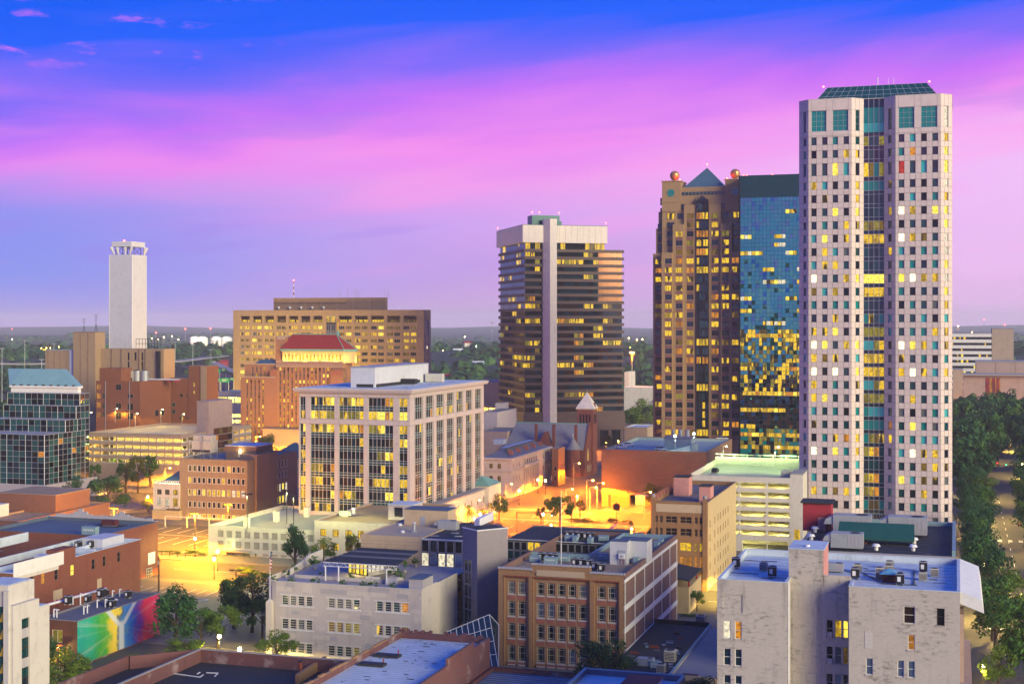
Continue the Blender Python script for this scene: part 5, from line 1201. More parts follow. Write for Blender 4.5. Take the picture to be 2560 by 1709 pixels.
def courthouse():
 B=Bld('civic_building','white classical civic building with tall columns and a dark hipped roof',1207,1278,1376,d=526)
 c=lambda v: 1160+v/3.733;y=lambda v: 980+v/3.733;zt=B.zc(1149)
 fu=upx(B,[(c(235),c(268)),(c(312),c(344))]);fz=zpx(B,1240,[(y(667),y(712)),(y(782),y(842))])
 ru=rpx(B,[(c(a),c(b)) for a,b in ((462,470),(490,498),(515,523),(735,744),(758,767),(781,790))]);zz=lambda a,b,p: (zr(B,y(b),c(p)),zr(B,y(a),c(p)))
 rz=[zz(928,975,490),zz(772,830,490),zz(655,700,490)]
 simple(B,zt,'limestone_c',[(fu,fz,weighted(3,('lit_dim',2),('glass_grey',1)),dict(frame='bronze',fw=.1,nx=2,nz=2))],[(ru,rz,weighted(3,('glass_brown',2),('lit_amber',1)),dict(frame='bronze',fw=.1))],dep=.35)
 a,b=B.ur(c(545)),B.ur(c(690));zc0,zc1=zz(700,950,560);n=7;cl=MB();por=MB();por.box(.01,a,0,.8,b,1.2,'limestone_c');por.box(.01,a,zc1,1.0,b,zc1+1.2,'limestone_c');por.build('portico',B.e)
 for i in range(n):
  q=MB();yy=a+(b-a)*(i+.5)/n;q.cyl(.55,yy,1.2,zc1,.38,'limestone_c',10,.32);q.box(.1,yy - .5,zc1 - .3,1.0,yy+.5,zc1 - .02,'limestone_c');q.build('column',B.e)
 windows(B.e,B.R,spans(6,.8,b-a) and [(a+(b-a)*(i+.98)/n,a+(b-a)*(i+1.06)/n+.4) for i in range(n-1)],[(zt-3.2,zt-1.4),(1.6,5.0)],-.05,weighted(2,('glass_brown',2),('lit_yellow',1)),frame='bronze',fw=.08)
 k=MB();z=zz(735,745,460)[1]
 for zz0,hh,ov in ((z,.5,.4),(zt - .1,.7,.7)):k.box(-B.W-ov,-ov,zz0,ov,B.D+ov,zz0+hh,'limestone_c')
 k.build('cornice',B.e);z0=zt+.6;i_=7;h=MB();Lo=[(-B.W,.4),(-.4,.4),(-.4,B.D - .4),(-B.W,B.D - .4)];Hi=[(-B.W+i_,i_),(-i_,i_),(-i_,B.D-i_),(-B.W+i_,B.D-i_)]
 for q in range(4):h.face([(*Lo[q],z0),(*Lo[(q+1) % 4],z0),(*Hi[(q+1) % 4],z0+3.2),(*Hi[q],z0+3.2)],'slate_roof')
 h.build('hip_roof',B.e);f=MB();f.face([(*p,z0+3.15) for p in Hi],'roof_white');f.build('flat_roof',B.e);bx=MB();bx.box(-i_-7,i_+14,z0+3.15,-i_-3,i_+18,z0+5,'roof_white');bx.build('roof_house',B.e)
 for t in (.12,.3,.5,.68,.86):
  d=MB();yy=B.D*t;d.solid([(-3.2,yy - .9,z0+1.2),(-1.4,yy - .9,z0+.8),(-1.4,yy+.9,z0+.8),(-3.2,yy+.9,z0+1.2),(-3.4,yy,z0+2.6),(-1.4,yy,z0+2.4)],[(0,1,5,4),(2,3,4,5),(1,2,5),(3,0,4)],'terracotta');d.build('dormer',B.e)
courthouse()
def church():
 # long nave roof, gable end to the right, square bell tower with a pyramid spire
 y0=at_d(1460,600)[1];xr=x_at(1462,y0);e=thing('church','red sandstone church with a grey roof and a pointed bell tower','church',(xr,y0,0))
 X=lambda p,yy=0: x_at(p,y0+yy)-xr;zq=lambda py,yy=0,px=1400: z_at(py,x_at(px,y0+yy),y0+yy)
 W=-X(1262);D=17;ze=zq(1122);zr_=zq(1058,D/2);ov=.6
 w=MB();w.box(-W,0,0,0,D,ze,'red_stone');w.face([(0,0,ze),(0,D,ze),(0,D/2,zr_+.4)],'red_stone');w.face([(-W,D,ze),(-W,0,ze),(-W,D/2,ze+.5)],'red_stone')
 w.build('wall',e);xh=X(1292,D/2)
 r=MB();r.solid([(-W-ov,-ov,ze - .3),(0 - .5,-ov,ze - .3),(-.5,D+ov,ze - .3),(-W-ov,D+ov,ze - .3),(xh,D/2,zr_),(-.5,D/2,zr_)],[(0,1,5,4),(2,3,4,5),(3,0,4)],'slate_roof');ro=r.build('roof',e)
 q=MB();q.tube((xh,D/2,zr_+.1),(-.5,D/2,zr_+.1),.25,'copper_green',5);q.tube((xh,D/2,zr_),(xh,D/2,zr_+2),.12,'copper_green',5);q.build('ridge',ro)
 cp=MB()
 for s in (0,D):cp.tube((0,s,ze),(0,D/2,zr_+.7),.4,'red_stone',4)
 cp.build('gable_coping',e)
 for px in (1339,1383,1438):c=MB();xx=X(px);c.box(xx - .55,.3,ze-2,xx+.55,1.6,zq(1062,1)+.2,'red_stone');c.build('chimney',e)
 g=MB();a,b=X(1343),X(1381);m=(a+b)/2;zg=zq(1080);g.solid([(a,-.5,0),(b,-.5,0),(b,-.5,ze+1),(a,-.5,ze+1),(m,-.5,zg),(a,6,ze+1),(b,6,ze+1),(m,7,zg),(a,4,0),(b,4,0)],[(0,1,2,4,3),(3,4,7,5),(4,2,6,7),(0,3,5,8),(1,9,6,2)],'red_stone');g.build('side_gable',e)
 t=MB();cx,cy=X(1435),-1.5;t.cyl(cx,cy,0,ze+.2,3.0,'red_stone',12);t.build('apse_turret',e);t=MB();t.cyl(cx,cy,ze+.2,ze+5.4,3.4,'slate_roof',12,.15);t.tube((cx,cy,ze+5.2),(cx,cy,ze+7),.12,'steel_white',5);t.build('turret_roof',e)
 # gable window and end
 def lancet(u,z0,h,wd,mat):
  P=[(.06,u-wd,z0),(.06,u+wd,z0),(.06,u+wd,z0+h*.6),(.06,u+wd*.6,z0+h*.85),(.06,u,z0+h),(.06,u-wd*.6,z0+h*.85),(.06,u-wd,z0+h*.6)];m_=MB();m_.face(P,mat)
  for i in range(7):m_.tube(P[i],P[(i+1) % 7],.14,'sandstone',4)
  m_.tube((.1,u,z0),(.1,u,z0+h),.07,'sandstone',4);m_.build('arched_window',e)
 lancet(D*.3,6.5,5.2,1.0,'lit_yellow');lancet(D*.28,1.8,2.8,.8,'glass_dark')
 for k in (-.2,0,.2):lancet(D*(.62+k),1.5,3,.45,'glass_dark')
 # bell tower
 tx0,tx1=X(1447,D*.8),X(1487,D*.8);ty=D*.62;s=tx1-tx0;th=z_at(1021,xr,y0+ty);B_=MB();B_.box(tx0,ty,0,tx1,ty+s,th,'red_stone');to=B_.build('bell_tower',e)
 for k in range(4):q=MB();u=tx0+s*(.22+.19*k);q.box(u - .35,ty - .06,th-6.6,u+.35,ty+.02,th-2.6,'glass_dark');q.build('louvre',to)
 for k in range(4):q=MB();u=ty+s*(.22+.19*k);q.box(tx1 - .02,u - .35,th-6.6,tx1+.06,u+.35,th-2.6,'glass_dark');q.build('louvre',to)
 cr=MB();cr.box(tx0 - .4,ty - .4,th - .5,tx1+.4,ty+s+.4,th,'sandstone');cr.build('belfry_cornice',e)
 sp=MB();cx,cy=(tx0+tx1)/2,ty+s/2;lo=[(tx0 - .5,ty - .5,th),(tx1+.5,ty - .5,th),(tx1+.5,ty+s+.5,th),(tx0 - .5,ty+s+.5,th)];ap=(cx,cy,z_at(981,xr,y0+ty))
 for i in range(4):sp.face([lo[i],lo[(i+1) % 4],ap],'marble_white')
 sp.tube(ap,(cx,cy,ap[2]+1.2),.1,'copper_green',4);sp.build('spire',e);dm=MB();dm.solid([(tx1-1.8,cy - .8,th+.4),(tx1+.2,cy - .8,th+.4),(tx1+.2,cy+.8,th+.4),(tx1-1.8,cy+.8,th+.4),(tx1+.1,cy,th+2.6),(tx1-1.8,cy,th+2.4)],[(0,1,4,5),(2,3,5,4),(1,2,4)],'red_stone');dm.build('spire_dormer',e)
 # parish house with a flat roof in front
 P=Bld('parish_house','small orange brick parish house beside the red church',1380,1396,1412,d=566);z=P.zc(1122);simple(P,z,'brick_tan',[(spans(1,1.0,P.W),rows(2,1.8,2,4),lambda i,j: 'glass_dark',dict(frame='frame_cream',fw=.1))],[(spans(3,.9,P.D),rows(2,2,2,4.4),lambda i,j: 'glass_brown',dict(frame='frame_cream',fw=.1))],roof=dict(deck='roof_dirty',par=.6,cop='sandstone'))
church()
def brown_garage():
 B=Bld('parking_garage','blank brown brick parking garage with a teal-lit roof deck',1504,1766,1830,d=490,cat='parking garage')
 zt=z_at(1123.5,x_at(1504,B.y),B.y);w=MB();ent=[(B.uf(1575),B.uf(1612))];dr=[(B.uf(1521),B.uf(1527))]
 pierced(w,B.F,0,zt,dr+ent,[(0.0,4.6)],.4,'brick_brown');B.R.quad(w,0,B.D,0,zt,'brick_brown');B.B.quad(w,0,B.W,0,zt,'brick_brown');B.Lf.quad(w,0,B.D,0,zt,'brick_brown');w.build('wall',B.e)
 windows(B.e,B.F,dr,[(0,4.2)],.35,lambda i,j: 'bronze',name='door')
 g=MB();x0=ent[0][0]-B.W;g.box(x0,8,0,x0+(ent[0][1]-ent[0][0]),8.2,4.6,'white_concrete');g.box(x0 - .2,.45,4.6,x0+ent[0][1]-ent[0][0]+.2,8.2,4.8,'white_concrete');g.build('ramp_wall',B.e);bulb(B.e,(x0+2.5,4,3.8),2200,(1,.80,.12),.3)
 cn=MB();cn.box(x0+2,-1.6,4.7,x0+8.5,-.02,5.1,'steel_white');cn.build('canopy',B.e)
 d=MB();d.box(-B.W+.4,.4,zt-1.3,-.4,B.D - .4,zt-1.1,'deck_teal');d.build('roof_deck',B.e);q=MB()
 q.box(-B.W,0,zt,0,.4,zt+.2,'brown_precast');q.box(-B.W,B.D - .4,zt,0,B.D,zt+.2,'brown_precast');q.box(-B.W,.4,zt,-B.W+.4,B.D - .4,zt+.2,'brown_precast');q.box(-.4,.4,zt,0,B.D - .4,zt+.2,'brown_precast');q.build('coping',B.e)
 i=MB();zd=zt-1.1
 for s in ((-B.W+.4,B.D - .45,-.4,B.D - .4),(-B.W+.4,.4,-B.W+.45,B.D - .4)):i.box(s[0],s[1],zd,s[2],s[3],zt,'deck_teal')
 i.build('parapet',B.e);X=lambda p,t: x_at(p,B.y+t)-B.x
 h=MB();a,b=X(1661,19),X(1728,19);h.box(a,19,zd,b,27,zd+4.2,'deck_teal');h.box(a - .3,18.7,zd+4.2,b+.3,27.3,zd+4.5,'grey_concrete');h.build('stair_house',B.e)
 rp=MB();a2,b2=X(1655,7),X(1725,7);rp.solid([(a2,7,zd),(b2,7,zd),(b2,7.4,zd),(a2,7.4,zd),(b2,7,zd+2.8),(b2,7.4,zd+2.8)],[(0,1,4),(1,2,5,4),(2,3,5),(0,4,5,3)],'paint_white');rp.box(b2+.02,6.8,zd,b2+.8,18,zd+3.2,'deck_teal');rp.build('ramp_parapet',B.e)
 for k,(px,t) in enumerate(((1683,24),(1701,24),(1718,24))):
  o=thing('roof_fan',['tall galvanised roof fan nearest the green deck lamp','wide galvanised roof fan in the middle of three','galvanised roof fan at the end away from the deck lamp'][k],'roof fan',(x_at(px,B.y+t),B.y+t,zd+4.5),0,'roof fans on the brown garage');b=MB();b.cyl(0,0,.3,2.6,.9 if k else .6,'galvanised',12);b.build('casing',o);b=MB();b.box(-.8,-.8,0,.8,.8,.3,'galvanised');b.build('base',o)
 return B,zd
BG,BGZ=brown_garage()
def pale_garage():
 B=Bld('parking_garage','cream open parking garage with yellow lit floors beside the pale tower',1727,1975,None,d=400,D=44,cat='parking garage')
 zt=zf(B,1188,1730);c=lambda v: 1740+v/3.343;y=lambda v: 1240+v/3.343
 p=79/3.343*403/3500;z1=zf(B,y(345),1850);zs=[]
 for k in range(8):
  a=z1+.25+p*k;zs.append((a+.55,a+p - .55))
 zs=[z for z in zs if z[1]<zt-1.0];us=upx(B,[(1729,c(355)),(c(370),c(582)),(c(600),c(780))])
 w=MB();gate=[(B.uf(c(390)),B.uf(c(590))),(B.uf(c(600)),B.uf(c(770)))]
 pierced(w,B.F,z1,zt,us,zs,.5,'white_concrete');pierced(w,B.F,0,z1,gate,[(0.0,z1 - .6)],.5,'white_concrete');B.R.quad(w,0,B.D,0,zt,'white_concrete');B.B.quad(w,0,B.W,0,zt,'white_concrete');B.Lf.quad(w,0,B.D,0,zt,'white_concrete');w.build('wall',B.e)
 for a,b in zs:
  s=MB();s.box(-B.W+.4,.5,a - .62,-.4,B.D - .4,a - .35,'white_concrete');s.build('floor_slab',B.e);l=MB()
  for u in us: l.box(u[0]-B.W,.1,a+.10,u[1]-B.W,.22,a+.28,'white_concrete')
  l.build('guard_rail',B.e)
  for i in range(4):bulb(B.e,(-B.W+3+(B.W-6)*i/3,5,b - .1),1150,(1,.84,.20),.3)
  t=MB()
  for i in range(4):t.box(-B.W+4+(B.W-9)*i/3,3.4,b+.05,-B.W+5.6+(B.W-9)*i/3,3.6,b+.15,'garage_light')
  t.build('light_fitting',B.e)
 k=MB();k.box(-B.W+1,14,0,-1,14.3,zt-1.5,'white_concrete');k.build('core_wall',B.e)
 d=MB();d.box(-B.W+.35,.35,zt-1.3,-.35,B.D - .35,zt-1.05,'deck_green');d.build('roof_deck',B.e)
 r=MB();r.box(-B.W - .05,-.05,zt,0,.35,zt+.2,'white_concrete')
 for s in (B.D - .35,):r.box(-B.W,s,zt-1.3,0,s+.3,zt+1.6,'white_concrete')
 r.box(-B.W,.35,zt-1,-B.W+.3,B.D,zt+.6,'white_concrete');r.build('parapet',B.e)
 for i in range(7):q=MB();u=-B.W+2+(B.W-4)*i/6;q.box(u - .15,B.D - .4,zt,u+.15,B.D - .05,zt+2.4,'white_concrete');q.build('rail_post',B.e)
 q=MB();q.box(-B.W,B.D - .3,zt+2.2,0,B.D - .1,zt+2.5,'white_concrete');q.build('rail',B.e)
 for i in range(2):bulb(B.e,(-B.W+7+9*i,4,z1-1.2),2600,(1,.9,.25),.3)
 st=MB();st.box(.01,0,0,3.6,12,zt+1.2,'white_concrete');st.box(.01,-.1,zt+1.2,3.7,12.1,zt+1.5,'concrete');st.build('stair_tower',B.e)
 bl=MB();bl.box(1.2,-.04,1,2.8,.02,7,'lit_yellow');bl.build('lit_opening',B.e)
 bo=MB();bo.box(-3.2,5,zt-1.05,-.6,9,zt+1.6,'deck_green');bo.build('stair_house',B.e)
 return B,zt-1.05
PG,PGZ=pale_garage()
def tan_block():
 B=Bld('brick_building','narrow brown brick building with a yellow-lit blank side and dark wide windows',1628,1768,1840,d=344)
 c=lambda v: 1180+v/3.655;y=lambda v: 1280+v/3.655;zt=z_at(1260,x_at(1700,B.y),B.y)+.6
 us=upx(B,[(c(1668),c(1698)),(c(1712),c(1742)),(c(1766),c(1873)),(c(1898),c(2006)),(c(2030),c(2062)),(c(2075),c(2107))])
 zs=zpx(B,1700,[(y(38),y(100)),(y(145),y(215)),(y(272),y(355)),(y(400),y(500)),(y(545),y(700))])
 def pk(i,j):return ['lit_amber','lit_amber','lit_yellow','glass_brown','glass_brown'][j] if i>2 else 'glass_brown'
 uw=[(B.ur(a),B.ur(a)+1.0) for a in (1774,1786,1794,1800,1807,1813,1819)];wy=lambda v: 1240+v/3.343
 rz=[(1.2+3.5*k,3.0+3.5*k) for k in range(5)]
 simple(B,zt,'brick_tan_far',[(us,zs,pk,dict(frame='brown_precast',fw=.14,nx=1,nz=1))],[(uw,rz,lambda i,j: 'glass_dark',dict(frame='yellow_stucco',fw=.06))],dep=.35)
 rs=MB();B.R.slab(rs,.9,B.D,0,zt,-.04,0,'yellow_stucco')
 # (the side wall is rendered: a thin coat with the same openings)
 rs=MB();pierced(rs,Face((.04,.9),(.04,B.D)),0,zt,[(a - .9,b - .9) for a,b in uw],rz,.05,'yellow_stucco');rs.build('render_coat',B.e)
 flat_roof(B.e,-B.W,0,0,B.D,zt,'roof_dirty',par=1.0,cop='brown_precast',inner='brick_tan_far')
 fr=MB();B.F.slab(fr,1.2,B.W-1.2,zt-2.6,zt - .6,-.12,.01,'beige_stucco');fr.build('sign_band',B.e)
 for u in (0.0,B.W-1.1):q=MB();B.F.slab(q,u,u+1.1,0,zt+.8,-.3,.02,'brick_tan_far');q.build('corner_pier',B.e);q=MB();q.ball((u-B.W+.55,-.1,zt+1.3),.55,'grey_concrete');q.build('finial',B.e)
 X=lambda p,t: x_at(p,B.y+t)-B.x
 for k,(p0,p1,t,h) in enumerate(((1684,1722,20,4.8),(1748,1776,8,4.0))):
  b=MB();x0,x1=X(p0,t),min(-.5,X(p1,t));b.box(x0,t,zt-1,x1,t+5,zt+h-1,'pink_paint');b.box(x0 - .1,t - .1,zt+h-1,x1+.1,t+5.1,zt+h - .8,'roof_dark');b.build('penthouse',B.e)
 for k in range(5):b=MB();x=-B.W+.3;yy=4+k*4.2;b.box(x - .3,yy,zt,x+.5,yy+.7,zt+1.4,'terracotta');b.build('chimney',B.e)
tan_block()
def civic_far():
 # banded white office and its slab, civic hall below, far right
 B=Bld('office_building','white horizontally banded office block far behind the park trees',2290,2478,None,d=1050,D=30);zt=B.zc(834);w=MB();w.box(-B.W,0,0,0,B.D,zt,'glass_dark');w.build('core_wall',B.e);n=9;p=(834-945)/n
 for k in range(10):
  b=MB();z=zt-k*4.35;b.box(-B.W - .3,-.5,z-2.4,.3,B.D,z,'paint_white');b.build('spandrel',B.e)
 us=spans(30,B.W/30 - .2,B.W,.1);windows(B.e,B.F,us,[(zt-k*4.35-4.3,zt-k*4.35-2.45) for k in range(9)],-.05,weighted(4,('glass_dark',9),('lit_patch',1),('lit_bright',.7)),name='glass_pane')
 T=Bld('slab_tower','blank tan slab tower at the end of the white banded office',2480,2534,None,d=1045,D=25);zt=T.zc(822);w=MB();w.box(-T.W,0,0,0,T.D,zt,'sandstone');w.build('wall',T.e);r=MB();r.box(-T.W - .3,-.3,zt,.3,T.D+.3,zt+.4,'grey_concrete');r.build('coping',T.e)
 H=Bld('civic_hall','low windowless pink civic hall above the park trees',2440,2640,None,d=960,D=40);zt=zf(H,905,2470);w=MB();w.box(-H.W,0,0,0,H.D,zt,'pink_concrete');w.build('wall',H.e);r=MB();r.box(-H.W - .4,-.4,zt,.4,H.D,zt+.6,'concrete');r.build('roof',H.e)
 for k in range(4):q=MB();H.F.slab(q,H.W*k/4 - .12,H.W*k/4+.12,0,zt,-.1,.01,'brown_precast');q.build('joint_rib',H.e)
 L=Bld('civic_hall','long low civic wing with red-lit glass doors behind the park',2408,2660,None,d=925,D=26);zt=zf(L,938,2440);w=MB();w.box(-L.W,0,0,0,L.D,zt,'pink_concrete');w.box(-L.W - .5,-3,zt,.5,L.D,zt+.8,'concrete');w.build('wall',L.e)
 windows(L.e,L.F,[(L.uf(2464+3.4*k),L.uf(2466.6+3.4*k)) for k in range(11)],[(2,zt-1.5)],-.06,weighted(3,('lit_red',3),('lit_amber',2)),frame='bronze',fw=.1)
 K=Bld('kiosk_building','tan block beside an amber-lit entrance at the park edge',2382,2407,None,d=900,D=20);zt=zf(K,924,2395);w=MB();w.box(-K.W,0,0,0,K.D,zt,'sandstone');w.build('wall',K.e);r=MB();r.box(-K.W - .2,-.2,zt,.2,K.D,zt+.4,'concrete');r.build('roof',K.e);windows(K.e,K.F,[(K.W*.2,K.W*.9)],[(1,6)],-.06,lambda i,j: 'lit_amber',frame='bronze',fw=.15,nx=3)
civic_far()
def odd_far():
 # low buildings between the office and the dark tower, and on the left beyond the deck
 B=Bld('parking_garage','small yellow-lit parking deck behind the glazed office',1196,1246,None,d=800,D=30,cat='parking garage');zt=zf(B,955,1220);zs=rows(5,1.8,2,3.4);zs=[z for z in zs if z[1]<zt - .6];w=MB();pierced(w,B.F,0,zt,spans(4,B.W/4 - .5,B.W,.25),zs,.5,'sandstone');B.R.quad(w,0,B.D,0,zt,'sandstone');B.B.quad(w,0,B.W,0,zt,'sandstone');B.Lf.quad(w,0,B.D,0,zt,'sandstone');w.build('wall',B.e);k=MB();k.box(-B.W+.5,6,0,-.5,6.3,zt,'white_concrete');k.build('core_wall',B.e);d=MB();d.box(-B.W,0,zt,0,B.D,zt+.2,'roof_grey');d.build('roof_deck',B.e)
 for z in zs: bulb(B.e,(-B.W/2,3,z[1]),2400,(1,.6,.08),.3)
 for nm,lab,a,b,d,t,m,D in (('warehouse','pale blank warehouse wall left of the dark banded tower',1196,1243,655,1030,'granite_pale',30),('service_block','pale concrete lift block beside the blank warehouse',1238,1256,690,1008,'white_concrete',10),('warehouse','low pink building with a grey flat roof left of the church',1190,1268,612,1078,'pink_concrete',24)):
  B=Bld(nm,lab,a,b,None,d=d,D=D);zt=zf(B,t,(a+b)/2);simple(B,zt,m,None,None,roof=dict(deck='roof_grey',par=.6,cop=m))
 for lab,a,b,d,t,m in (('white two-storey building beyond the dark tower',1561,1572,1050,930,'white_stucco'),('long white low warehouse beyond the dark tower',1560,1634,980,968,'white_stucco'),('low orange-lit shed among trees beside the gold tower',1561,1618,700,1068,'beige_stucco')):
  B=Bld('warehouse',lab,a,b,None,d=d,D=22);zt=zf(B,t,(a+b)/2);simple(B,zt,m,[(spans(max(2,int(B.W/5)),1.6,B.W),[(1.5,3.2)],weighted(5,('lit_amber',1),('glass_dark',1)),dict())],None,roof=dict(deck='roof_white',par=.5,cop=m))
 # pale green-lit deck between the art-deco building and the brick stair block
 B=Bld('parking_garage','pale green-lit upper parking deck beyond the yellow deck',533,604,None,d=790,D=24,cat='parking garage');zt=zf(B,980,560);zs=zpx(B,570,[(992,1006),(1034,1042),(1048,1056),(1064,1072)]);w=MB();pierced(w,B.F,0,zt,spans(4,B.W/4 - .5,B.W,.25),zs,.5,'white_concrete');B.R.quad(w,0,B.D,0,zt,'white_concrete');B.B.quad(w,0,B.W,0,zt,'white_concrete');B.Lf.quad(w,0,B.D,0,zt,'white_concrete');w.build('wall',B.e);d=MB();d.box(-B.W,0,zt,0,B.D,zt+.2,'deck_green');d.build('roof_deck',B.e);k=MB();k.box(-B.W+.5,7,0,-.5,7.3,zt,'white_concrete');k.build('core_wall',B.e)
 for j,z in enumerate(zs):bulb(B.e,(-B.W/2,3.5,z[1]),2600,GREENISH if j==len(zs)-1 else (1,.7,.12),.3)
odd_far()
# ================================================================== NEAR BUILDINGS
AC={}
def ac_mesh(kind):
 if kind in AC: return AC[kind]
 b,f=MB(),MB()
 if kind=='cond':
  b.box(-.5,-.5,.08,.5,.5,1.05,'unit_beige')
  for k in range(6):f.box(-.46,-.515,.2+.13*k,.46,-.502,.27+.13*k,'dark_grille');f.box(.502,-.46,.2+.13*k,.515,.46,.27+.13*k,'dark_grille')
  f.cyl(0,0,1.052,1.09,.42,'dark_grille',12)
 elif kind=='dark':
  b.box(-.5,-.5,.25,.5,.5,1.35,'black_metal');b.box(-.52,-.52,1.35,.52,.52,1.42,'galvanised')
  f.cyl(0,0,1.43,1.47,.40,'dark_grille',12);f.box(-.3,-.54,.5,.1,-.51,1.1,'steel_white');f.box(-.45,-.45,0,-.37,.45,.25,'galvanised');f.box(.37,-.45,0,.45,.45,.25,'galvanised')
 elif kind=='blue':
  b.box(-1.1,-.45,.12,1.1,.45,1.25,'unit_blue');b.box(-1.15,-.5,1.25,1.15,.5,1.3,'unit_blue')
  for k in range(5):f.box(-.8+.34*k,-.47,.75,-.6+.34*k,-.452,.95,'steel_white')
 elif kind=='pack':
  b.box(-1.8,-1.0,.25,1.8,1.0,1.9,'galvanised');b.solid([(-1.8,-.9,1.0),(-2.7,-.9,1.0),(-2.7,.9,1.0),(-1.8,.9,1.0),(-1.8,-.9,1.85),(-2.5,-.9,1.5),(-2.5,.9,1.5),(-1.8,.9,1.85)],[(0,1,5,4),(1,2,6,5),(2,3,7,6),(4,5,6,7),(0,3,2,1)],'galvanised')
  for k in range(4):f.box(.1+.4*k,-1.02,.45,.38+.4*k,-1.002,1.6,'alu')
  f.cyl(.9,0,1.902,1.94,.6,'dark_grille',12)
 AC[kind]=(b.mesh('casing'),f.mesh('grille'));return AC[kind]
def ac(kind,label,group,x,y,z,rz=0.0,s=1.0):
 t=thing('ac_unit',label,'air conditioner',(x,y,z),rz,group);c,g=ac_mesh(kind);a=inst('casing',c,t,(0,0,0));b=inst('grille',g,t,(0,0,0));t.scale=(s,s,s);return t
def white_brick():
 y0=at_d(1793,193)[1];ox=x_at(2400,y0);B=Bld('apartment_building','weathered white painted brick block with a bright flat roof full of condensers',1793,2400,None,y=y0,D=10);e=B.e
 zt=zf(B,1447,1800);c=lambda v: 1740+v/3.343;q=lambda v: 1240+v/3.343
 D=((EYE-zt)*FPX/(1380-HZN))/(cos(YAW))-y0+x_at(2000,y0)*tan(YAW);D=max(18,min(28,D))
 xa=B.uf(1968)-B.W;xb=B.uf(2122)-B.W;rd=y_at(1977,B.x+xa)-B.y;w=MB();X0=-B.W
 FL,FM,FR=Face((X0,0),(xa,0)),Face((xa,rd),(xb,rd)),Face((xb,0),(0,0));zz=lambda a,b,p,dy=0: (z_at(b,x_at(p,B.y+dy),B.y+dy),z_at(a,x_at(p,B.y+dy),B.y+dy));ul=lambda a,b: (x_at(a,B.y)-B.x-X0,x_at(b,B.y)-B.x-X0)
 ur=lambda a,b: (x_at(a,B.y)-B.x-xb,x_at(b,B.y)-B.x-xb);um=lambda a,b: (x_at(a,B.y+rd)-B.x-xa,x_at(b,B.y+rd)-B.x-xa)
 UL=[ul(c(231),c(290)),ul(c(325),c(382))];ZL=[zz(1686,1729,1830),zz(1620,1663,1830),zz(1551,1596,1830)];ZN=[zz(q(820),q(970),1830)]
 pitch=ZL[1][0]-ZL[0][0];lowz=[(ZL[0][0]-pitch*k,ZL[0][1]-pitch*k) for k in range(5,0,-1)];lowz=[z for z in lowz if z[0]>.8]
 zsp=(ZL[2][1]+ZN[0][0])/2;pierced(w,FL,0,zsp,UL,lowz+ZL,.22,'brick_painted');pierced(w,FL,zsp,zt,[(UL[0][0] - .1,UL[1][1]+.1)],ZN,.10,'brick_painted')
 FL.quad(w,UL[0][0] - .1,UL[1][1]+.1,*ZN[0],'brick_painted',.10)
 UM=[um(c(1090),c(1146)),um(c(1160),c(1218)),um(c(1228),c(1273))];ZM=[zz(1683,1727,2090,rd),zz(1615,1659,2090,rd),zz(1549,1593,2090,rd)];ztm=z_at(1437,x_at(2090,B.y+rd),B.y+rd)
 lowm=[(a-pitch*k,b-pitch*k) for k in range(5,0,-1) for a,b in ZM[:1]];lowm=[z for z in lowm if z[0]>.8];pierced(w,FM,0,ztm,UM,lowm+ZM,.22,'brick_painted')
 for F,a,b,cc,d in ((Face((xa,0),(xa,rd)),0,rd,0,zt),(Face((xb,rd),(xb,0)),0,rd,0,zt)):F.quad(w,a,b,cc,d,'brick_painted')
 # scattered openings of the right-hand block: one pierced strip per row
 rows_=[(zz(1647,1689,2220),[ur(2164.8,2182),ur(2243.5,2260),ur(2269.5,2287)],['glass_skyblue']*3),(zz(1585,1624,2278),[ur(2269.5,2287)],['lit_amber']),(zz(1515,1558,2272),[ur(2259,2287.4),ur(2342,2361.6)],['glass_brown','glass_dark'])]
 zlo=0;lows=[((rows_[0][0][0]-pitch*k,rows_[0][0][1]-pitch*k),rows_[0][1],['glass_navy']*3) for k in range(6,0,-1) if rows_[0][0][0]-pitch*k>.8];allr=lows+rows_
 for k,(z,us,ms) in enumerate(allr):
  hi=zt if k==len(allr)-1 else (z[1]+allr[k+1][0][0])/2;pierced(w,FR,zlo,hi,us,[z],.22,'brick_painted');zlo=hi
  for u,m in zip(us,ms):windows(e,FR,[u],[z],.2,lambda i,j,m=m: m,frame='frame_white' if m!='glass_dark' else 'bronze',fw=.09,nz=1)
 w.face([(0,0,0),(0,D,0),(0,D,zt),(0,0,zt)],'brick_painted');w.face([(X0,D,0),(X0,0,0),(X0,0,zt),(X0,D,zt)],'brick_painted');w.face([(0,D,0),(X0,D,0),(X0,D,zt),(0,D,zt)],'brick_painted');w.build('wall',e)
 windows(e,FL,UL,lowz+ZL,.2,lambda i,j: ('lit_pale' if i==0 else 'lit_amber') if j==len(lowz)+2 else 'glass_navy',frame='frame_white',fw=.09,nz=1)
 windows(e,FM,UM,lowm+ZM,.2,lambda i,j: [['glass_dark','lit_yellow','lit_bright'],['glass_dark','glass_grey','lit_dim'],['glass_navy','glass_skyblue','glass_navy']][max(0,len(lowm)+2-j) if j>=len(lowm) else 2][i],frame='frame_cream',fw=.09,nz=1)
 for z in ZM[1:]:
  a=MB();u=UM[0];FM.slab(a,u[0]+.15,u[1] - .1,z[0]+.05,z[0]+.75,-.35,.15,'unit_beige');FM.slab(a,u[0]+.25,u[1] - .2,z[0]+.12,z[0]+.65,-.37,-.34,'alu');a.build('window_unit',e)
 s=MB()
 for F,us,zs in ((FL,UL,lowz+ZL),(FM,UM,lowm+ZM)):
  for u in us:
   for z in zs: F.slab(s,u[0] - .12,u[1]+.12,z[0] - .16,z[0],-.09,.05,'brick_painted')
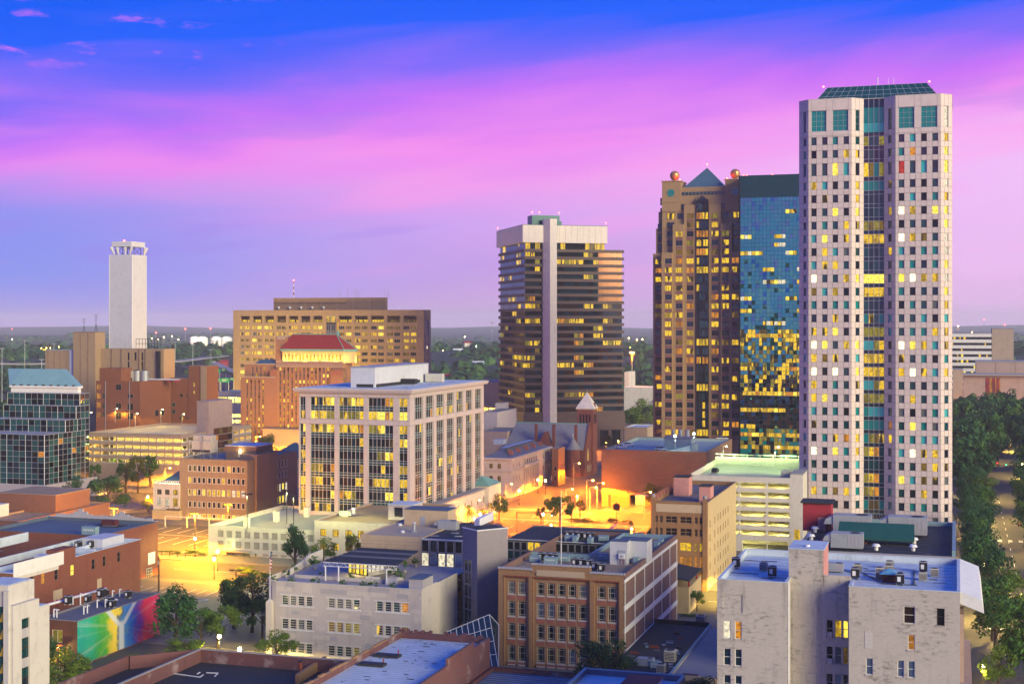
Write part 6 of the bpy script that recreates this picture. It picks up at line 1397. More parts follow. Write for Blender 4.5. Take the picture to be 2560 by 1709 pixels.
 for z,us,ms in allr:
  for u in us: FR.slab(s,u[0] - .12,u[1]+.12,z[0] - .16,z[0],-.09,.05,'brick_painted')
 s.build('sill',e,kind='stuff')
 n=MB()
 FR.slab(n,*ur(2162,2181),*zz(q(1125),q(1265),2170),-.04,.02,'block_white')
 for k in range(5):
  z=zz(q(790)+68*k*1,q(950)+68*k,2010,rd);FM.slab(n,*um(c(805),c(1010)),z[0],z[1],-.06,.02,'brick_painted')
  if k==0: FM.slab(n,*um(c(1085),c(1255)),z[0],z[1],-.06,.02,'brick_painted')
 n.build('blocked_opening',e,kind='stuff')
 p=MB();p.tube((xa+.15,.2,0),(xa+.15,.2,zt),.12,'steel_white',6);p.build('downpipe',e)
 # roof
 zd=zt - .9;r=MB();r.face([(X0+.3,.3,zd),(xa - .3,.3,zd),(xa - .3,D - .3,zd),(X0+.3,D - .3,zd)],'roof_white');r.face([(xa - .3,rd+.3,zd),(xb+.3,rd+.3,zd),(xb+.3,D - .3,zd),(xa - .3,D - .3,zd)],'roof_white');r.face([(xb+.3,.3,zd),(-.3,.3,zd),(-.3,D - .3,zd),(xb+.3,D - .3,zd)],'roof_white')
 for a,b in (((X0,0),(xa,.3)),((xb,0),(0,.3)),((X0,.3),(X0+.3,D - .3)),((-.3,.3),(0,D - .3)),((X0,D - .3),(0,D)),((xa - .3,.3),(xa,rd)),((xb,.3),(xb+.3,rd))):r.box(a[0]+.01,a[1]+.01,zd - .2,b[0] - .01,b[1] - .01,zt - .01,'roof_white')
 r.build('roof',e);laps(e,X0+.4,.5,xa - .5,D - .5,zd,'roof_grey',2.6,1);laps(e,xb+.5,.5,-.5,D - .5,zd,'roof_grey',2.6,2);cp=MB()
 for a,b in (((X0,0),(xa,.34)),((xb,0),(0,.34)),((X0,.34),(X0+.34,D - .34)),((-.34,.34),(0,D - .34)),((X0,D - .34),(0,D)),((xa - .34,.34),(xa,rd)),((xb,.34),(xb+.34,rd))):cp.box(a[0] - .04,a[1] - .04,zt,b[0]+.04,b[1]+.04,zt+.09,'roof_white')
 cp.build('coping',e)
 # lift house
 x0,x1=x_at(1972,B.y+rd)-B.x,x_at(2058,B.y+rd)-B.x;dh=max(3.5,y_at(2070,B.x+x1)-B.y-rd);zh=z_at(1375,B.x,B.y+rd);zh=z_at(1375,B.x+x1,B.y+rd);h=MB();h.box(x0,rd - .04,ztm - .5,x1,rd+dh,zh,'brick_painted');h.build('lift_house',e)
 m=MB();m.box(x1+.002,rd,zd,x1+.06,rd+dh,zh - .1,'pink_paint');m.build('render_coat',e);k=MB();k.box(x0 - .1,rd - .14,zh,x1+.15,rd+dh+.1,zh+.12,'roof_white');k.cyl((x0+x1)/2,rd+2,zh+.12,zh+.4,.35,'steel_white');k.build('lift_house_roof',e)
 # street cornice overhanging on the right
 o=MB();o.solid([(.02,.2,zt-1.5),(3.0,.2,zt-2.6),(3.0,D,zt-2.6),(.02,D,zt-1.5),(.02,.2,zt+.1),(2.7,.2,zt - .9),(2.7,D,zt - .9),(.02,D,zt+.1)],[(0,1,5,4),(1,2,6,5),(2,3,7,6),(4,5,6,7),(0,3,2,1)],'paint_white');o.build('street_cornice',e)
 for z,pr in ((zt-12.5,1.5),(zt-20,.9)):b=MB();b.box(.02,0,z,pr,D,z+.6,'pink_concrete');b.build('string_course',e)
 for k in range(5):b=MB();b.box(.02,.8+k*4.2,0,.5,2+k*4.2,zt-3,'pink_concrete');b.build('pilaster',e)
 # condensers
 def at(cx,cy):p=at_z(c(cx),q(cy),zd);return p.x,p.y
 G='condensers on the white roof'
 units=[('dark',335,600,'dark condenser in the near corner of the white roof'),('cond',565,622,'beige condenser behind the dark low unit'),('dark',638,675,'low dark condenser by the roof edge at the light well'),('cond',1350,632,'tall beige condenser close to the white package unit'),('cond',1535,660,'beige condenser in front of another beside the blue hood'),('cond',1537,690,'nearest beige condenser left of the blue hood'),('cond',1620,605,'pale green condenser behind the blue hood'),('cond',1610,640,'condenser tucked against the blue hood'),('cond',1700,705,'beige condenser on the street side of the blue hood'),('dark',1900,635,'round-topped dark condenser beside the pipe stand'),('cond',1897,700,'white condenser with an open dark side'),('cond',1993,668,'lone beige condenser nearest the street cornice'),('dark',1330,690,'dark condenser at the corner of the light well'),('dark',1705,740,'low dark unit at the front parapet')]
 for kind,cx,cy,lab in units: x,y=at(cx,cy);ac(kind,lab,G,x,min(y,B.y+D-1.2),zd,s=1.12)
 x,y=at(1158,632);o=ac('pack','white package unit beside the pink lift house',G,x,y,zd,s=.72)
 x,y=at(1615,715);t=thing('vent_hood','kitchen vent with a bright blue pyramid hood on the white roof','roof vent',(x,y,zd));b=MB();b.box(-.9,-.7,0,.9,.7,1.2,'maroon');b.build('casing',t);b=MB();b.solid([(-1.3,-1.1,1.2),(1.3,-1.1,1.2),(1.3,1.1,1.2),(-1.3,1.1,1.2),(0,0,1.95)],[(0,1,4),(1,2,4),(2,3,4),(3,0,4),(3,2,1,0)],'blue_hood');b.build('hood',t)
 rr=random.Random(8);t=thing('roof_pipework','tangle of dark refrigerant pipes lying on the white roof','pipes',(B.x,B.y,zd));b=MB()
 for cx0,cy0,cx1,cy1 in ((1390,640,1560,735),(1560,735,1850,748),(1830,620,1815,745),(1830,745,1815,620),(1380,600,1440,610),(1210,605,1320,655),(270,640,520,655),(540,545,680,550),(1660,640,1700,720),(1400,655,1540,700)):
  a,d=at(cx0,cy0),at(cx1,cy1)
  if max(a[1],d[1])>B.y+D - .6: continue
  b.tube((a[0]-B.x,a[1]-B.y,.1),(d[0]-B.x,d[1]-B.y,.1),.06,'black_metal',4)
 b.build('pipe',t)
 # dark roofed podium with the red band, behind
 P=Bld('commercial_building','low building with a black flat roof and a red painted fascia below the pale tower',2060,2388,None,y=at_d(2230,236)[1],D=30);zt2=zf(P,1379,2080)
 x0=x_at(1990,P.y)-P.x;P.D=max(24,((EYE-zt2)*FPX/(1316-HZN))/cos(YAW)-P.y+P.x*tan(YAW));w=MB();shell(w,x0,0,0,P.D,zt2,'beige_stucco');w.build('wall',P.e)
 flat_roof(P.e,x0,0,0,P.D,zt2+.01,'roof_dark',par=.01,cop='concrete',t=.5);zr=zt2+.02
 f=MB();f.box(x0,-.12,zt2-1.3,.1,-.02,zt2 - .15,'red_paint');f.build('fascia',P.e);f=MB();f.box(x0,-.3,zt2-1.75,.15,-.02,zt2-1.32,'sandstone');f.build('ledge',P.e);b=MB();b.box(-.5,.5,zr,.1,P.D,zr+1.1,'unit_blue');b.box(x0,P.D - .5,zr,-.5,P.D,zr+.8,'unit_blue');b.build('parapet',P.e)
 laps(P.e,x0+1,1,-1,P.D-1,zr,'roof_dirty',3.0,3)
 def on(cx,cy,h=0):p=at_z(c(cx),q(cy),zr+h);return p
 p=on(1010,290);t=MB();a=p.x-P.x;yy=p.y-P.y;t.box(a-2.6,yy,zr,a+2.6,yy+4.5,zr+5.2,'red_paint');t.box(a-3,yy - .5,zr+5.2,a+3,yy+5,zr+5.5,'roof_dark');t.build('stair_house',P.e);d=MB();d.box(a+.2,yy - .06,zr,a+1.6,yy,zr+2.6,'pink_paint');d.build('door',P.e)
 G2='package units on the black roof'
 for cx,cy,lab,s in ((1310,315,'galvanised package unit at the back of the black roof near the red stair house',1.9),(1770,330,'galvanised package unit at the back of the black roof beside the tower',1.9),(1265,440,'galvanised package unit in the roof well of the black roof',1.5)):p=on(cx,cy);ac('pack',lab,G2,p.x,p.y,zr,s=s)
 p=on(1505,395);t=thing('roof_screen','long sloped green metal screen standing on the black roof','roof screen',(p.x,p.y,zr));b=MB();b.solid([(-6.5,-1.6,1.2),(6.5,-1.6,1.2),(6.5,1.8,3.4),(-6.5,1.8,3.4),(-6.5,-1.6,.8),(6.5,-1.6,.8),(6.5,2.2,.8),(-6.5,2.2,.8),(6.5,2.2,3.4),(-6.5,2.2,3.4)],[(0,1,2,3),(4,5,1,0),(3,2,8,9),(6,7,9,8),(5,6,8,2,1),(7,4,0,3,9)],'green_awning');b.build('screen',t);b=MB()
 for x in (-6,-2,2,6):b.box(x - .1,-1.2,0,x+.1,1.6,.8,'black_metal')
 b.build('stand',t);p=on(1240,380);b=MB();b.box(p.x-P.x-4,p.y-P.y-1.5,zr,p.x-P.x+4,p.y-P.y+2.4,zr+.4,'maroon');b.build('roof_kerb',P.e)
 for i,(cx,cy) in enumerate(((962,365),(1823,395),(1815,455),(995,300),(1505,450))):p=on(cx,cy);t=thing('roof_vent',['small white vent near the red stair house','small white vent beyond another near the parapet','small beige vent nearest the red fascia','tiny vent at the foot of the red stair house','silver mushroom vent on the black roof'][i],'roof vent',(p.x,p.y,zr),0,'small vents on the black roof');b=MB();b.cyl(0,0,0,.7,.35,'steel_white',8);b.build('pipe',t);b=MB();b.cyl(0,0,.7,1.1,.75,'steel_white',10,.5);b.build('cap',t)
white_brick()
def brick_front():
 B=Bld('brick_building','four-bay tan brick warehouse with gridded windows and a white-banded purple side wall',1246,1560,1692,d=262);e=B.e
 c=lambda v: 1180+v/3.655;q=lambda v: 1280+v/3.655;zt=B.zc(1437);U=upx(B,[(c(a),c(b)) for a,b in ((322,390),(416,486),(586,657),(682,752),(776,850),(874,945),(969,1045),(1142,1216),(1240,1316))])
 Z=zpx(B,c(720),[(q(650),q(768)),(q(832),q(972)),(q(1036),q(1176)),(q(1240),q(1382))]);p=Z[1][0]-Z[0][0];zg=(Z[0][0]-p,Z[0][1]-p) if Z[0][0]-p>.3 else (.5,Z[0][0]-1.4);w=MB();F2=Face((-B.W,.4),(0,.4))
 pierced(w,F2,0,zt - .3,U,[zg]+Z,.25,'brick_tan');B.R.quad(w,0,B.D,0,zt,'brick_plum');B.B.quad(w,0,B.W,0,zt,'brick_plum');B.Lf.quad(w,0,B.D,0,zt,'brick_plum');w.build('wall',e)
 r=random.Random(2)
 windows(e,F2,U,[zg]+Z,.22,lambda i,j: 'glass_skyblue' if (i,j) in ((2,3),(3,3),(5,1),(6,1)) else 'glass_grey' if (i,j) in ((0,4),(1,4),(6,4)) else r.choice(['glass_dark','glass_dark','glass_navy']),frame='frame_cream',fw=.09,style='cross')
 zs=[zg]+Z
 for i,u in enumerate(U):
  for j in range(len(zs)-1):
   s=MB();F2.slab(s,u[0] - .05,u[1]+.05,zs[j][1]+.25,zs[j+1][0] - .3,-.05,.1,'terracotta');F2.slab(s,u[0]+.35,u[1] - .35,zs[j][1]+.5,zs[j+1][0] - .55,-.10,.0,'terracotta');s.build('spandrel',e)
  s=MB()
  for z in zs: F2.slab(s,u[0] - .08,u[1]+.08,z[0] - .22,z[0] - .02,-.14,.1,'limestone')
  s.build('sill',e)
 # piers and the head stand proud of the window bays
 bays=[(U[0][0] - .55,U[1][1]+.55),(U[2][0] - .55,U[6][1]+.55),(U[7][0] - .55,U[8][1]+.55)];ed=[0]+[x for b in bays for x in b]+[B.W]
 for k in range(0,8,2):s=MB();B.F.slab(s,ed[k],ed[k+1],0,Z[3][1]+.9,0,.41,'brick_tan');(B.F.slab(s,ed[k]+.8,ed[k+1] - .8,0,Z[3][1]+.9,-.14,.02,'brick_tan') if 0<k<6 else None);s.build('pier',e)
 s=MB();B.F.slab(s,0,B.W,Z[3][1]+.9,zt,0,.41,'brick_tan');s.build('head_wall',e)
 for a,b in bays: s=MB();B.F.slab(s,a - .25,b+.25,Z[3][1]+.9,Z[3][1]+1.12,-.1,.02,'rust');B.F.slab(s,a - .25,a,0,Z[3][1]+.9,-.06,.02,'brick_tan_far');B.F.slab(s,b,b+.25,0,Z[3][1]+.9,-.06,.02,'brick_tan_far');s.build('bay_surround',e)
 ua,ub=B.uf(c(545)),B.uf(c(1085));zr=zf(B,q(478),c(560));s=MB();B.F.slab(s,ua,ub,zt - .5,zr,-.12,.5,'brick_tan');B.F.slab(s,ua+1.0,ub-1.2,zt-1.0,zr - .9,-.2,0,'beige_stucco');s.build('raised_parapet',e)
 k=MB();ch=.45
 for a,b,z in ((-.1,ua+.2,zt),(ua,ub,zr),(ub - .2,B.W+.1,zt)):B.F.slab(k,a,b,z,z+ch*.7,-.25,.55,'limestone_b')
 n=60;k.build('coping',e);mj=MB()
 for i in range(34):t=B.W*i/33;z=zr if ua<t<ub else zt;B.F.slab(mj,t - .03,t+.03,z+.02,z+ch*.7+.03,-.28,.5,'grey_concrete')
 mj.build('coping_joint',e,kind='stuff')
 # side wall: painted frame of columns and beams over plum brick
 cl=[B.ur(a) for a in (1562,1587,1611,1633.5,1654,1674)]+[B.D - .3]
 for i,t in enumerate(cl):s=MB();B.R.slab(s,max(0,t - .16),min(B.D,t+.16),0,zt - .9,-.1,.02,'paint_white');s.build('column',e)
 zb=[z_at(y_,B.x,B.y) for y_ in (1513.5,1570.5,1628,1686)];zb=[(z-(33/3500*262)*.27 - .35,z) for z in zb]
 for a,b in zb+[(zt-1.5,zt - .9)]:s=MB();B.R.slab(s,0,B.D,max(.05,a),b,-.16,.02,'paint_white');s.build('beam',e)
 # roof with its well: L-shaped deck
 zd=zt-1.0;xw=x_at(1475,B.y+22)-B.x;yw=21.0;g=MB();g.face([(-B.W+.4,.8,zd),(-.4,.8,zd),(-.4,B.D - .4,zd),(xw,B.D - .4,zd),(xw,yw,zd),(-B.W+.4,yw,zd)],'roof_gravel');ro=g.build('roof',e);laps(e,-B.W+1,1.5,xw,yw-1,zd,'roof_dirty',4,4);laps(e,xw+.6,yw,-1,B.D-1,zd,'roof_dirty',4,5)
 m=MB()
 for x0,y0,x1,y1 in ((-B.W+.01,.95,-B.W+.4,yw),(-.4,.95,-.01,B.D - .4),(-B.W+.4,yw - .4,xw,yw),(xw - .02,yw,xw+.38,B.D - .4),(xw,B.D - .4,-.01,B.D - .01),(-B.W+.4,.56,-.4,.9)):m.box(x0,y0,zd - .02,x1,y1,zt - .02,'unit_blue' if y0>5 else 'brick_plum')
 m.build('parapet',e);m=MB()
 for x0,y0,x1,y1 in ((-B.W - .05,.95,-B.W+.45,yw),(-.45,.95,.05,B.D)):m.box(x0,y0,zt,x1,y1,zt+.1,'brick_plum')
 m.build('side_coping',e)
 def on(cx,cy,h=0):return at_z(c(cx),q(cy),zd+h)
 p=on(1330,478);t=MB();x0=on(1255,478).x-B.x;x1=on(1415,484).x-B.x;y=p.y-B.y;t.box(x0,y,zd,x1,y+3.0,zd+4.6,'metal_panel');t.box(x0+.9,y+3.001,zd,x1+3.4,y+8,zd+4.4,'metal_panel');t.build('lift_house',e);t=MB()
 for bx in ((x0,y,x1,y+3.0,4.6),(x0+.9,y+3.01,x1+3.4,y+8,4.4)):t.box(bx[0] - .06,bx[1] - .06,zd+bx[4],bx[2]+.06,bx[3]+.06,zd+bx[4]+.1,'roof_blue')
 t.build('lift_house_roof',e);t=MB();t.box(x0+1.5,y - .06,zd+.1,x0+3.2,y,zd+2.9,'galvanised');t.build('door',e);o=thing('ac_unit','white wall-hung condenser on the grey roof house','air conditioner',(B.x+x0+2.5,B.y+y - .07,zd+1.3),0,'air conditioners on the brick roof');b=MB();b.box(-.6,-.5,0,.6,0,1.0,'steel_white');b.build('casing',o);b=MB();b.cyl(0,0,0,.03,.3,'alu',12);bo=b.build('fan',o,(.0,-.52,.5));bo.rotation_euler=(pi/2,0,0);b=MB();b.tube((-.3,-.1,0),(-.3,-.1,-1.2),.05,'red_paint',4);b.tube((.35,-.1,0),(.35,-.1,-1.2),.05,'red_paint',4);b.build('pipe',o)
 G='air conditioners on the brick roof';names=['dark condenser %s of the row behind the raised parapet','dark condenser %s of the row along the front parapet','dark condenser %s of the row on the far edge of the brick roof'];ordn=['first','second','third','fourth','fifth']
 for k,pts in enumerate((((632,440),(693,445),(752,450)),((942,492),(1005,498),(1070,506),(1122,530),(1185,545)),((882,235),(935,238),(985,245),(1040,248),(1090,250)))):
  for i,(cx,cy) in enumerate(pts):pp=on(cx,cy);ac('dark',names[k] % ordn[i],G,pp.x,pp.y,zd,s=1.15)
 for i,(cx,cy) in enumerate(((720,478),(842,450),(1192,432),(578,455),(948,270),(1083,282),(893,262),(1203,262),(1690,325),(1725,295),(1505,470))):
  pp=on(cx,cy);ac('blue',['long blue-grey air handler behind the raised parapet','blue-grey air handler beside the flagpole','blue-grey air handler facing the grey roof house','small blue air handler at the roof well corner','blue-grey air handler under the far row of condensers','low blue air handler near the end of the far row','narrow blue air handler at the start of the far row','lone blue air handler at the far edge','blue air handler by the purple side parapet','farthest blue air handler at the side parapet','pale blue air handler at the foot of the grey roof house'][i],G,pp.x,pp.y,zd,rz=(pi/2 if i in (4,5,8,9,10) else 0),s=1.2 if i==0 else 1.0)
 pp=on(815,485);f=thing('flagpole','tall bare white flagpole on the brick warehouse roof','flagpole',(pp.x,pp.y,zd));b=MB();b.tube((0,0,0),(0,0,15),.09,'steel_white',6,.05);b.build('pole',f);b=MB();b.box(-.25,-.25,0,.25,.25,.3,'concrete');b.build('base',f)
 return B,zd
BF,BFZ=brick_front()
def museum():
 # limestone art-deco front with a roof terrace
 B=Bld('museum_building','pale limestone three-storey front with grouped white windows and a planted roof terrace',690,1054,1092,d=269);e=B.e
 c=lambda v: 640+v/3.344;q=lambda v: 1240+v/3.344;zt=B.zc(1475);g=lambda l: [(c(a),c(b)) for a,b in l]
 U=upx(B,g(((215,268),(282,334),(348,402),(416,469),(602,656),(672,726),(742,796),(811,865),(1005,1058),(1075,1128),(1145,1201),(1214,1274))));Z=zpx(B,c(340),[(q(832),q(912)),(q(1028),q(1110)),(q(1224),q(1308))]);w=MB()
 pierced(w,B.F,0,zt,U,Z,.3,'limestone');B.R.quad(w,0,B.D+12,0,zt,'limestone_c');B.B.quad(w,0,B.W,0,zt,'limestone');cv=[(-B.W,0)]+[(-B.W-3.2*sin(t),4.6-4.6*cos(t)) for t in (.3,.6,.9,1.2,1.5708)]+[(-B.W-3.2,18)]
 for a,b in zip(cv[1:],cv[:-1]):w.face([(*a,0),(*b,0),(*b,zt),(*a,zt)],'limestone')
 w.build('wall',e);r=random.Random(6);lit={(11,2):'lit_amber',(5,1):'lit_dim',(4,1):'lit_dim',(8,1):'lit_patch',(11,1):'lit_dim',(6,1):'lit_olive',(7,1):'lit_olive'}
 windows(e,B.F,U,Z,.24,lambda i,j: lit.get((i,j)) or ('lit_olive' if j==0 and r.random()<.35 else r.choice(['glass_grey','glass_navy','glass_teal_dk'])),frame='frame_white',fw=.10,nz=3)
 s=MB()
 for k in range(3):
  for z in Z: B.F.slab(s,U[4*k][0] - .35,U[4*k+3][1]+.35,z[0] - .3,z[0] - .04,-.12,.02,'paint_white');B.F.slab(s,U[4*k][0] - .35,U[4*k+3][1]+.35,z[1]+.04,z[1]+.22,-.07,.02,'paint_white')
 s.build('window_surround',e)
 # stone blocks
 hb=.86;n=int(zt/hb);bl={};rest=MB();cnt=0;hb=zt/n
 for j in range(n-1,-1,-1):
  x=0 if j % 2 else -.9
  while x<B.W - .05:
   L=r.choice([1.5,1.85,2.2,2.2]);a,b=max(0,x),min(B.W,x+L);x+=L;z0,z1=j*hb,(j+1)*hb
   if b-a<.3: continue
   if any(z0<z[1]+.26 and z1>z[0] - .34 for z in Z) and any(a<U[4*k+3][1]+.4 and b>U[4*k][0] - .4 for k in range(3)):continue
   m=r.choice(['limestone','limestone','limestone_b','limestone_c']);pr=r.choice([.02,.03,.045,.06])
   if cnt<300:
    k=('blk',round(b-a,2),round(hb,3),m,pr)
    if k not in MESH: t=MB();t.box(.015,-pr,.015,b-a - .015,.01,hb - .015,m);MESH[k]=t.mesh('stone_block')
    inst('stone_block',MESH[k],e,B.F.p(a,z0),0);cnt+=1
   else: B.F.slab(rest,a+.015,b - .015,z0+.015,z1 - .015,-pr,.01,m)
 if rest.f: rest.build('stone_block',e,kind='stuff')
 pl=MB();px=B.uf(677)-B.W;hp=z_at(1494,B.x+px,B.y);pl.prism([(px - .7,-.8),(px+.55,-.8),(px+.55,.3),(px - .7,.3)],0,hp - .7,'limestone_c');pl.solid([(px - .7,-.8,hp - .7),(px+.55,-.8,hp - .7),(px+.55,.3,hp - .7),(px - .7,.3,hp - .7),(px - .05,-.25,hp)],[(0,1,4),(1,2,4),(2,3,4),(3,0,4)],'limestone_c');pl.build('pylon',e)
 f=thing('flagpole','white flagpole with a limp striped flag rising from the limestone pylon','flagpole',(B.x+px - .05,B.y - .25,hp - .1));hh=z_at(1372,B.x+px,B.y)-hp;b=MB();b.tube((0,0,0),(0,0,hh),.09,'steel_white',6,.05);b.ball((0,0,hh+.12),.14,'gold_leaf',6);b.build('pole',f)
 fl=MB();n=11
 for k in range(n):
  z1,z0=hh - .3-k*.33,hh - .3-(k+1)*.33;m='red_paint' if k % 2==0 else 'paint_white';wv=lambda t: .12*sin(t*1.3)
  if k<4: fl.face([(0,wv(k),z1),(.28,.12+wv(k),z1),(.28,.12+wv(k+1),z0),(0,wv(k+1),z0)],'blue_roof');fl.face([(.28,.12+wv(k),z1),(.5,-.02+wv(k),z1),(.5,-.02+wv(k+1),z0),(.28,.12+wv(k+1),z0)],m)
  else: fl.face([(0,wv(k),z1),(.28,.14+wv(k),z1),(.28,.14+wv(k+1),z0),(0,wv(k+1),z0)],m);fl.face([(.28,.14+wv(k),z1),(.46,-.05+wv(k),z1),(.46,-.05+wv(k+1),z0),(.28,.14+wv(k+1),z0)],m)
 fl.build('flag',f)
 # terrace
 zd=zt - .7;DT=30.0;d=MB();d.face([(-B.W-2.9,1.0,zd),(-.3,.4,zd),(-.3,DT,zd),(-B.W-2.9,DT,zd)],'terrace_tile');d.build('terrace_floor',e);cp=MB();cp.box(-B.W+.3,-.12,zt,.12,.4,zt+.16,'limestone_c')
 for a,b in zip(cv[1:],cv[:-1]):cp.tube((*a,zt+.1),(*b,zt+.1),.22,'limestone_c',5)
 cp.tube((-.1,.4,zt+.08),(-.1,B.D,zt+.08),.2,'limestone_c',4);cp.build('coping',e)
 h=MB();x0=B.uf(c(1265))-B.W;h.box(x0,.8,zd,-.02,B.D-2,zt+1.9,'limestone_b');h.build('stair_house',e);h=MB();h.box(x0 - .1,.7,zt+1.9,.08,B.D-1.9,zt+2.05,'roof_blue');h.build('stair_house_roof',e)
 def on(cx,cy,hgt=0):p=at_z(c(cx),q(cy),zd+hgt);return p.x-B.x,p.y-B.y
 # curving white stair parapet on the left
 P=[(280,655),(335,625),(400,590),(440,560),(555,520)];wl=MB()
 for k in range(4):
  a,b=on(*P[k]),on(*P[k+1]);wl.solid([(*a,zd),(*b,zd),(b[0]+.3,b[1] - .3,zd),(a[0]+.3,a[1] - .3,zd),(*a,zd+1.2+.25*k),(*b,zd+1.4+.25*k),(b[0]+.3,b[1] - .3,zd+1.4+.25*k),(a[0]+.3,a[1] - .3,zd+1.2+.25*k)],[(0,1,5,4),(2,3,7,6),(4,5,6,7),(1,2,6,5),(3,0,4,7)],'white_stucco')
 wl.build('curved_parapet',e)
 # open pavilion: dark slatted roof on a white truss, lit glass room behind
 pv=thing('terrace_pavilion','open terrace pavilion with a dark slatted roof on white trusses','pavilion',(B.x,B.y,zd));H=3.8
 A,Bq,Cq,Dq=on(562,545,H),on(1178,580,H),on(1362,452,H+.6),on(880,425,H+.6);nn=9
 def lerp(a,b,t):return (a[0]+(b[0]-a[0])*t,a[1]+(b[1]-a[1])*t)
 sl={}
 for k in range(nn):
  t0,t1=k/nn,(k+.9)/nn;a,b,cc,dd=lerp(A,Dq,t0),lerp(Bq,Cq,t0),lerp(Bq,Cq,t1),lerp(A,Dq,t1);s=MB();z=H+.35*t0;s.solid([(*a,z),(*b,z),(*cc,z+.2),(*dd,z+.2),(*a,z+.1),(*b,z+.1),(*cc,z+.3),(*dd,z+.3)],[(0,3,2,1),(4,5,6,7),(0,1,5,4),(2,3,7,6),(1,2,6,5),(3,0,4,7)],'roof_dirty' if k in (3,6) else 'roof_dark');s.build('roof_slat',pv)
 tr=MB();tr.tube((*A,H - .08),(*Bq,H - .08),.1,'steel_white',5);tr.tube((*A,H - .85),(*Bq,H - .85),.1,'steel_white',5);tr.tube((*A,H - .08),(*Dq,H+.2),.1,'steel_white',5)
 for k in range(18):a,b=lerp(A,Bq,k/18),lerp(A,Bq,(k+1)/18);tr.tube((*a,H-(.08 if k % 2 else .85)),(*b,H-(.85 if k % 2 else .08)),.055,'steel_white',4)
 tr.build('truss',pv)
 for t in (.03,.21,.86):s=MB();p=lerp(A,Bq,t);s.tube((*p,0),(*p,H - .85),.16,'steel_white',8);s.build('post',pv)
 R=Face(on(770,640),on(930,668));w=MB();R.slab(w,0,R.L,0,3.0,.1,.3,'bronze');w.build('room_wall',pv);us=spans(5,R.L/5 - .12,R.L,.06);windows(pv,R,us,[(.1,2.9)],.05,lambda i,j: 'lit_yellow' if i % 2 else 'lit_bright',frame='bronze',fw=.08)
 R2=Face(on(930,668),on(1180,628));w=MB();R2.slab(w,0,R2.L,0,2.4,.1,.3,'frame_white');w.build('room_wall',pv);windows(pv,R2,spans(7,R2.L/7 - .12,R2.L,.06),[(.7,2.3)],.05,lambda i,j: 'lit_pale' if i<4 else 'glass_grey',frame='frame_white',fw=.08)
 x,y=lerp(on(770,640),on(930,668),.5);bulb(pv,(x,y-1.2,2.2),420,(1,.80,.35),.3)
 for k,(cx,cy) in enumerate(((945,712),(1005,718))):
  x,y=on(cx,cy);t=thing('garden_bench',['white slatted bench on the terrace nearer the pavilion post','white slatted bench on the terrace nearer the blue parapet'][k],'bench',(B.x+x,B.y+y,zd),.3,'white benches on the terrace');b=MB()
  for i in range(4):b.box(-.8,-.25+i*.15,.42,.8,-.13+i*.15,.46,'paint_white')
  b.build('seat',t);b=MB()
  for i in range(5):b.box(-.8,.36,.5+i*.11,.8,.40,.58+i*.11,'paint_white')
  b.build('backrest',t)
  for sx in (-.7,.7):
   for sy in (-.2,.3):b=MB();b.box(sx - .04,sy - .04,0,sx+.04,sy+.04,.42,'paint_white');b.build('leg',t)
 bp=MB();x,y=on(1095,735);bp.box(x - .4,y,zd,x+1.9,y+4,zd+1.2,'white_stucco');bp.build('planter_wall',e)
 # ---------------- beige block, glass hall and grey tower behind
 y1=B.y+30.5;G=Bld('museum_building','beige museum block with a dark roof, glass hall front and stepped penthouse',902,1157,None,y=y1,D=27);e=G.e;zt=zf(G,1337,915);w=MB();xg=G.uf(1053)-G.W;w.box(-G.W,0,0,xg,G.D,zt,'beige_stucco');w.build('wall',e)
 j=MB();Fb=Face((-G.W,0),(xg,0))
 for k in range(1,9):Fb.slab(j,0,Fb.L,zt-7+k*.75,zt-7+k*.75+.05,-.03,.02,'tan_stucco')
 j.build('joint_rib',e,kind='stuff');gz=zt - .4;core=MB();core.box(xg+.003,.3,0,0,G.D,gz,'glass_dark');core.build('core_wall',e);Fg=Face((xg,0),(0,0));n=5;us=spans(n,Fg.L/n - .16,Fg.L,.08)
 zz=lambda a,b: (z_at(q(b),G.x+xg/2,y1),z_at(q(a),G.x+xg/2,y1));Zg=[zz(1040,1125),zz(960,1035),zz(795,955),zz(690,790),zz(635,685),zz(475,630),zz(368,470)];MT=[['lit_dim']+['glass_dark']*4,['glass_dark']*5,['glass_dark','glass_navy','glass_dark','glass_dark','glass_navy'],['glass_navy','glass_curtain','glass_navy','glass_curtain','glass_navy'],['glass_dark']*5,['lit_pale','glass_skyblue','lit_pale','lit_pale','glass_skyblue'],['glass_dark','glass_navy','glass_dark','glass_brown','glass_dark']]
 windows(e,Fg,us,Zg,0.0,lambda i,j: MT[j][i],frame='alu',fw=.12,name='glass_pane')
 rf=MB();rf.box(-G.W+.4,.4,zt - .7,xg - .002,G.D - .4,zt - .55,'roof_dark');rf.box(xg,.3,gz+.01,0,G.D - .4,gz+.12,'roof_dark');rf.build('roof',e);laps(e,-G.W+1,1,xg-1,G.D-1,zt - .55,'roof_dirty',3,6);cp=MB();cp.box(-G.W,0,zt,xg,.4,zt+.14,'beige_stucco');cp.box(-G.W,.4,zt,-G.W+.4,G.D,zt+.14,'beige_stucco');cp.box(xg,-.1,gz+.14,0,.35,gz+.3,'steel_white');cp.build('coping',e)
 def og(cx,cy,h=0):p=at_z(c(cx),q(cy),zt - .5+h);return p.x-G.x,p.y-G.y
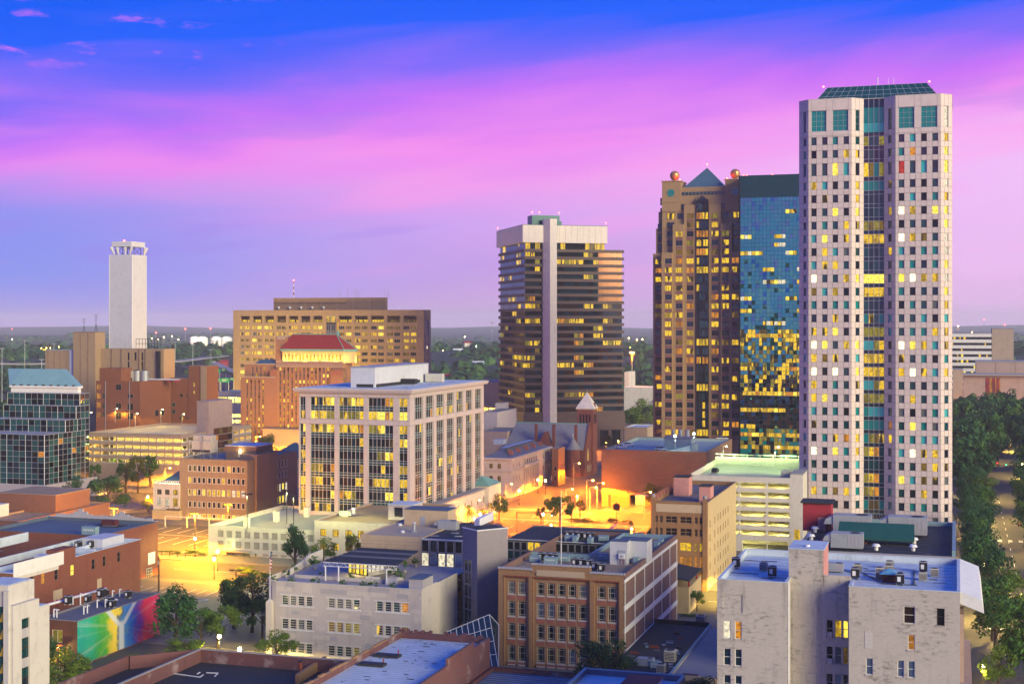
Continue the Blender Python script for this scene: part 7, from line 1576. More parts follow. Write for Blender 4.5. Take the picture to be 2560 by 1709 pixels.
 x0,yy=og(1240,252);x1=og(1622,262)[0];dd=max(5,y_at(c(1680),G.x+x1)-G.y-yy);hp=z_at(q(108),G.x+x0,G.y+yy);p=MB();p.box(x0,yy,zt - .6,x1,yy+dd,hp,'beige_stucco');p.build('penthouse',e);p=MB();p.box(x0 - .1,yy - .1,hp,x1+.1,yy+dd+.1,hp+.12,'roof_blue');p.build('penthouse_roof',e);p=MB();xd=og(1398,258)[0];p.box(xd - .6,yy - .05,zt - .5,xd+.6,yy,zt+2,'galvanised');p.build('door',e)
 x,y=og(1610,285);ac('pack','pale package unit in front of the beige penthouse','units on the museum roof',G.x+x,G.y+y,zt - .5,s=1.2)
 for k,(cx,cy) in enumerate(((1203,262),(1322,318),(1225,322),(1475,340),(1665,318),(1692,345))):
  x,y=og(cx,cy);t=thing('roof_vent',['round turbine vent by the beige penthouse','silver flue stack on the dark museum roof','low round vent beside the silver flue','long flat skylight near the glass hall edge','small flat skylight near the grey tower','second small skylight right at the grey tower'][k],'roof vent',(G.x+x,G.y+y,zt - .54),0,'vents on the museum roof');b=MB()
  if k==1: b.cyl(0,0,.8,2.6,.35,'galvanised');b.cyl(0,0,2.6,2.75,.45,'steel_white')
  elif k<3: b.cyl(0,0,.2,.7,.5,'steel_white');b.ball((0,0,.8),.5,'steel_white',8,.6)
  else: b.box(-1.6 if k==3 else -.9,-.6,.2,1.6 if k==3 else .9,.6,.35,'glass_skyblue')
  b.build('casing',t);b=MB();b.box(-.55,-.55,0,.55,.55,.8 if k==1 else .2,'galvanised');b.build('kerb',t)
 # grey brick tower turned to the grid
 d0=283;ox,oy=at_d(1193,d0);a=YAW+radians(33.8);dv=(cos(a),sin(a));lv=(-sin(a),cos(a));W=hit(1269.6,(ox,oy),dv);Dl=hit(1157,(ox,oy),lv);T=thing('stair_tower','tall blank grey brick stair tower set at an angle beside the glass hall','tower',(ox,oy,0),a);z=z_at(1327,ox,oy);w=MB();w.box(0,0,0,W,Dl,z,'brick_grey');w.build('wall',T)
 m=MB();m.box(-.12,-.12,z,W+.12,Dl+.12,z+.18,'steel_white');m.box(.2,.2,z+.18,W - .2,Dl - .2,z+.22,'roof_dark');m.build('roof',T);Lf=Face((0,Dl),(0,0));windows(T,Lf,[(Lf.L*.15,Lf.L*.4),(Lf.L*.42,Lf.L*.62)],rows(6,2.4,2.5,2.55),-.05,weighted(4,('glass_navy',2),('glass_dark',2)),frame='alu',fw=.08)
 sb=MB();sb.solid([(W*.55,Dl,z),(W+4,Dl+6,z),(W+4,Dl+7,z),(W*.5,Dl+1.5,z),(W*.55,Dl,z+1.5),(W+4,Dl+6,z+1.7),(W+4,Dl+7,z+1.7),(W*.5,Dl+1.5,z+1.5)],[(0,1,5,4),(1,2,6,5),(2,3,7,6),(3,0,4,7),(4,5,6,7),(0,3,2,1)],'steel_white');sb.build('roof_screen',T)
 # curtain-walled wing round the brick roof well
 k3=lambda v: 1180+v/3.655;q3=lambda v: 1280+v/3.655;yw=at_d(1370,309)[1];Wg=Bld('museum_wing','low dark-roofed wing with a band of gridded dark glass beside the brick roof',1268,1524,None,y=yw,D=20);zt=zf(Wg,q3(272),k3(700));w=MB();w.box(-Wg.W,.2,0,0,Wg.D,zt,'glass_dark');w.build('core_wall',Wg.e)
 lit={(3,1),(3,2),(2,1)};n=15;windows(Wg.e,Wg.F,spans(n,Wg.W/n - .14,Wg.W,.07),rows(3,1.9,zt-6.1,2.02),0.0,lambda i,j: 'lit_yellow' if i in (3,) and j==2 or (i==4 and j==2) else ('glass_teal_dk' if j<2 else 'glass_dark'),frame='alu',fw=.09,name='glass_pane');m=MB();m.box(-Wg.W - .1,-.15,zt,.1,Wg.D+.2,zt+.2,'roof_dark');m.build('roof',Wg.e);m=MB();m.box(-Wg.W - .1,-.2,zt+.2,.1,.05,zt+.32,'steel_white');m.build('coping',Wg.e);m=MB();m.box(-Wg.W,Wg.D,zt+.2,.1,Wg.D+.3,zt+.5,'roof_blue');m.build('coping',Wg.e)
 # sloped atrium skylight at its foot
 d=266;A=at_z;sk=thing('atrium_skylight','dark glass lean-to atrium with white glazing bars beside the brick warehouse','skylight',(*at_d(1180,d),0));O=sk.location;P=lambda px,py,z: Vector((*(at_z(px,py,z).xy-O.xy),z));ap,l,r_,b1,b2=P(1223,1535,11.2),P(1112,1580,8.4),P(1247,1561,9.2),P(1246,1668,3.0),P(1125,1668,3.0);m=MB();m.face([l,b2,b1,ap],'glass_navy');m.face([ap,b1,r_],'glass_navy');m.face([l,ap,ap+Vector((0,3,-8)),l+Vector((0,3,-8))],'glass_dark');m.face([l,l+Vector((0,0,-6)),b2+Vector((0,0,-3)),b2],'glass_dark');m.build('glass_roof',sk);m=MB()
 for k in range(9):t=k/8;m.tube(l.lerp(ap,t)+Vector((0,0,.05)),b2.lerp(b1,t)+Vector((0,0,.05)),.07,'steel_white',4)
 for t in (0,.25,.5,.75,1):m.tube(l.lerp(b2,t),ap.lerp(b1,t),.06,'steel_white',4)
 m.tube(ap,r_,.08,'steel_white',4);m.tube(r_,b1,.08,'steel_white',4);m.build('glazing_bar',sk)
 return B,zd+0.0
MU,MUZ=museum()
def low_roofs():
 def roofbox(name,label,px0,px1,y1,y0,z,wallm,deck,par=.8,cop=None,inner=None):
  """y1 far plane, y0 near plane; columns read on the far plane"""
  x0,x1=x_at(px0,y1),x_at(px1,y1);e=thing(name,label,'building',(x1,y0,0));W,D=x1-x0,y1-y0;w=MB();w.box(-W,0,0,0,D,z - .02 if par<=0 else z-par - .05,wallm)
  if par>0:
   for a in ((-W,0,0,.4),(-W,D - .4,0,D),(-W,.4,-W+.4,D - .4),(-.4,.4,0,D - .4)):w.box(a[0],a[1],z-par - .05,a[2],a[3],z,wallm)
  w.build('wall',e);d=MB();t=.4 if par>0 else 0;d.box(-W+t,t,z-max(par,0) - .05,-t,D-t,z-max(par,0)+.02,deck);d.build('roof',e)
  if cop:
   c=MB()
   for a in ((-W - .06,-.06,.06,.46),(-W - .06,D - .46,.06,D+.06),(-W - .06,.46,-W+.46,D - .46),(-.46,.46,.06,D - .46)):c.box(a[0],a[1],z,a[2],a[3],z+.12,cop)
   c.build('coping',e)
  return e,W,D
 YB=lambda py,z,px: at_z(px,py,z).y
 # white-blue roof in worn brick, centre bottom
 z=12.0;y1=YB(1586,z,1110);e,W,D=roofbox('brick_building','worn brick building with a pale patched roof at the bottom of the view',1000,1225,y1,y1-62,z,'brick_worn','roof_white',par=1.0,cop=None,inner='brick_worn');zr=z - .98;X,Y0=e.location.x,e.location.y
 r=random.Random(3);s=MB()
 for k in range(int(D/1.15)):
  s.box(-W+.5,1+k*1.15,zr,-.5,1.05+k*1.15,zr+.015,'roof_grey')
 s.build('felt_lap',e,kind='stuff');s=MB()
 for k in range(46):x,y=-r.uniform(1,W-1),r.uniform(D*.45,D-1);l=r.choice([.25,.4,.7,1.2]);s.box(x,y,zr,x+l,y+r.choice([.12,.2,.35]),zr+.03,'roof_dark')
 s.build('tar_patch',e,kind='stuff');pp=MB()
 for k in range(24):x=-W+W*k/24;pp.box(x,D - .45,z,x+W/24*r.choice([.5,.8,1]),D+.02,z+r.choice([.1,.35,.6]),'brick_worn')
 for k in range(30):y=D*k/30;pp.box(-W - .02,y,z,-W+.45,y+D/30*.9,z+r.choice([.05,.2,.3]),'brick_tan');pp.box(-.45,y,z,.02,y+D/30,z+(1.2 if k>19 and k<26 else .15),'brick_worn')
 pp.build('crumbling_parapet',e,kind='stuff')
 for i,(px,py) in enumerate(((968,1640),(930,1662))):p=at_z(px,py,zr);t=thing('roof_hatch',['black roof hatch with a red pipe beside it','second black roof hatch nearer the parapet'][i],'roof hatch',(p.x,p.y,zr));b=MB();b.box(-2.2,-1.0,0,2.2,1.0,.35,'roof_dark');b.build('kerb',t);b=MB();b.box(-2.0,-.8,.35,2.0,.8,.42,'black_metal');b.tube((1.6,.9,0),(1.6,.9,1.0),.12,'red_paint' if i==0 else 'rust',5);b.build('lid',t)
 # dark tar roof lower left
 z=9.5;y1=YB(1632,z,640);e,W,D=roofbox('brick_building','low brick building with a black tar roof inside a peeling parapet',500,905,y1,y1-70,z,'brick_worn','roof_dark',par=2.2,cop='concrete');zr=z-2.18;ch=MB();ch.box(-W-9,0,0,-W,D-8,zr,'roof_dark');ch.solid([(-W-9,D-8,0),(-W,D,0),(-W,D - .5,0),(-W-8.6,D-8.3,0),(-W-9,D-8,z),(-W,D,z),(-W,D - .5,z),(-W-8.6,D-8.3,z)],[(0,1,5,4),(1,2,6,5),(2,3,7,6),(3,0,4,7),(4,5,6,7)],'brick_worn');ch.face([(-W-9,D-8,zr),(-W,D-8,zr),(-W,D,zr)],'roof_dark');ch.box(-W-9.4,0,0,-W-9,D-8,z,'brick_worn');ch.build('splayed_corner',e)
 w=MB()
 for a,b in (((398,1678),(415,1684)),((425,1682),(500,1692)),((500,1692),(508,1686)),((516,1681),(545,1682)),((545,1682),(537,1690)),((493,1684),(500,1680))):p,q=at_z(a[0],a[1],zr),at_z(b[0],b[1],zr);w.tube((p.x-e.location.x,p.y-e.location.y,zr+.05),(q.x-e.location.x,q.y-e.location.y,zr+.05),.11,'steel_white',4)
 w.build('felt_line',e);p=at_z(751,1690,zr);t=thing('flue_pipe','rusty flue pipe standing on the black tar roof','flue',(p.x,p.y,zr));b=MB();b.tube((0,0,0),(0,0,2.4),.3,'rust',8);b.build('pipe',t);b=MB();b.tube((0,0,2.4),(0,0,2.7),.38,'black_metal',8);b.build('cap',t)
 iw=MB();a,b=at_z(809,1662,zr),at_z(738,1709,zr);dx,dy=e.location.x,e.location.y;iw.solid([(a.x-dx,a.y-dy,zr),(b.x-dx,b.y-dy,zr),(b.x-dx+.6,b.y-dy,zr),(a.x-dx+.6,a.y-dy,zr),(a.x-dx,a.y-dy,zr+1.6),(b.x-dx,b.y-dy,zr+1.6),(b.x-dx+.6,b.y-dy,zr+1.6),(a.x-dx+.6,a.y-dy,zr+1.6)],[(0,1,5,4),(1,2,6,5),(2,3,7,6),(3,0,4,7),(4,5,6,7)],'brick_tan');iw.build('fire_wall',e)
 # blue-grey roofs in the middle of the bottom edge
 z=7.0;y1=YB(1675,z,1350);e,W,D=roofbox('brick_building','low building with a blue-grey roof at the foot of the tan brick warehouse',1229,1462,y1,y1-40,z,'brick_worn','roof_blue',par=.7,cop='maroon')
 s=MB()
 for k in range(14):s.box(-W+.6,D-2-k*1.2,z - .7,-.6,D-1.92-k*1.2,z - .66,'roof_white')
 s.build('felt_lap',e,kind='stuff')
 z=9.5;y1=YB(1678,z,1580);e,W,D=roofbox('commercial_building','low building with a blue parapet and a white corrugated roof panel',1462,1712,y1,y1-40,z,'roof_blue','roof_white',par=.9,cop='unit_blue');b=MB();p=at_z(1590,1700,z);b.box(-W*.5,D-14,z - .85,-W*.18,D-3,z+.3,'steel_white');b.box(-W*.5 - .1,D-14.1,z+.3,-W*.18+.1,D-2.9,z+.38,'red_paint');b.build('roof_panel',e)
 # alley roofs right of the warehouse
 X1=BF.x+.05;z=4.6;y0,y1=YB(1680,z,1600),YB(1556,z,1690);e=thing('brick_building','low derelict building with a dark cluttered roof against the purple side wall','building',(X1,y0,0));w2=x_at(1676,y0)-X1;D=y1-y0;w=MB();w.box(0,0,0,w2,D,z - .4,'brick_worn');w.build('wall',e);d=MB();d.box(.02,.3,z - .4,w2 - .3,D - .3,z - .3,'roof_dark');d.build('roof',e);c=MB();c.box(w2 - .3,0,z - .4,w2,D,z+.2,'unit_blue');c.box(0,D - .3,z - .4,w2 - .3,D,z+.6,'black_metal');c.build('parapet',e)
 for i,(px,py,kind,s,lab) in enumerate(((1615,1664,'pack',.8,'rusting package unit near the front of the alley roof'),(1676,1652,'cond',2.0,'large pale condenser on the alley roof by its parapet'),(1653,1680,'cond',1.5,'pale condenser at the front edge of the alley roof'),(1640,1668,'blue',.9,'blue air handler behind the pale condenser on the alley roof'),(1752,1560,'cond',1.8,'pale condenser at the far end of the alley roof'))):
  p=at_z(px,py,z - .3);ac(kind,lab,'units on the alley roof',min(p.x,X1+w2-1.5),p.y,z - .3,s=s)
 jk=MB();r=random.Random(12)
 for k in range(26):x,y=r.uniform(1,w2-1),r.uniform(2,D-2);l=r.uniform(.4,1.8);jk.box(x,y,z - .3,x+l,y+r.uniform(.2,.8),z - .3+r.uniform(.05,.5),r.choice(['roof_dirty','rust','unit_blue','black_metal','galvanised']))
 jk.build('debris',e,kind='stuff')
 e2=thing('commercial_building','low building with a grey membrane roof and a cream front beside the white brick block','building',(X1+w2+.02,y0,0));x3=x_at(1788,y0)-X1-w2;w=MB();w.box(0,0,0,x3,D-1,z - .3,'beige_stucco');w.build('wall',e2);d=MB();d.box(.2,.3,z - .3,x3 - .2,D-1.3,z - .22,'roof_grey');d.build('roof',e2);c=MB();c.box(0,0,z - .3,x3,.3,z+.1,'beige_stucco');c.box(0,.3,z - .3,.2,D-1,z+.1,'concrete');c.build('parapet',e2)
 s=MB()
 for k in range(2):s.box(2+6*k,.5,z - .22,4.6+6*k,1.6,z+.1,'maroon')
 s.build('roof_kerb',e2)
 # cream corner shop with a tilted dark canopy beyond the warehouse
 ys=BF.y+BF.D+6;e3=thing('shop_building','small cream shop with a tilted dark canopy behind the warehouse corner','shop',(x_at(1722,ys),ys,0));w=MB();w.box(-9,0,0,0,16,6.0,'yellow_stucco');w.build('wall',e3);cn=MB();cn.solid([(-9.5,-1,9.2),(.4,-1,7.6),(.4,15,7.6),(-9.5,15,9.2),(-9.5,-1,9.5),(.4,-1,7.9),(.4,15,7.9),(-9.5,15,9.5)],[(0,1,5,4),(1,2,6,5),(2,3,7,6),(3,0,4,7),(4,5,6,7),(3,2,1,0)],'roof_dark');cn.build('canopy',e3);pt=MB();pt.box(-.6,2,6,-.2,2.4,7.7,'red_paint');pt.build('canopy_post',e3);pt=MB();pt.box(-.6,12,6,-.2,12.4,7.7,'red_paint');pt.build('canopy_post',e3)
low_roofs()
def left_side():
 c=lambda v: v/3.344;q=lambda v: 1240+v/3.344
 # mural building
 B=Bld('mural_building','low dark red shop building whose long side carries a rainbow mural',98,193,399,d=268);e=B.e;zt=B.zc(1552.5);w=MB();us=upx(B,[(c(435),c(522))]);zs=[(zf(B,q(1222),c(480)),zf(B,q(1115),c(480)))];lo=upx(B,[(c(362),c(470)),(c(480),c(528)),(c(535),c(575))]);pierced(w,B.F,4.2,zt,us,zs,.25,'brown_sheet');pierced(w,B.F,0,4.2,lo,[(.2,3.4)],.5,'brown_sheet')
 B.R.quad(w,0,B.D,0,zt,'brick_worn');B.B.quad(w,0,B.W,0,zt,'brick_worn');B.Lf.quad(w,0,B.D,0,zt,'brick_worn');w.build('wall',e);windows(e,B.F,us,zs,.2,lambda i,j: 'lit_olive',frame='frame_cream',fw=.1,nx=1);windows(e,B.F,lo,[(.2,3.4)],.45,lambda i,j: ['lit_yellow','lit_bright','lit_yellow'][i],frame='bronze',fw=.1,nx=2,name='shop_window')
 bulb(e,(-B.W*.45,-1.5,3.2),900,(1,.7,.2),.3);k=MB();k.box(-B.W+.5,-.9,4.1,-B.W*.3,-.02,4.4,'rust');k.box(-B.W+.3,-.7,zt-5.2,-B.W*.35,-.02,zt-5.0,'galvanised');k.build('shop_canopy',e)
 # the mural: a flat painted panel
 s=NT('mural');sp=s.n('ShaderNodeSeparateXYZ');s.l(s.pos,sp.inputs[0]);yc=B.y+B.ur(c(1015));zc=zt*.56
 dy=s.math('SUBTRACT',sp.outputs[1],yc);dz=s.math('SUBTRACT',sp.outputs[2],zc);wob=s.math('MULTIPLY',s.math('SUBTRACT',s.noise(.35,3),.5),7.0)
 ry=s.math('ADD',dy,wob);t=s.math('ADD',s.math('DIVIDE',ry,B.D*1.08),.47,clamp=True);rp=s.n('ShaderNodeValToRGB');s.l(t,rp.inputs[0]);el=rp.color_ramp.elements
 while len(el)>1: el.remove(el[-1])
 stops=[(0,(.0,.30,.26)),(.12,(.01,.34,.22)),(.24,(.02,.30,.04)),(.30,(.10,.36,.02)),(.36,(.72,.52,.02)),(.43,(.75,.58,.03)),(.455,(.10,.12,.14)),(.50,(.02,.20,.55)),(.60,(.01,.10,.55)),(.68,(.20,.03,.35)),(.74,(.62,.02,.06)),(.86,(.60,.01,.10)),(.94,(.55,.01,.22)),(1,(.42,.01,.25))];el[0].position=0;el[0].color=stops[0][1]+(1,)
 for p,cc in stops[1:]:k=el.new(p);k.color=cc+(1,)
 an=s.n('ShaderNodeMath');an.operation='ARCTAN2';s.l(dz,an.inputs[0]);s.l(dy,an.inputs[1]);cx=s.n('ShaderNodeCombineXYZ');s.l(s.math('MULTIPLY',an.outputs[0],3.5),cx.inputs[0]);ray_=s.noise(2.2,3,.6,vec=cx.outputs[0])
 col=s.mix(s.math('MULTIPLY',s.ramp(ray_,.5,.75),.35),rp.outputs[0],(.55,.55,.5));col=s.mix(s.math('MULTIPLY',s.ramp(ray_,.45,.25),.4),col,(.02,.03,.04));col=s.mix(s.math('MULTIPLY',s.ramp(s.noise(.9,4),.5,.7),.18),col,(.3,.3,.3))
 # pale branching form
 ad=s.math('ABSOLUTE',dy);stem_=s.math('SUBTRACT',1.0,s.ramp(ad,.5,1.3));up=s.ramp(dz,-.2,.4);arm=s.math('ABSOLUTE',s.math('SUBTRACT',ad,s.math('ADD',s.math('MULTIPLY',dz,1.15),.3)));armm=s.math('MULTIPLY',s.math('SUBTRACT',1.0,s.ramp(arm,.4,1.2)),up);st2=s.math('MULTIPLY',stem_,s.math('SUBTRACT',1.0,s.ramp(dz,.5,1.4)));f=s.math('MULTIPLY',s.math('MAXIMUM',st2,armm),.85);col=s.mix(f,col,(.55,.60,.66));s.set(Base_Color=col,Roughness=.75)
 m=MB();m.face([(.05,.02,.3),(.05,B.D - .02,.3),(.05,B.D - .02,zt - .05),(.05,.02,zt - .05)],'mural');m.face([(.05,.02,.3),(.05,.02,zt - .05),(0,.02,zt - .05),(0,.02,.3)],'mural');m.build('painted_mural',e)
 flat_roof(e,-B.W,0,0,B.D,zt,'roof_dirty',par=.25,cop='roof_grey',t=.3);zr=zt - .25
 def on(cx,cy):p=at_z(c(cx),q(cy),zr);return p
 for i,(cx,cy,kind,s_) in enumerate(((572,905,'dark',1.3),(735,888,'dark',1.1),(848,850,'dark',1.4),(885,835,'dark',1.0),(1070,850,'dark',1.1),(910,915,'dark',1.3),(940,930,'dark',1.1))):p=on(cx,cy);ac(kind,['dark condenser nearest the mural shop front','dark condenser in the middle of the mural roof','larger dark condenser near the brick wall','small dark condenser touching the larger one','dark condenser at the far end of the mural roof','dark condenser beside the vent bend over the mural','low dark condenser right at the mural edge'][i],'condensers on the mural roof',p.x,p.y,zr,s=s_)
 for i,(cx,cy) in enumerate(((450,1010),(475,1012),(672,920),(545,905),(610,905),(812,930),(965,925),(880,925),(940,850),(1000,838),(700,985),(730,975))):p=on(cx,cy);t=thing('vent_pipe','thin white vent pipe '+['nearest the mural shop front','paired with the one nearest the shop front','taller than the rest in the middle of the mural roof','behind the condenser nearest the shop front','beside the condenser nearest the shop front','left of the larger condenser on the mural roof','at the mural edge right of the low condenser','between two condensers over the mural','in front of the small condenser on the mural roof','near the far end of the mural roof','alone on bare roof near the mural edge','beside another on bare roof near the mural edge'][i],'vent pipe',(p.x,p.y,zr),0,'white vent pipes on the mural roof');b=MB();h=1.6 if i!=2 else 2.6;b.tube((0,0,0),(0,0,h),.13,'steel_white',6);b.tube((0,0,h),(.5,0,h - .1),.13,'steel_white',6);b.build('pipe',t)
 a,b_=on(335,945),on(885,790);d=thing('roof_duct','long white duct with red brackets along the brick wall','duct',(a.x,a.y,zr));b=MB();v=Vector((b_.x-a.x,b_.y-a.y,0));b.tube((0,0,.5),(v.x,v.y,.5),.28,'steel_white',6);b.build('duct',d);b=MB()
 for k in range(16):p=v*(k/15);b.box(p.x - .6,p.y - .08,0,p.x - .1,p.y+.35,.9,'red_paint')
 b.build('bracket',d)
 # long brick block behind it
 X=-189.0;yc=y_at(31,X);Bx=Bld('brick_building','long red brick block with a pale roof and a blank white sign band',-40,31,351,x=X,y=yc);e=Bx.e;zt=z_at(1348,X,y_at(351,X));R=Bx.R;rp=lambda a,b: (Bx.ur(c(a)),Bx.ur(c(b)));zr_=lambda y,p: z_at(q(y),X,y_at(c(p),X));w=MB()
 W_=[(250,283,665,760,'glass_brown'),(345,377,640,730,'lit_amber'),(457,488,608,700,'glass_dark'),(590,622,570,660,'lit_bright'),(768,797,522,612,'glass_dark'),(860,886,497,586,'glass_dark'),(982,1008,466,552,'glass_dark')];us=[rp(a,b) for a,b,*_ in W_];z0=zr_(660,606);z1=zr_(572,606);pierced(w,R,0,zt,us,[(z0,z1)],.25,'brick_red');Bx.F.quad(w,0,Bx.W,0,zt,'brown_cladding');Bx.B.quad(w,0,Bx.W,0,zt,'brick_red');Bx.Lf.quad(w,0,Bx.D,0,zt,'brick_red');w.build('wall',e)
 windows(e,R,us,[(z0,z1)],.2,lambda i,j: W_[i][4],frame='brown_precast',fw=.08,nz=1)
 for a,b,y0,y1 in ((445,520,880,790),(812,848,770,692)):m=MB();u=rp(a,b);R.slab(m,u[0],u[1],zr_(y0,a),zr_(y1,a),-.05,.02,'beige_stucco');m.build('boarded_opening',e)
 m=MB();u=rp(110,528);zA=z_at(q(678),X,y_at(c(112),X));R.slab(m,u[0],u[1],zA,zA+2.9,-.18,.02,'paint_white');m.build('sign_panel',e);m=MB();R.slab(m,u[0],u[1]*.9,zA - .8,zA - .02,-.1,.02,'limestone_c');m.build('stone_band',e)
 m=MB();u=rp(482,628);R.slab(m,u[0],u[1],zt - .05,zt+2.4,-.1,3.0,'brick_red');m.build('raised_parapet',e);m=MB();u2=rp(415,480);R.slab(m,u2[0],u2[1],zt - .9,zt+1.6,1.2,4,'metal_panel');m.build('roof_house',e)
 # small paired windows of the marquee front
 mq=MB()
 for k in range(9):Bx.F.slab(mq,Bx.W - .6-k*.9,Bx.W - .4-k*.9,zt-2.4,zt-2.1,-.14,.0,'neon_gold');Bx.F.slab(mq,Bx.W - .6-k*.9,Bx.W - .4-k*.9,zt-3.0,zt-2.75,-.14,.0,'neon_gold')
 for k in range(6):Bx.F.slab(mq,Bx.W-1.2,Bx.W - .9,zt-6.5+k*.6,zt-6.2+k*.6,-.14,0,'neon_gold')
 mq.build('marquee_bulb',e,kind='stuff');flat_roof(e,-Bx.W,0,0,Bx.D,zt+.02,'roof_white',par=.8,cop='roof_white',t=.4,inner='roof_white')
 dv=MB();zd=zt - .75;laps(e,-30,1,-1,Bx.D-1,zd,'roof_grey',2.8,7)
 for x0,y0,x1,y1,h in ((-12,0,-11.6,Bx.D,1.6),(-28,4,-27.6,Bx.D-6,2.2),(-12,Bx.D*.62,-.4,Bx.D*.62+.4,1.2)):dv.box(x0,y0,zd,x1,y1,zd+h,'roof_white')
 dv.build('fire_wall',e);b=MB();b.box(-26,14,zd,-20,20,zd+3.6,'brick_red');b.build('brick_penthouse',e);b=MB();b.box(-30,12,zd,-26.1,20,zd+2.8,'metal_panel');b.build('metal_penthouse',e);b=MB();b.box(-9,Bx.D*.78,zd,-3.5,Bx.D*.78+9,zd+2.2,'metal_panel');b.build('skylight_box',e)
 zt1=zd
 for i,(cx,cy) in enumerate(((655,440),(768,400),(770,432))):p=at_z(c(cx),q(cy),zt1);ac('dark',['dark condenser near the raised brick parapet','dark condenser on the pale roof by the metal box','low dark condenser in front of the metal box'][i],'condensers on the long brick block',min(p.x,X-1.2),p.y,zt1,s=1.3)
 # set-back brick end with the shaped gable
 X2=-200.0;y2=Bx.y+Bx.D+.05;C=Bld('brick_building','brick end building with a shaped gable and a white boarded opening facing the lot',None,None,395,x=X2,y=y2,W=34);e=C.e;zt=z_at(1304,X2,y_at(395,X2));w=MB();shell(w,-34,0,0,C.D,zt,'brick_red');w.build('wall',e)
 rz=lambda y: z_at(q(y),X2,y_at(c(1265),X2));m=MB();u=(C.ur(c(1238)),C.ur(c(1295)));C.R.slab(m,*u,rz(565),rz(468),-.08,.02,'paint_white');m.build('boarded_opening',e);windows(e,C.R,[(C.ur(c(1222)),C.ur(c(1268)))],[(rz(668),rz(592))],-.04,lambda i,j: 'lit_dim',frame='frame_white',fw=.1,nx=2,nz=2)
 flat_roof(e,-34,0,0,C.D,zt+.02,'roof_blue',par=.7,cop='roof_blue');g=MB();n=24;yb=C.D
 pr=[0,0,.6,.7,.6,.8,1.4,2.0,1.4,.8,.6,.6,.7,.6,.8,1.2,1.8,1.2,.8,.6,.5,.4,.6,0,0]
 for k in range(n):g.box(-34+34*k/n,yb - .5,zt+.14,-34+34*(k+1)/n,yb,zt+.3+pr[k]*1.1,'limestone_b')
 g.build('shaped_gable',e);p=at_z(c(920),q(248),zt - .7);t=thing('roof_unit','tarpaulin-covered unit on a dark patch of the brick end roof','roof unit',(p.x,p.y,zt - .68));b=MB();b.box(-2,-1,.3,2,1,1.6,'maroon');b.build('casing',t);b=MB();b.box(-4,-2.2,0,4,2.2,.1,'roof_dark');b.box(-1.7,-.8,.1,1.7,.8,.3,'galvanised');b.build('base_mat',t);p=at_z(c(755),q(330),zt - .7);ac('blue','teal air handler on the blue roof near the brick block','condensers on the long brick block',p.x,p.y,zt - .68,s=1.8)
 # brown low building with a gravel roof
 ds=456;xs=at_d(275,ds)[0];D_=Bld('commercial_building','plain brown low building with a gravel roof and brown penthouses',-60,46,275,x=xs,y=y_at(46,xs));e=D_.e;zt=z_at(1255,xs,at_d(275,ds)[1]);w=MB();shell(w,-D_.W,0,0,D_.D,zt,'brown_cladding');w.build('wall',e);flat_roof(e,-D_.W,0,0,D_.D,zt,'roof_gravel',par=.5,cop='brown_cladding')
 ph=MB();ph.box(-24,22,zt - .5,-3,40,zt+5,'brown_cladding');ph.build('penthouse',e);ph=MB();ph.box(-24.2,21.8,zt+5,-2.8,40.2,zt+5.2,'roof_gravel');ph.build('penthouse_roof',e);ph=MB();ph.box(-30,4,zt - .5,-14,14,zt+3.2,'metal_panel');ph.build('metal_penthouse',e);p=at_z(c(345),q(95),zt);t=thing('roof_vent','silver mushroom vent on the brown gravel roof','roof vent',(p.x,p.y,zt - .5));b=MB();b.cyl(0,0,0,.5,.5,'galvanised');b.build('pipe',t);b=MB();b.cyl(0,0,.5,1.1,1.0,'galvanised',10,.5);b.build('cap',t)
 # limestone art-deco corner at the frame edge
 V=Bld('deco_building','stained limestone art-deco corner block with dark teal window strips',-60,33,98,d=212);e=V.e;e['category']='building';z1=z_at(1500,V.x,y_at(80,V.x));z2=zf(V,1463,10);us=rpx(V,[(54.5,74)]);w=MB();zt_=z1-2.4;R=V.R
 pierced(w,R,0,z1,us,[(1,zt_)],.35,'white_concrete');w.box(-V.W,0,0,-.9,V.D,z2,'white_concrete');w.face([(-.9,0,0),(0,0,0),(0,0,z1),(-.9,0,z1)],'white_concrete');w.face([(0,V.D,0),(-.9,V.D,0),(-.9,V.D,z1),(0,V.D,z1)],'white_concrete');w.build('wall',e)
 w=MB();w.box(-8,V.D+.01,0,-.3,V.D+3,z1-1.5,'white_concrete');w.box(-8,V.D+.2,z1-1.5,-.5,V.D+2.8,z1-1.4,'roof_white');w.build('rear_block',e);w=MB();w.face([(-.88,0,z1),(0,0,z1),(0,V.D,z1),(-.88,V.D,z1)],'white_concrete');w.box(-V.W+.3,.3,z2 - .01,-1.2,V.D - .3,z2+.06,'roof_white');w.build('roof',e)
 n=int((zt_-1)/1.5);h=(zt_-1)/n
 for k in range(n):
  z=1+k*h
  if k % 3==2: m=MB();R.slab(m,us[0][0],us[0][1],z,z+h - .08,.22,.34,'limestone_b');m.build('spandrel',e)
  else: windows(e,R,us,[(z,z+h - .08)],.3,weighted(k,('glass_teal_dk',3),('glass_navy',1)),frame='bronze',fw=.06,nx=1)
 for xx,pr,top in ((-.95,.5,z2 - .7),(-3.2,.8,z2+.2),(-5.2,.8,z2+.2),(-8.4,.8,z2+.2)):m=MB();m.box(xx - .45,-pr,0,xx+.45,-.01,top,'white_concrete');m.build('fin',e)
 g=MB();xg=V.uf(9)-V.W;g.box(xg - .75,-.12,0,xg+.75,-.01,z2-3.2,'glass_teal_dk')
 for k in range(8):z=z2-5.5-k*2.6;g.solid([(xg - .6,-.14,z),(xg+.6,-.14,z),(xg+.25,-.2,z+1.0),(xg,-.2,z+1.6),(xg - .25,-.2,z+1.0)],[(0,1,2,3,4)],'gold_leaf')
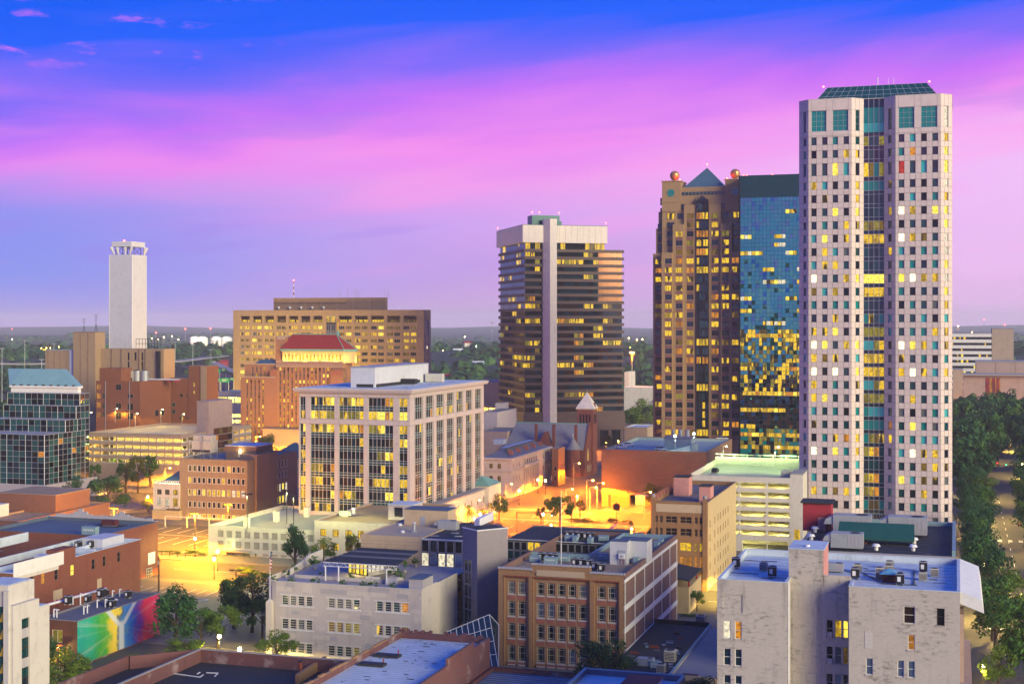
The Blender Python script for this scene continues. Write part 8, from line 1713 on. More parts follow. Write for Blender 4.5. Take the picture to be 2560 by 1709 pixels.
 g.build('ornament_strip',e)
left_side()
# ================================================================== GROUND, STREETS, LAMPS, TREES, AIR
def struct(name,mb):return mb.build(name,kind='structure')
def hill(x,y):
 d=max(1.0,depth(x,y));s=(x*cos(YAW)+y*sin(YAW))/d
 n=sin(x*.0021+1.3)*.5+sin(y*.0013+x*.0007)*.5+sin(x*.0047+y*.0031)*.3
 sm=lambda a,b,t: (lambda q: q*q*(3-2*q))(max(0,min(1,(t-a)/(b-a))))
 return -.6+sm(950,1900,d)*(26+4*n)-sm(2000,2900,d)*16+sm(3600,4600,d)*(9+3*n)+sm(6500,9000,d)*(14+7*sin(s*19+1)+5*sin(s*41))-sm(9400,11000,d)*40
def ground():
 b=MB();ds=[-600,0,400,900]+[950+80*i for i in range(14)]+[2200,2600,3000,3600,4000,4400,4800,5500,6300,7000,7700,8400,9000,9400,10000,11000];n=44;P=[]
 for d in ds:
  for i in range(n+1):
   s=(i/n - .5)*2;lat=s*(900+max(0,d)*.9);p=FW*d+RT*lat;P.append((p.x,p.y,hill(p.x,p.y) if d>900 else -.6))
 b.solid(P,[(r*(n+1)+i,r*(n+1)+i+1,(r+1)*(n+1)+i+1,(r+1)*(n+1)+i) for r in range(len(ds)-1) for i in range(n)],'hill_green');struct('terrain',b)
 b=MB();b.box(-520,-300,-.5,330,960,0,'asphalt');struct('road',b)
 blocks=[(-264,343,-155,446),(-330,343,-276,446),(-118,343,-3,446),(-330,252,-43,317),(-43,225,-3,317),(-330,474,-276,620),(-262,474,-157,700),(-119,474,-4,760),(-330,150,-120,229),(-115,150,-3,205),(28,150,200,317),(28,343,200,446),(28,474,200,900)]
 for i,(x0,y0,x1,y1) in enumerate(blocks):b=MB();b.box(x0,y0,-.1,x1,y1,.13,'pavement' if x0<28 else 'lawn');struct('pavement' if x0<28 else 'lawn',b)
 for x0,y0,x1,y1,m in ((-252,349,-203,402,'asphalt'),(-214,256,-157,313,'old_asphalt'),(-117,404,-96,441,'asphalt'),(-95,400,-62,441,'asphalt'),(-300,254,-216,316,'old_asphalt')):b=MB();b.box(x0,y0,.1,x1,y1,.14,m);struct('parking_lot',b)
 b=MB();b.box(27.5,150,0,28.2,900,.02,'pavement');b.box(31,150,.131,34,900,.137,'pavement');struct('path',b)
 r=MB();r.box(-205,341,.131,-190,343,.15,'pave_brick');r.box(-170,341,.131,-160,343,.15,'pave_brick');struct('pavement',r)
 m=MB()
 for k in range(9):x=-248+k*5.2;m.box(x,386,.141,x+.28,397,.147,'paint_white');m.box(x,366,.141,x+.28,378,.147,'paint_white');m.box(x,350,.141,x+.28,356,.147,'paint_white')
 for k in range(9):m.box(-214+k*1.1,372,.141,-213.4+k*1.1,377,.147,'paint_white')
 m.box(-248,382,.141,-206,382.3,.147,'paint_white')
 for k in range(14):x=-200+k*3.0;m.box(x,300,.141,x+.15,306,.147,'paint_white')
 for k in range(18):m.box(-260+12*k,330.4,.001,-255+12*k,330.6,.007,'paint_white')
 for y in (447.5,472):m.box(-151,y,.001,-120,y+.35,.007,'paint_white');m.box(-151,y+1.8,.001,-120,y+2.15,.007,'paint_white')
 for x in (-152.4,-120.6):m.box(x,450,.001,x+.3,471,.007,'paint_white')
 for k in range(30):m.box(-137.2,346+12*k,.001,-137,350+12*k,.007,'paint_white');m.box(15,150+14*k,.001,15.2,155+14*k,.007,'paint_white')
 for x in (-145,-129):m.box(x,400,.001,x+.2,446,.007,'paint_white')
 for k in range(7):m.box(6+3*k,318.5,.001,7.2+3*k,322,.007,'paint_white');m.box(6+3*k,447,.001,7.2+3*k,451,.007,'paint_white')
 struct('road_markings',m)
ground()
# ------------------------------------------------------------------ trees
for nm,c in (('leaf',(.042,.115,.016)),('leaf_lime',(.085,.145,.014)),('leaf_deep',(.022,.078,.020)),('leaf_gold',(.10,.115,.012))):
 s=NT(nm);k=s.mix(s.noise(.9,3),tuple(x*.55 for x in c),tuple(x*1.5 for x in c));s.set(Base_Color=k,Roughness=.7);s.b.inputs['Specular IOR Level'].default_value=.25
CROWN={}
def crown_mesh(kind,m,seed=0,n=2300):
 k=(kind,m,seed,n)
 if k in CROWN: return CROWN[k]
 r=random.Random(len(kind)*31+ord(kind[0])*7+seed);b=MB();L=[]
 for i in range({'round': 17,'tall': 14,'cone': 16,'low': 12,'open': 15}[kind]):
  t,z=r.uniform(0,2*pi),r.uniform(-.75,.95);q=sqrt(max(0,1-z*z))*r.uniform(.35,.85)
  if kind=='cone': q=(1-(z+1)/2.1)*r.uniform(.3,.8)
  L.append((Vector((q*cos(t),q*sin(t),z*.72)),r.uniform(.22,.40)*(.75 if kind in ('cone','open') else 1)))
 V,F=[],[]
 for i in range(n):
  c,rad=L[i % len(L)];d=Vector((r.gauss(0,1),r.gauss(0,1),r.gauss(0,1))).normalized();p=c+d*rad*r.uniform(.55,1.08);a=Vector((r.gauss(0,1),r.gauss(0,1),r.gauss(0,.6))).normalized();u=(d+a*.9).normalized().orthogonal();w=u.cross(d+a*.6).normalized();s=r.uniform(.028,.062)*(1.0 if n>1500 else 1.6)
  j=len(V);V+=[p-u*s,p+w*s*.7,p+u*s,p-w*s*.7];F.append((j,j+1,j+2,j+3))
 me=bpy.data.meshes.new('crown');me.from_pydata([tuple(v) for v in V],[],F);me.materials.append(M[m]);CROWN[k]=me;return me
TRUNK={}
def trunk_mesh(seed):
 if seed in TRUNK: return TRUNK[seed]
 r=random.Random(seed+50);b=MB();b.tube((0,0,0),(.02,.01,.45),.035,'bark',7,.024);b.tube((.02,.01,.45),(.0,0,.8),.024,'bark',6,.008)
 for i in range(7):t=i*2.4+r.random();z=.28+.06*i;b.tube((.01,.005,z),(.22*cos(t),.22*sin(t),z+.22),.014,'bark',5,.004)
 TRUNK[seed]=b.mesh('trunk');return TRUNK[seed]
def tree(x,y,h,r,kind='round',m='leaf',label='',group=None,z=0.13,seed=0,n=2300,name='tree'):
 t=thing(name,label,'tree',(x,y,z),rnd.uniform(0,6.28),group);cz=h*.60;sv=(h-cz)/.95
 inst('crown',crown_mesh(kind,m,seed,n),t,(0,0,cz),0,(r,r,sv));inst('trunk',trunk_mesh(seed),t,(0,0,0),0,(h*.9,h*.9,h*.95));return t
def tree_px(px,py,h,r,*a,z=.13,**k):p=at_z(px,py,z);return tree(p.x,p.y,h,r,*a,z=z,**k)
def trees():
 G='street trees'
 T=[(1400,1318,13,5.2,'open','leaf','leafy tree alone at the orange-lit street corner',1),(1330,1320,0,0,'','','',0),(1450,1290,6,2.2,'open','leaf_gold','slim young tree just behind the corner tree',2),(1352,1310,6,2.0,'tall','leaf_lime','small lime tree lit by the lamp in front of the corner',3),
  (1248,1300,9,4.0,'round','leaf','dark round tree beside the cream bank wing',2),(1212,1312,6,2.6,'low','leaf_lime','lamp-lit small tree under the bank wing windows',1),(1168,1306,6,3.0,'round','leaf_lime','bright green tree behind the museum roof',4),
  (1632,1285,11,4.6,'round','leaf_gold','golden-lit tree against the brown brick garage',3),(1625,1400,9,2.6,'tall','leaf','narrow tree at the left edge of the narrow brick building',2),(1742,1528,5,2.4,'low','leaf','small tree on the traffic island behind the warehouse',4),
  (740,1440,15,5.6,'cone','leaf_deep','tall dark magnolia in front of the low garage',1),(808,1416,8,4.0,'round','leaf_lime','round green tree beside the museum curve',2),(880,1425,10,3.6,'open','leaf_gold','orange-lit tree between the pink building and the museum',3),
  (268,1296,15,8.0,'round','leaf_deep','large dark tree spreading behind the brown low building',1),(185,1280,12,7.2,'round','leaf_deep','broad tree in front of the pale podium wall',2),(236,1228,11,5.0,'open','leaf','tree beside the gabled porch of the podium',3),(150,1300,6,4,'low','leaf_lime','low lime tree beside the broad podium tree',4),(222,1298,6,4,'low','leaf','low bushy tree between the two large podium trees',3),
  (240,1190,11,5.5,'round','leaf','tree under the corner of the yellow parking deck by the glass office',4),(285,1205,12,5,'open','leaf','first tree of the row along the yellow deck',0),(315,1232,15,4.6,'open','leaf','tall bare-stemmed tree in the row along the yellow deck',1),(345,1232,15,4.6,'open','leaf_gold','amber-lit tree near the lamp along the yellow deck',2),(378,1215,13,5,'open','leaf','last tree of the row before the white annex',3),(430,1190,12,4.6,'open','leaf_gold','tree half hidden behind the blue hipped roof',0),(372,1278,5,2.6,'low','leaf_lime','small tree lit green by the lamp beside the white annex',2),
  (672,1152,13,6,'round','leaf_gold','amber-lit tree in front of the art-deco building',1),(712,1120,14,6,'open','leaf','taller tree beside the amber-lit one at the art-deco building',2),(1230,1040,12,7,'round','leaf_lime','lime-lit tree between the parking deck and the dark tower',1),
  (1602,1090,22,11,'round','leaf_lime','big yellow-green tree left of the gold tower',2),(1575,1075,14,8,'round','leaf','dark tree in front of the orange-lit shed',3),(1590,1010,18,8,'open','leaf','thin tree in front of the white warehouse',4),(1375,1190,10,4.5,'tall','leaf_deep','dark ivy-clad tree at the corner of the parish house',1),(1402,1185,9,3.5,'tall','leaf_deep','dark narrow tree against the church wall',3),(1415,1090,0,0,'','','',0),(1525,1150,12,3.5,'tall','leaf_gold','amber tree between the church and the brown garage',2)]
 for px,py,h,r,kd,m,lab,sd in T:
  if h: tree_px(px,py,h,r,kd,m,lab,G,seed=sd)
 for x,y,h,r,kd,m,lab,sd in ((-162,234,0,0,'','','',0),):
  pass
 # garden trees between the grey lot and the museum, near corner trees
 g='trees at the edge of the grey parking lot'
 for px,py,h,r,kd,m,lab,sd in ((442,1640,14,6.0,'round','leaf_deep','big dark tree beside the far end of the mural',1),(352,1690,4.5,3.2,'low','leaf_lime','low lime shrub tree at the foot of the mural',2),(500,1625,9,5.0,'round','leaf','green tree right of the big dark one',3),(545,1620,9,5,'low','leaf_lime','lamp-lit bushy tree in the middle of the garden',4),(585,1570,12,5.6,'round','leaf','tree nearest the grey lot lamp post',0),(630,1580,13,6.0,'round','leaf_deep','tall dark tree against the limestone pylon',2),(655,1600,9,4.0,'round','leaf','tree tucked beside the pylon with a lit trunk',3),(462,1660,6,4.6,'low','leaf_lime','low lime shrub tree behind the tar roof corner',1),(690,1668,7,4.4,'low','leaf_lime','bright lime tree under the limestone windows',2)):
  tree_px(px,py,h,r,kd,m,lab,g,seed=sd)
 for x,y,h,r,lab,sd in ((*at_d(75,240),8,5.6,'bright green street tree at the very corner of the view',1),(*at_d(165,248),8.5,5.8,'bright green street tree in front of the mural shop',2),(*at_d(108,259),9,2.6,'dark narrow tree between the limestone block and the mural shop',3)):tree(x,y,h,r,'round','leaf_lime' if sd<3 else 'leaf_deep',lab,g,seed=sd)
 for x,y,h,r,lab,sd in ((*at_d(1480,250),9.5,5.0,'dark tree against the foot of the tan brick warehouse',1),(*at_d(1540,252),9,4.0,'dark tree at the purple corner of the warehouse',2),(*at_d(1752,232),7.5,5,'dark shrubby tree at the bottom edge beside the white block',3)):tree(x,y,h,r,'round','leaf_deep',lab,'trees at the foot of the warehouse',seed=sd)
 # park and avenue on the right
 r=random.Random(15);gp='park trees along the avenue'
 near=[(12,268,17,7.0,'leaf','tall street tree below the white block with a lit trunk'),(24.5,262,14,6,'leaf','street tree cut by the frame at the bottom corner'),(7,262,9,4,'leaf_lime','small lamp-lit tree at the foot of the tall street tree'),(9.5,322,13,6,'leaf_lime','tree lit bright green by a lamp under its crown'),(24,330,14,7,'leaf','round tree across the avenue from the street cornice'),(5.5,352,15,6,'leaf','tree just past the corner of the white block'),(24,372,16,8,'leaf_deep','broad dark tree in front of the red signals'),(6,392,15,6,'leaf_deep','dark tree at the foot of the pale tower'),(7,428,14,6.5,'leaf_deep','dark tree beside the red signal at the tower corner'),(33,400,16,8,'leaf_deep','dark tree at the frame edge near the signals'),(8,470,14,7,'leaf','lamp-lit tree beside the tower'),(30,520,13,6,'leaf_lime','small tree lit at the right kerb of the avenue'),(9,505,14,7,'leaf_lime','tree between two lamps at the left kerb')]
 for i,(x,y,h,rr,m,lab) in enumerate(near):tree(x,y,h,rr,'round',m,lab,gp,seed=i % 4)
 k=0
 for y in range(292,560,15):
  if all(abs(y-q[1])>9 or q[0]>14 for q in near):tree(r.uniform(3.5,7.5),y,r.uniform(13,16),r.uniform(5.5,7),'round',r.choice(['leaf','leaf_deep']),'dark street tree in the unbroken row along the near kerb',gp+' near kerb',seed=k % 4,n=1700)
  if y>330: tree(r.uniform(22.5,26),y+3,r.uniform(13,16),r.uniform(6,7.5),'round',r.choice(['leaf','leaf_lime','leaf_deep']),'leafy tree overhanging the far side of the avenue',gp+' overhang',seed=k % 4,n=1700)
  if y>330 and y % 2: tree(r.uniform(29,36),y+5,r.uniform(14,18),r.uniform(7,9),'round',r.choice(['leaf','leaf_deep']),'dark park tree on the far kerb of the avenue',gp+' far kerb',seed=k % 4,n=1700)
  k+=1
 for y in range(560,905,24):
  for x in (5,17,31,47,64,84,106):
   lab='dark street tree in the unbroken row along the near kerb' if x<10 else 'dark park tree on the far kerb of the avenue' if x<40 else 'dark tree deeper inside the park'
   if x==17 and y<640: continue
   tree(x+r.uniform(-4,4),y+r.uniform(-8,8),r.uniform(17,24)+(y>760)*3,r.uniform(8,11),r.choice(['round','round','low']),r.choice(['leaf_deep','leaf_deep','leaf']),lab,gp+(' near kerb' if x<10 else ' far kerb' if x<40 else ' inner'),seed=k % 4,n=1100);k+=1
 # shrubs: terrace planters and street beds
 B=MU
 for i,px in enumerate((688,730,788,860,910,932,985)):
  p=at_z(px,1452+(px-688)*.06,MUZ+.5);s=thing('shrub',['round shrub at the curved end of the terrace','round shrub second along the terrace front','shrub in the planter below the left truss post','shrub in the planter under the lit pavilion','bushy shrub left of the white benches','bushy shrub directly below the white benches','bushy shrub beside the terrace stair house'][i],'shrub',(p.x,p.y,MUZ),0,'planted shrubs on the museum terrace');inst('crown',crown_mesh('low','leaf',i % 3,500),s,(0,0,.9),0,(1.1,1.1,1.0));b=MB();b.box(-.9,-.35,0,.9,.35,.55,'white_stucco');b.build('planter',s)
 for i,(px,py,h) in enumerate(((1012,1428,3.2),(1002,1452,2.2),(980,1445,2.0),(990,1436,2.4),(787,1420,3.0),(805,1443,1.4),(880,1448,1.6),(1040,1415,2.2),(715,1440,1.6),(738,1428,1.8))):
  p=at_z(px,py,MUZ+.2);s=thing('shrub',['pointed conifer in a pot by the glass hall','sprawling shrub beside the blue parapet','low shrub over the terrace bench planter','rounded shrub behind the blue parapet','spiky potted palm near the curved parapet','potted ball shrub left of the pavilion posts','potted ball shrub in front of the lit pavilion','clipped shrub on the wall by the glass hall','low shrub on the curved stair','shrub halfway up the curved stair'][i],'shrub',(p.x,p.y,MUZ+.05),0,'planted shrubs on the museum terrace');inst('crown',crown_mesh('cone' if i==0 else 'low','leaf',i % 3,500),s,(0,0,h*.6),0,(h*.3 if i==0 else h*.55,h*.3 if i==0 else h*.55,h*.5));b=MB();b.cyl(0,0,0,.5,.3,'terracotta' if i in (5,6) else 'concrete',10,.4);b.build('pot',s)
 for i,(px,py,w,d,h,lab) in enumerate(((628,1437,9,2.5,2.2,'clipped rounded hedge at the edge of the grey lot'),(700,1449,13,2,1.4,'low hedge running on from the rounded hedge'),(425,1385,8,1.2,1.0,'low hedge behind the fence of the yellow lot'),(485,1388,8,1.6,1.3,'leafy hedge beside the yellow lot lamp'),(1465,1305,12,1.8,1.2,'low planting bed at the orange corner'),(1534,1305,5,2,1.4,'planted island at the head of the white bollards'),(1568,1310,4,2,1.3,'planted island right of the white bollards'),(1395,1180,16,2,1.2,'hedge strip along the civic building'),(1735,1541,6,3,.5,'grass island under the small tree'))):
  p=at_z(px,py);s=thing('hedge',lab,'hedge',(p.x,p.y,.13),0 if i!=7 else pi/2,'hedges and planting beds');inst('foliage',crown_mesh('low','leaf' if i else 'leaf_lime',i % 4,1100),s,(0,0,h*.5),0,(w/2,d/2,h*.62));b=MB();b.box(-w/2,-d/2,0,w/2,d/2,.12,'earth');b.build('soil_bed',s)
trees()
def far_wood():
 # the wooded hills: one mass of foliage nobody could count
 r=random.Random(23);V,F,MI=[],[],[]
 def clump(x,y,z,R,H,n,mi):
  for i in range(n):
   d=Vector((r.gauss(0,1),r.gauss(0,1),abs(r.gauss(0,.8))+.05)).normalized();p=Vector((x,y,z))+Vector((d.x*R,d.y*R,d.z*H))*r.uniform(.75,1.05);u=d.orthogonal().normalized();w=d.cross(u);s=R*r.uniform(.22,.42);j=len(V);t=Vector((r.gauss(0,.3),r.gauss(0,.3),r.gauss(0,.3)))
   V.extend(((p-u*s+t).to_tuple(),(p+w*s).to_tuple(),(p+u*s-t).to_tuple(),(p-w*s).to_tuple()));F.append((j,j+1,j+2,j+3));MI.append(mi)
 for i in range(1500):
  d=r.choice([r.uniform(960,1500),r.uniform(1200,1950),r.uniform(1700,1980)]);lat=r.uniform(-.42,.45)*d;p=FW*d+RT*lat
  if -.335<lat/d<-.17 and d<1450 and r.random()<.8: continue
  clump(p.x,p.y,hill(p.x,p.y)-1,r.uniform(6,12),r.uniform(8,16),34,r.choice([0,0,1]))
 for i in range(500):
  d=r.uniform(2600,4600);lat=r.uniform(-.42,.45)*d;p=FW*d+RT*lat;clump(p.x,p.y,hill(p.x,p.y)-2,r.uniform(14,30),r.uniform(8,14),14,0)
 me=bpy.data.meshes.new('woodland');me.from_pydata(V,[],F);me.polygons.foreach_set('material_index',MI);me.materials.append(M['leaf_deep']);me.materials.append(M['leaf']);o=bpy.data.objects.new('woodland',me);COL.objects.link(o);o['kind']='stuff';o['label']='dark wooded hills beyond the city'
far_wood()
# ------------------------------------------------------------------ street furniture
LM={};EL=3.8
def lamp_mesh(st):
 if st in LM: return LM[st]
 b,h,g=MB(),MB(),MB();H=9.0
 if st=='acorn': H=4.6;b.tube((0,0,0),(0,0,1.0),.2,'black_metal',7,.1);b.tube((0,0,1.0),(0,0,H),.08,'black_metal',7,.06);h.cyl(0,0,H,H+.25,.22,'black_metal',8);g.ball((0,0,H+.6),.38,'lamp_warm',8,1.15);L=[(0,0,H+.6)]
 elif st=='twin': H=5.6;b.tube((0,0,0),(0,0,1.0),.2,'black_metal',7,.1);b.tube((0,0,1.0),(0,0,H),.09,'black_metal',7,.07);h.tube((-.9,0,H),(.9,0,H),.05,'black_metal',5);g.ball((-.9,0,H - .55),.38,'lamp_warm',8,1.2);g.ball((.9,0,H - .55),.38,'lamp_warm',8,1.2);h.cyl(-.9,0,H - .2,H,.3,'black_metal',8,.1);h.cyl(.9,0,H - .2,H,.3,'black_metal',8,.1);L=[(0,0,H-1.0)]
 elif st=='cobra': b.tube((0,0,0),(0,0,H),.13,'galvanised',7,.08);h.tube((0,0,H),(2.0,0,H+.35),.07,'galvanised',5);h.box(1.7,-.2,H+.25,2.7,.2,H+.5,'galvanised');g.ball((2.25,0,H+.1),.36,'lamp_sodium',8,.7);L=[(2.25,0,H - .5)]
 elif st=='post': H=5.0;b.tube((0,0,0),(0,0,H),.09,'steel_white',6);h.cyl(0,0,H,H+.15,.2,'steel_white',8);g.ball((0,0,H+.45),.36,'lamp_sodium',8);L=[(0,0,H+.45)]
 elif st=='lot': H=10.5;b.box(-.4,-.4,0,.4,.4,1.0,'concrete');b.tube((0,0,1.0),(0,0,H),.12,'black_metal',6);h.box(-1.2,-.12,H,1.2,.12,H+.12,'black_metal');h.box(-1.5,-.3,H - .1,-.5,.3,H+.2,'black_metal');h.box(.5,-.3,H - .1,1.5,.3,H+.2,'black_metal');L=[]
 elif st=='deck': H=6.5;b.tube((0,0,0),(0,0,H),.1,'galvanised',6);h.tube((0,0,H),(1.0,0,H+.1),.06,'galvanised',5);h.box(.6,-.2,H,1.4,.2,H+.2,'galvanised');g.ball((1.0,0,H - .1),.3,'lamp_warm',8,.7);L=[(1.0,0,H - .5)]
 elif st=='green': H=4.0;b.tube((0,0,0),(0,0,H),.1,'galvanised',6);h.box(-.4,-.2,H,.4,.2,H+.3,'galvanised');g.ball((0,-.2,H - .15),.4,'lamp_green',8);L=[(0,-.3,H - .5)]
 LM[st]=(b.mesh('pole'),h.mesh('arm'),g.mesh('lamp_glass') if g.f else None,L,H);return LM[st]
def lamp(st,px,py,label,group,en,col=SODIUM,z=.0,rz=0.0,foot=None):
 po,ar,gl,L,H=lamp_mesh(st);hb=L[0][2] if L else H
 p=at_z(px,py,z+hb) if foot is None else Vector((*foot,0))
 t=thing('street_lamp' if st not in ('lot',) else 'lamp_post',label,'street lamp',(p.x,p.y,z),rz,group);inst('pole',po,t,(0,0,0));inst('arm',ar,t,(0,0,0))
 if gl: inst('lamp_glass',gl,t,(0,0,0))
 for l in L:
  E=EL*(1 if en>=9000 else .55)*(.3 if st in ('deck','green') else 1);h=l[2] - .9;spot(t,(l[0],l[1] - .45,h),E,h,col);bulb(t,(l[0],l[1] - .45,h),E*39.5*h*h*(.5 if st=='cobra' else .2),col,.3)
 return t
def lamps():
 K=1.0;G='sodium lamps round the orange-lit crossing'
 C=[('cobra',1434.6,1160.8,'tall sodium lamp in front of the church steps',20000),('post',1450,1150.6,'sodium lamp close to the church wall',7000),('acorn',1344.8,1199,'lamp glowing beside the civic building columns',9000),('acorn',1363.6,1201,'lamp at the far end of the civic building',8000),('cobra',1263.7,1212.5,'street lamp at the civic building corner',16000),('cobra',1467,1204,'sodium street lamp on the far avenue kerb',19000),('cobra',1492.7,1211,'sodium lamp at the brown garage corner',22000),('cobra',1474.5,1222,'sodium lamp on a tall mast in front of the brown garage',22000),('cobra',1415,1226,'sodium lamp on the signal mast',20000),('post',1443,1240,'bright lamp over the middle of the crossing',20000),('acorn',1358,1285,'lamp beside the lime tree at the corner',14000),('post',1378,1312,'short white lamp post below the corner tree',11000),('post',1579,1321,'white lamp post at the bollards by the narrow brick building',5000),('acorn',1298,1226,'bright entrance lamp of the civic building',12000),('acorn',1200.7,1284.6,'lamp under the bank wing windows',9000),('acorn',1187,1297,'lamp behind the dark museum roof edge',6000),('post',1545.7,1102,'sodium lamp below the dark tower columns',9000),('post',1526,1116,'bright white-orange lamp at the brown garage deck corner',9000),('post',1515,1106,'small sodium lamp left of the garage deck',7000)]
 for st,px,py,lab,en in C: lamp(st,px,py,lab,G,en*K)
 lamp('cobra',0,0,'sodium lamp on the cross street before the brown garage wall',G,26000,foot=(-100,462));lamp('cobra',0,0,'sodium lamp by the golden tree at the brown garage',G,20000,foot=(-84,458));lamp('cobra',0,0,'sodium lamp on the avenue beside the office',G,20000,foot=(-148,425))
 for i,(px,d) in enumerate(((600,835),(690,838),(790,838),(640,700),(800,700))):t=lamp('cobra',0,0,'sodium lamp in the street before the '+['wide tan precast block, at its left end','wide tan precast block, under the mast','wide tan precast block, at its stair recess','left wing of the orange stepped building','middle of the orange stepped building'][i],'sodium lamps deeper in the city',9000,foot=at_d(px,d));bulb(t,(0,-6,9),80000 if i<3 else 42000,(1,.62,.05) if i<3 else (1,.45,.04),.5)
 G='yellow lamps round the left parking lot';Y=(1,.40,.006)
 for st,px,py,lab,en in [('acorn',369,1241.5,'glaring lamp at the white annex corner',12000),('cobra',412.5,1172.7,'sodium lamp in the trees by the yellow deck',13000),('acorn',487.6,1345.6,'street lamp at the edge of the yellow parking lot',16000),('acorn',544,1378,'street lamp nearest the garage gates',9000),('acorn',535.5,1396.6,'street lamp across the street from the garage gates',12000)]:lamp(st,px,py,lab,G,en,Y)
 for px,py,lab in ((487.5,1283.6,'tall twin-head post in the middle of the yellow lot'),(570,1260.7,'tall twin-head post by the tan office windows'),(285,1270,'tall twin-head post on the orange-lit left street')):t=lamp('lot',px,py,lab,G,0);spot(t,(0,-.5,9.8),2.2,9.8,Y);bulb(t,(0,-1,9.6),32000,Y,.4)
 for px,py,lab in ((618,1234,'black lamp post at the front of the low garage deck'),(717,1225,'black lamp post at the back of the low garage deck'),(734,1239.5,'taller black lamp post at the back right of the low garage deck')):t=lamp('lot',px,py,lab,'black lamp posts on the low garage deck',0,z=8.4);spot(t,(0,-.5,9.8),.5,9.8,GREENISH)
 t=lamp('lot',590,1425,'grey floodlight post in the grey parking lot','unlit posts',0)
 G='deck lamps on the yellow parking deck'
 for i,(px,py) in enumerate(((223,1033),(288,1023),(338,1035),(402,1025),(454.6,1037))):lamp('deck',px,py,['deck lamp beside the dark glass office','second deck lamp from the dark glass office','deck lamp in front of the red brick corner','deck lamp before the plain red side wall','deck lamp nearest the brown stair block'][i],G,2300,(1,.60,.03),z=20.3)
 # warm twin lamps at the bottom left and in the garden
 for px,py,lab,en in ((335,1647,'street lamp at the mural foot',2600),(246,1694,'warm street lamp at the bottom edge left of the twin',2600),(277.5,1688,'warm twin lamp at the bottom edge below the mural',2600),(599,1622,'glowing lamp behind the tar roof parapet',4200),(548,1590,'lamp hidden in the garden trees',3600),(480,1640,'lamp under the garden trees near the tar roof',2600),(640,1640,'lamp beside the limestone pylon',2600)):lamp('twin' if 260<px<300 else 'acorn',px,py,lab,'warm lamps round the garden',en,(1,.70,.14))
 # deck lamps with a green cast
 lamp('green',1688,1092,'green-white lamp on the brown garage deck','green lamps on the garage decks',3500,(.6,1,.6),z=BGZ+4.0);lamp('green',1735,1086,'green lamp on the stair house of the brown garage','green lamps on the garage decks',3000,(.6,1,.6),z=BGZ+4.0);lamp('deck',1808,1118,'pale green lamp on the near deck edge of the cream garage','green lamps on the garage decks',2200,(.7,1,.30),z=PGZ);lamp('deck',1938,1120,'pale green lamp at the back of the cream garage deck','green lamps on the garage decks',2200,(.7,1,.30),z=PGZ)
 # street behind the warehouse and the avenue on the right
 for f,lab,en in (((-58,328),'street lamp at the yellow-lit corner behind the warehouse',15000),((-50,340),'street lamp against the yellow-lit side wall',14000),((-42,345),'street lamp beside the cream garage gate',9000),((-75,333),'street lamp behind the warehouse roof',9000)):lamp('post',0,0,lab,'lamps on the street behind the warehouse',en,(1,.64,.08),foot=f)
 for i,(f,en) in enumerate((((4.5,262),5000),((20,258),3600),((11,318),2600),((5.5,338),4200),((26.5,352),3000),((7,372),4200),((26.5,430),5200),((5,412),3600),((9,462),4200),((26.5,500),6500),((9,490),4200),((27,545),5200),((9,560),4200),((27,640),5200),((12,700),4200),((40,620),3600),((27,770),4200))):lamp('acorn',0,0,['lamp at the foot of the tall street tree','lamp across from the foot of the white block','lamp glowing inside a bright green crown','lamp past the street cornice','lamp on the park kerb opposite the cornice','lamp beside the black roofed building','lamp near the red signals on the park side','lamp at the tower corner','lamp beside the pale tower','lamp brightening the avenue on the park side','second lamp beside the pale tower','park lamp past the lit trees','avenue lamp among dark trees','park lamp far up the avenue','distant avenue lamp beyond the tower','lamp deep inside the park','farthest park lamp on the avenue'][i],'lamps along the avenue and park',en,(1,.66,.12),foot=f)
lamps()
# ------------------------------------------------------------------ cars, signals, fences, far things
def car_mesh(body):
 k=('car',body)
 if k in MESH: return MESH[k]
 b=MB();prof=[(-2.2,.35),(2.2,.35),(2.25,.75),(1.3,.95),(-1.9,.98),(-2.25,.8)];P=[(x,-.86,z) for x,z in prof]+[(x,.86,z) for x,z in prof];n=len(prof);b.solid(P,[tuple(range(n)),tuple(range(2*n-1,n-1,-1))]+[(i,n+i,n+(i+1) % n,(i+1) % n) for i in range(n)],body)
 c=MB();c.solid([(-1.9,-.8,.96),(1.1,-.8,.96),(1.1,.8,.96),(-1.9,.8,.96),(-1.4,-.66,1.42),(.35,-.66,1.42),(.35,.66,1.42),(-1.4,.66,1.42)],[(0,1,5,4),(1,2,6,5),(2,3,7,6),(3,0,4,7)],'glass_dark');c.solid([(-1.4,-.66,1.43),(.35,-.66,1.43),(.35,.66,1.43),(-1.4,.66,1.43)],[(0,1,2,3)],body)
 w=MB();w.tube((0,-.1,0),(0,.1,0),.33,'black_metal',12);w.tube((0,-.11,0),(0,.11,0),.18,'alu',8);MESH[k]=(b.mesh('body'),c.mesh('cabin'),w.mesh('wheel'));return MESH[k]
def car(px,py,z,rz,body,label):
 p=at_z(px,py,z+.5);t=thing('parked_car',label,'car',(p.x,p.y,z),rz,'cars parked on the garage decks');b,c,w=car_mesh(body);inst('body',b,t,(0,0,0));inst('cabin',c,t,(0,0,0))
 for x in (-1.4,1.4):
  for y in (-.8,.8):inst('wheel',w,t,(x,y,.33))
 for y in (-.6,.6):h=MB();h.box(2.2,y - .18,.6,2.27,y+.18,.75,'steel_white');h.build('headlight',t)
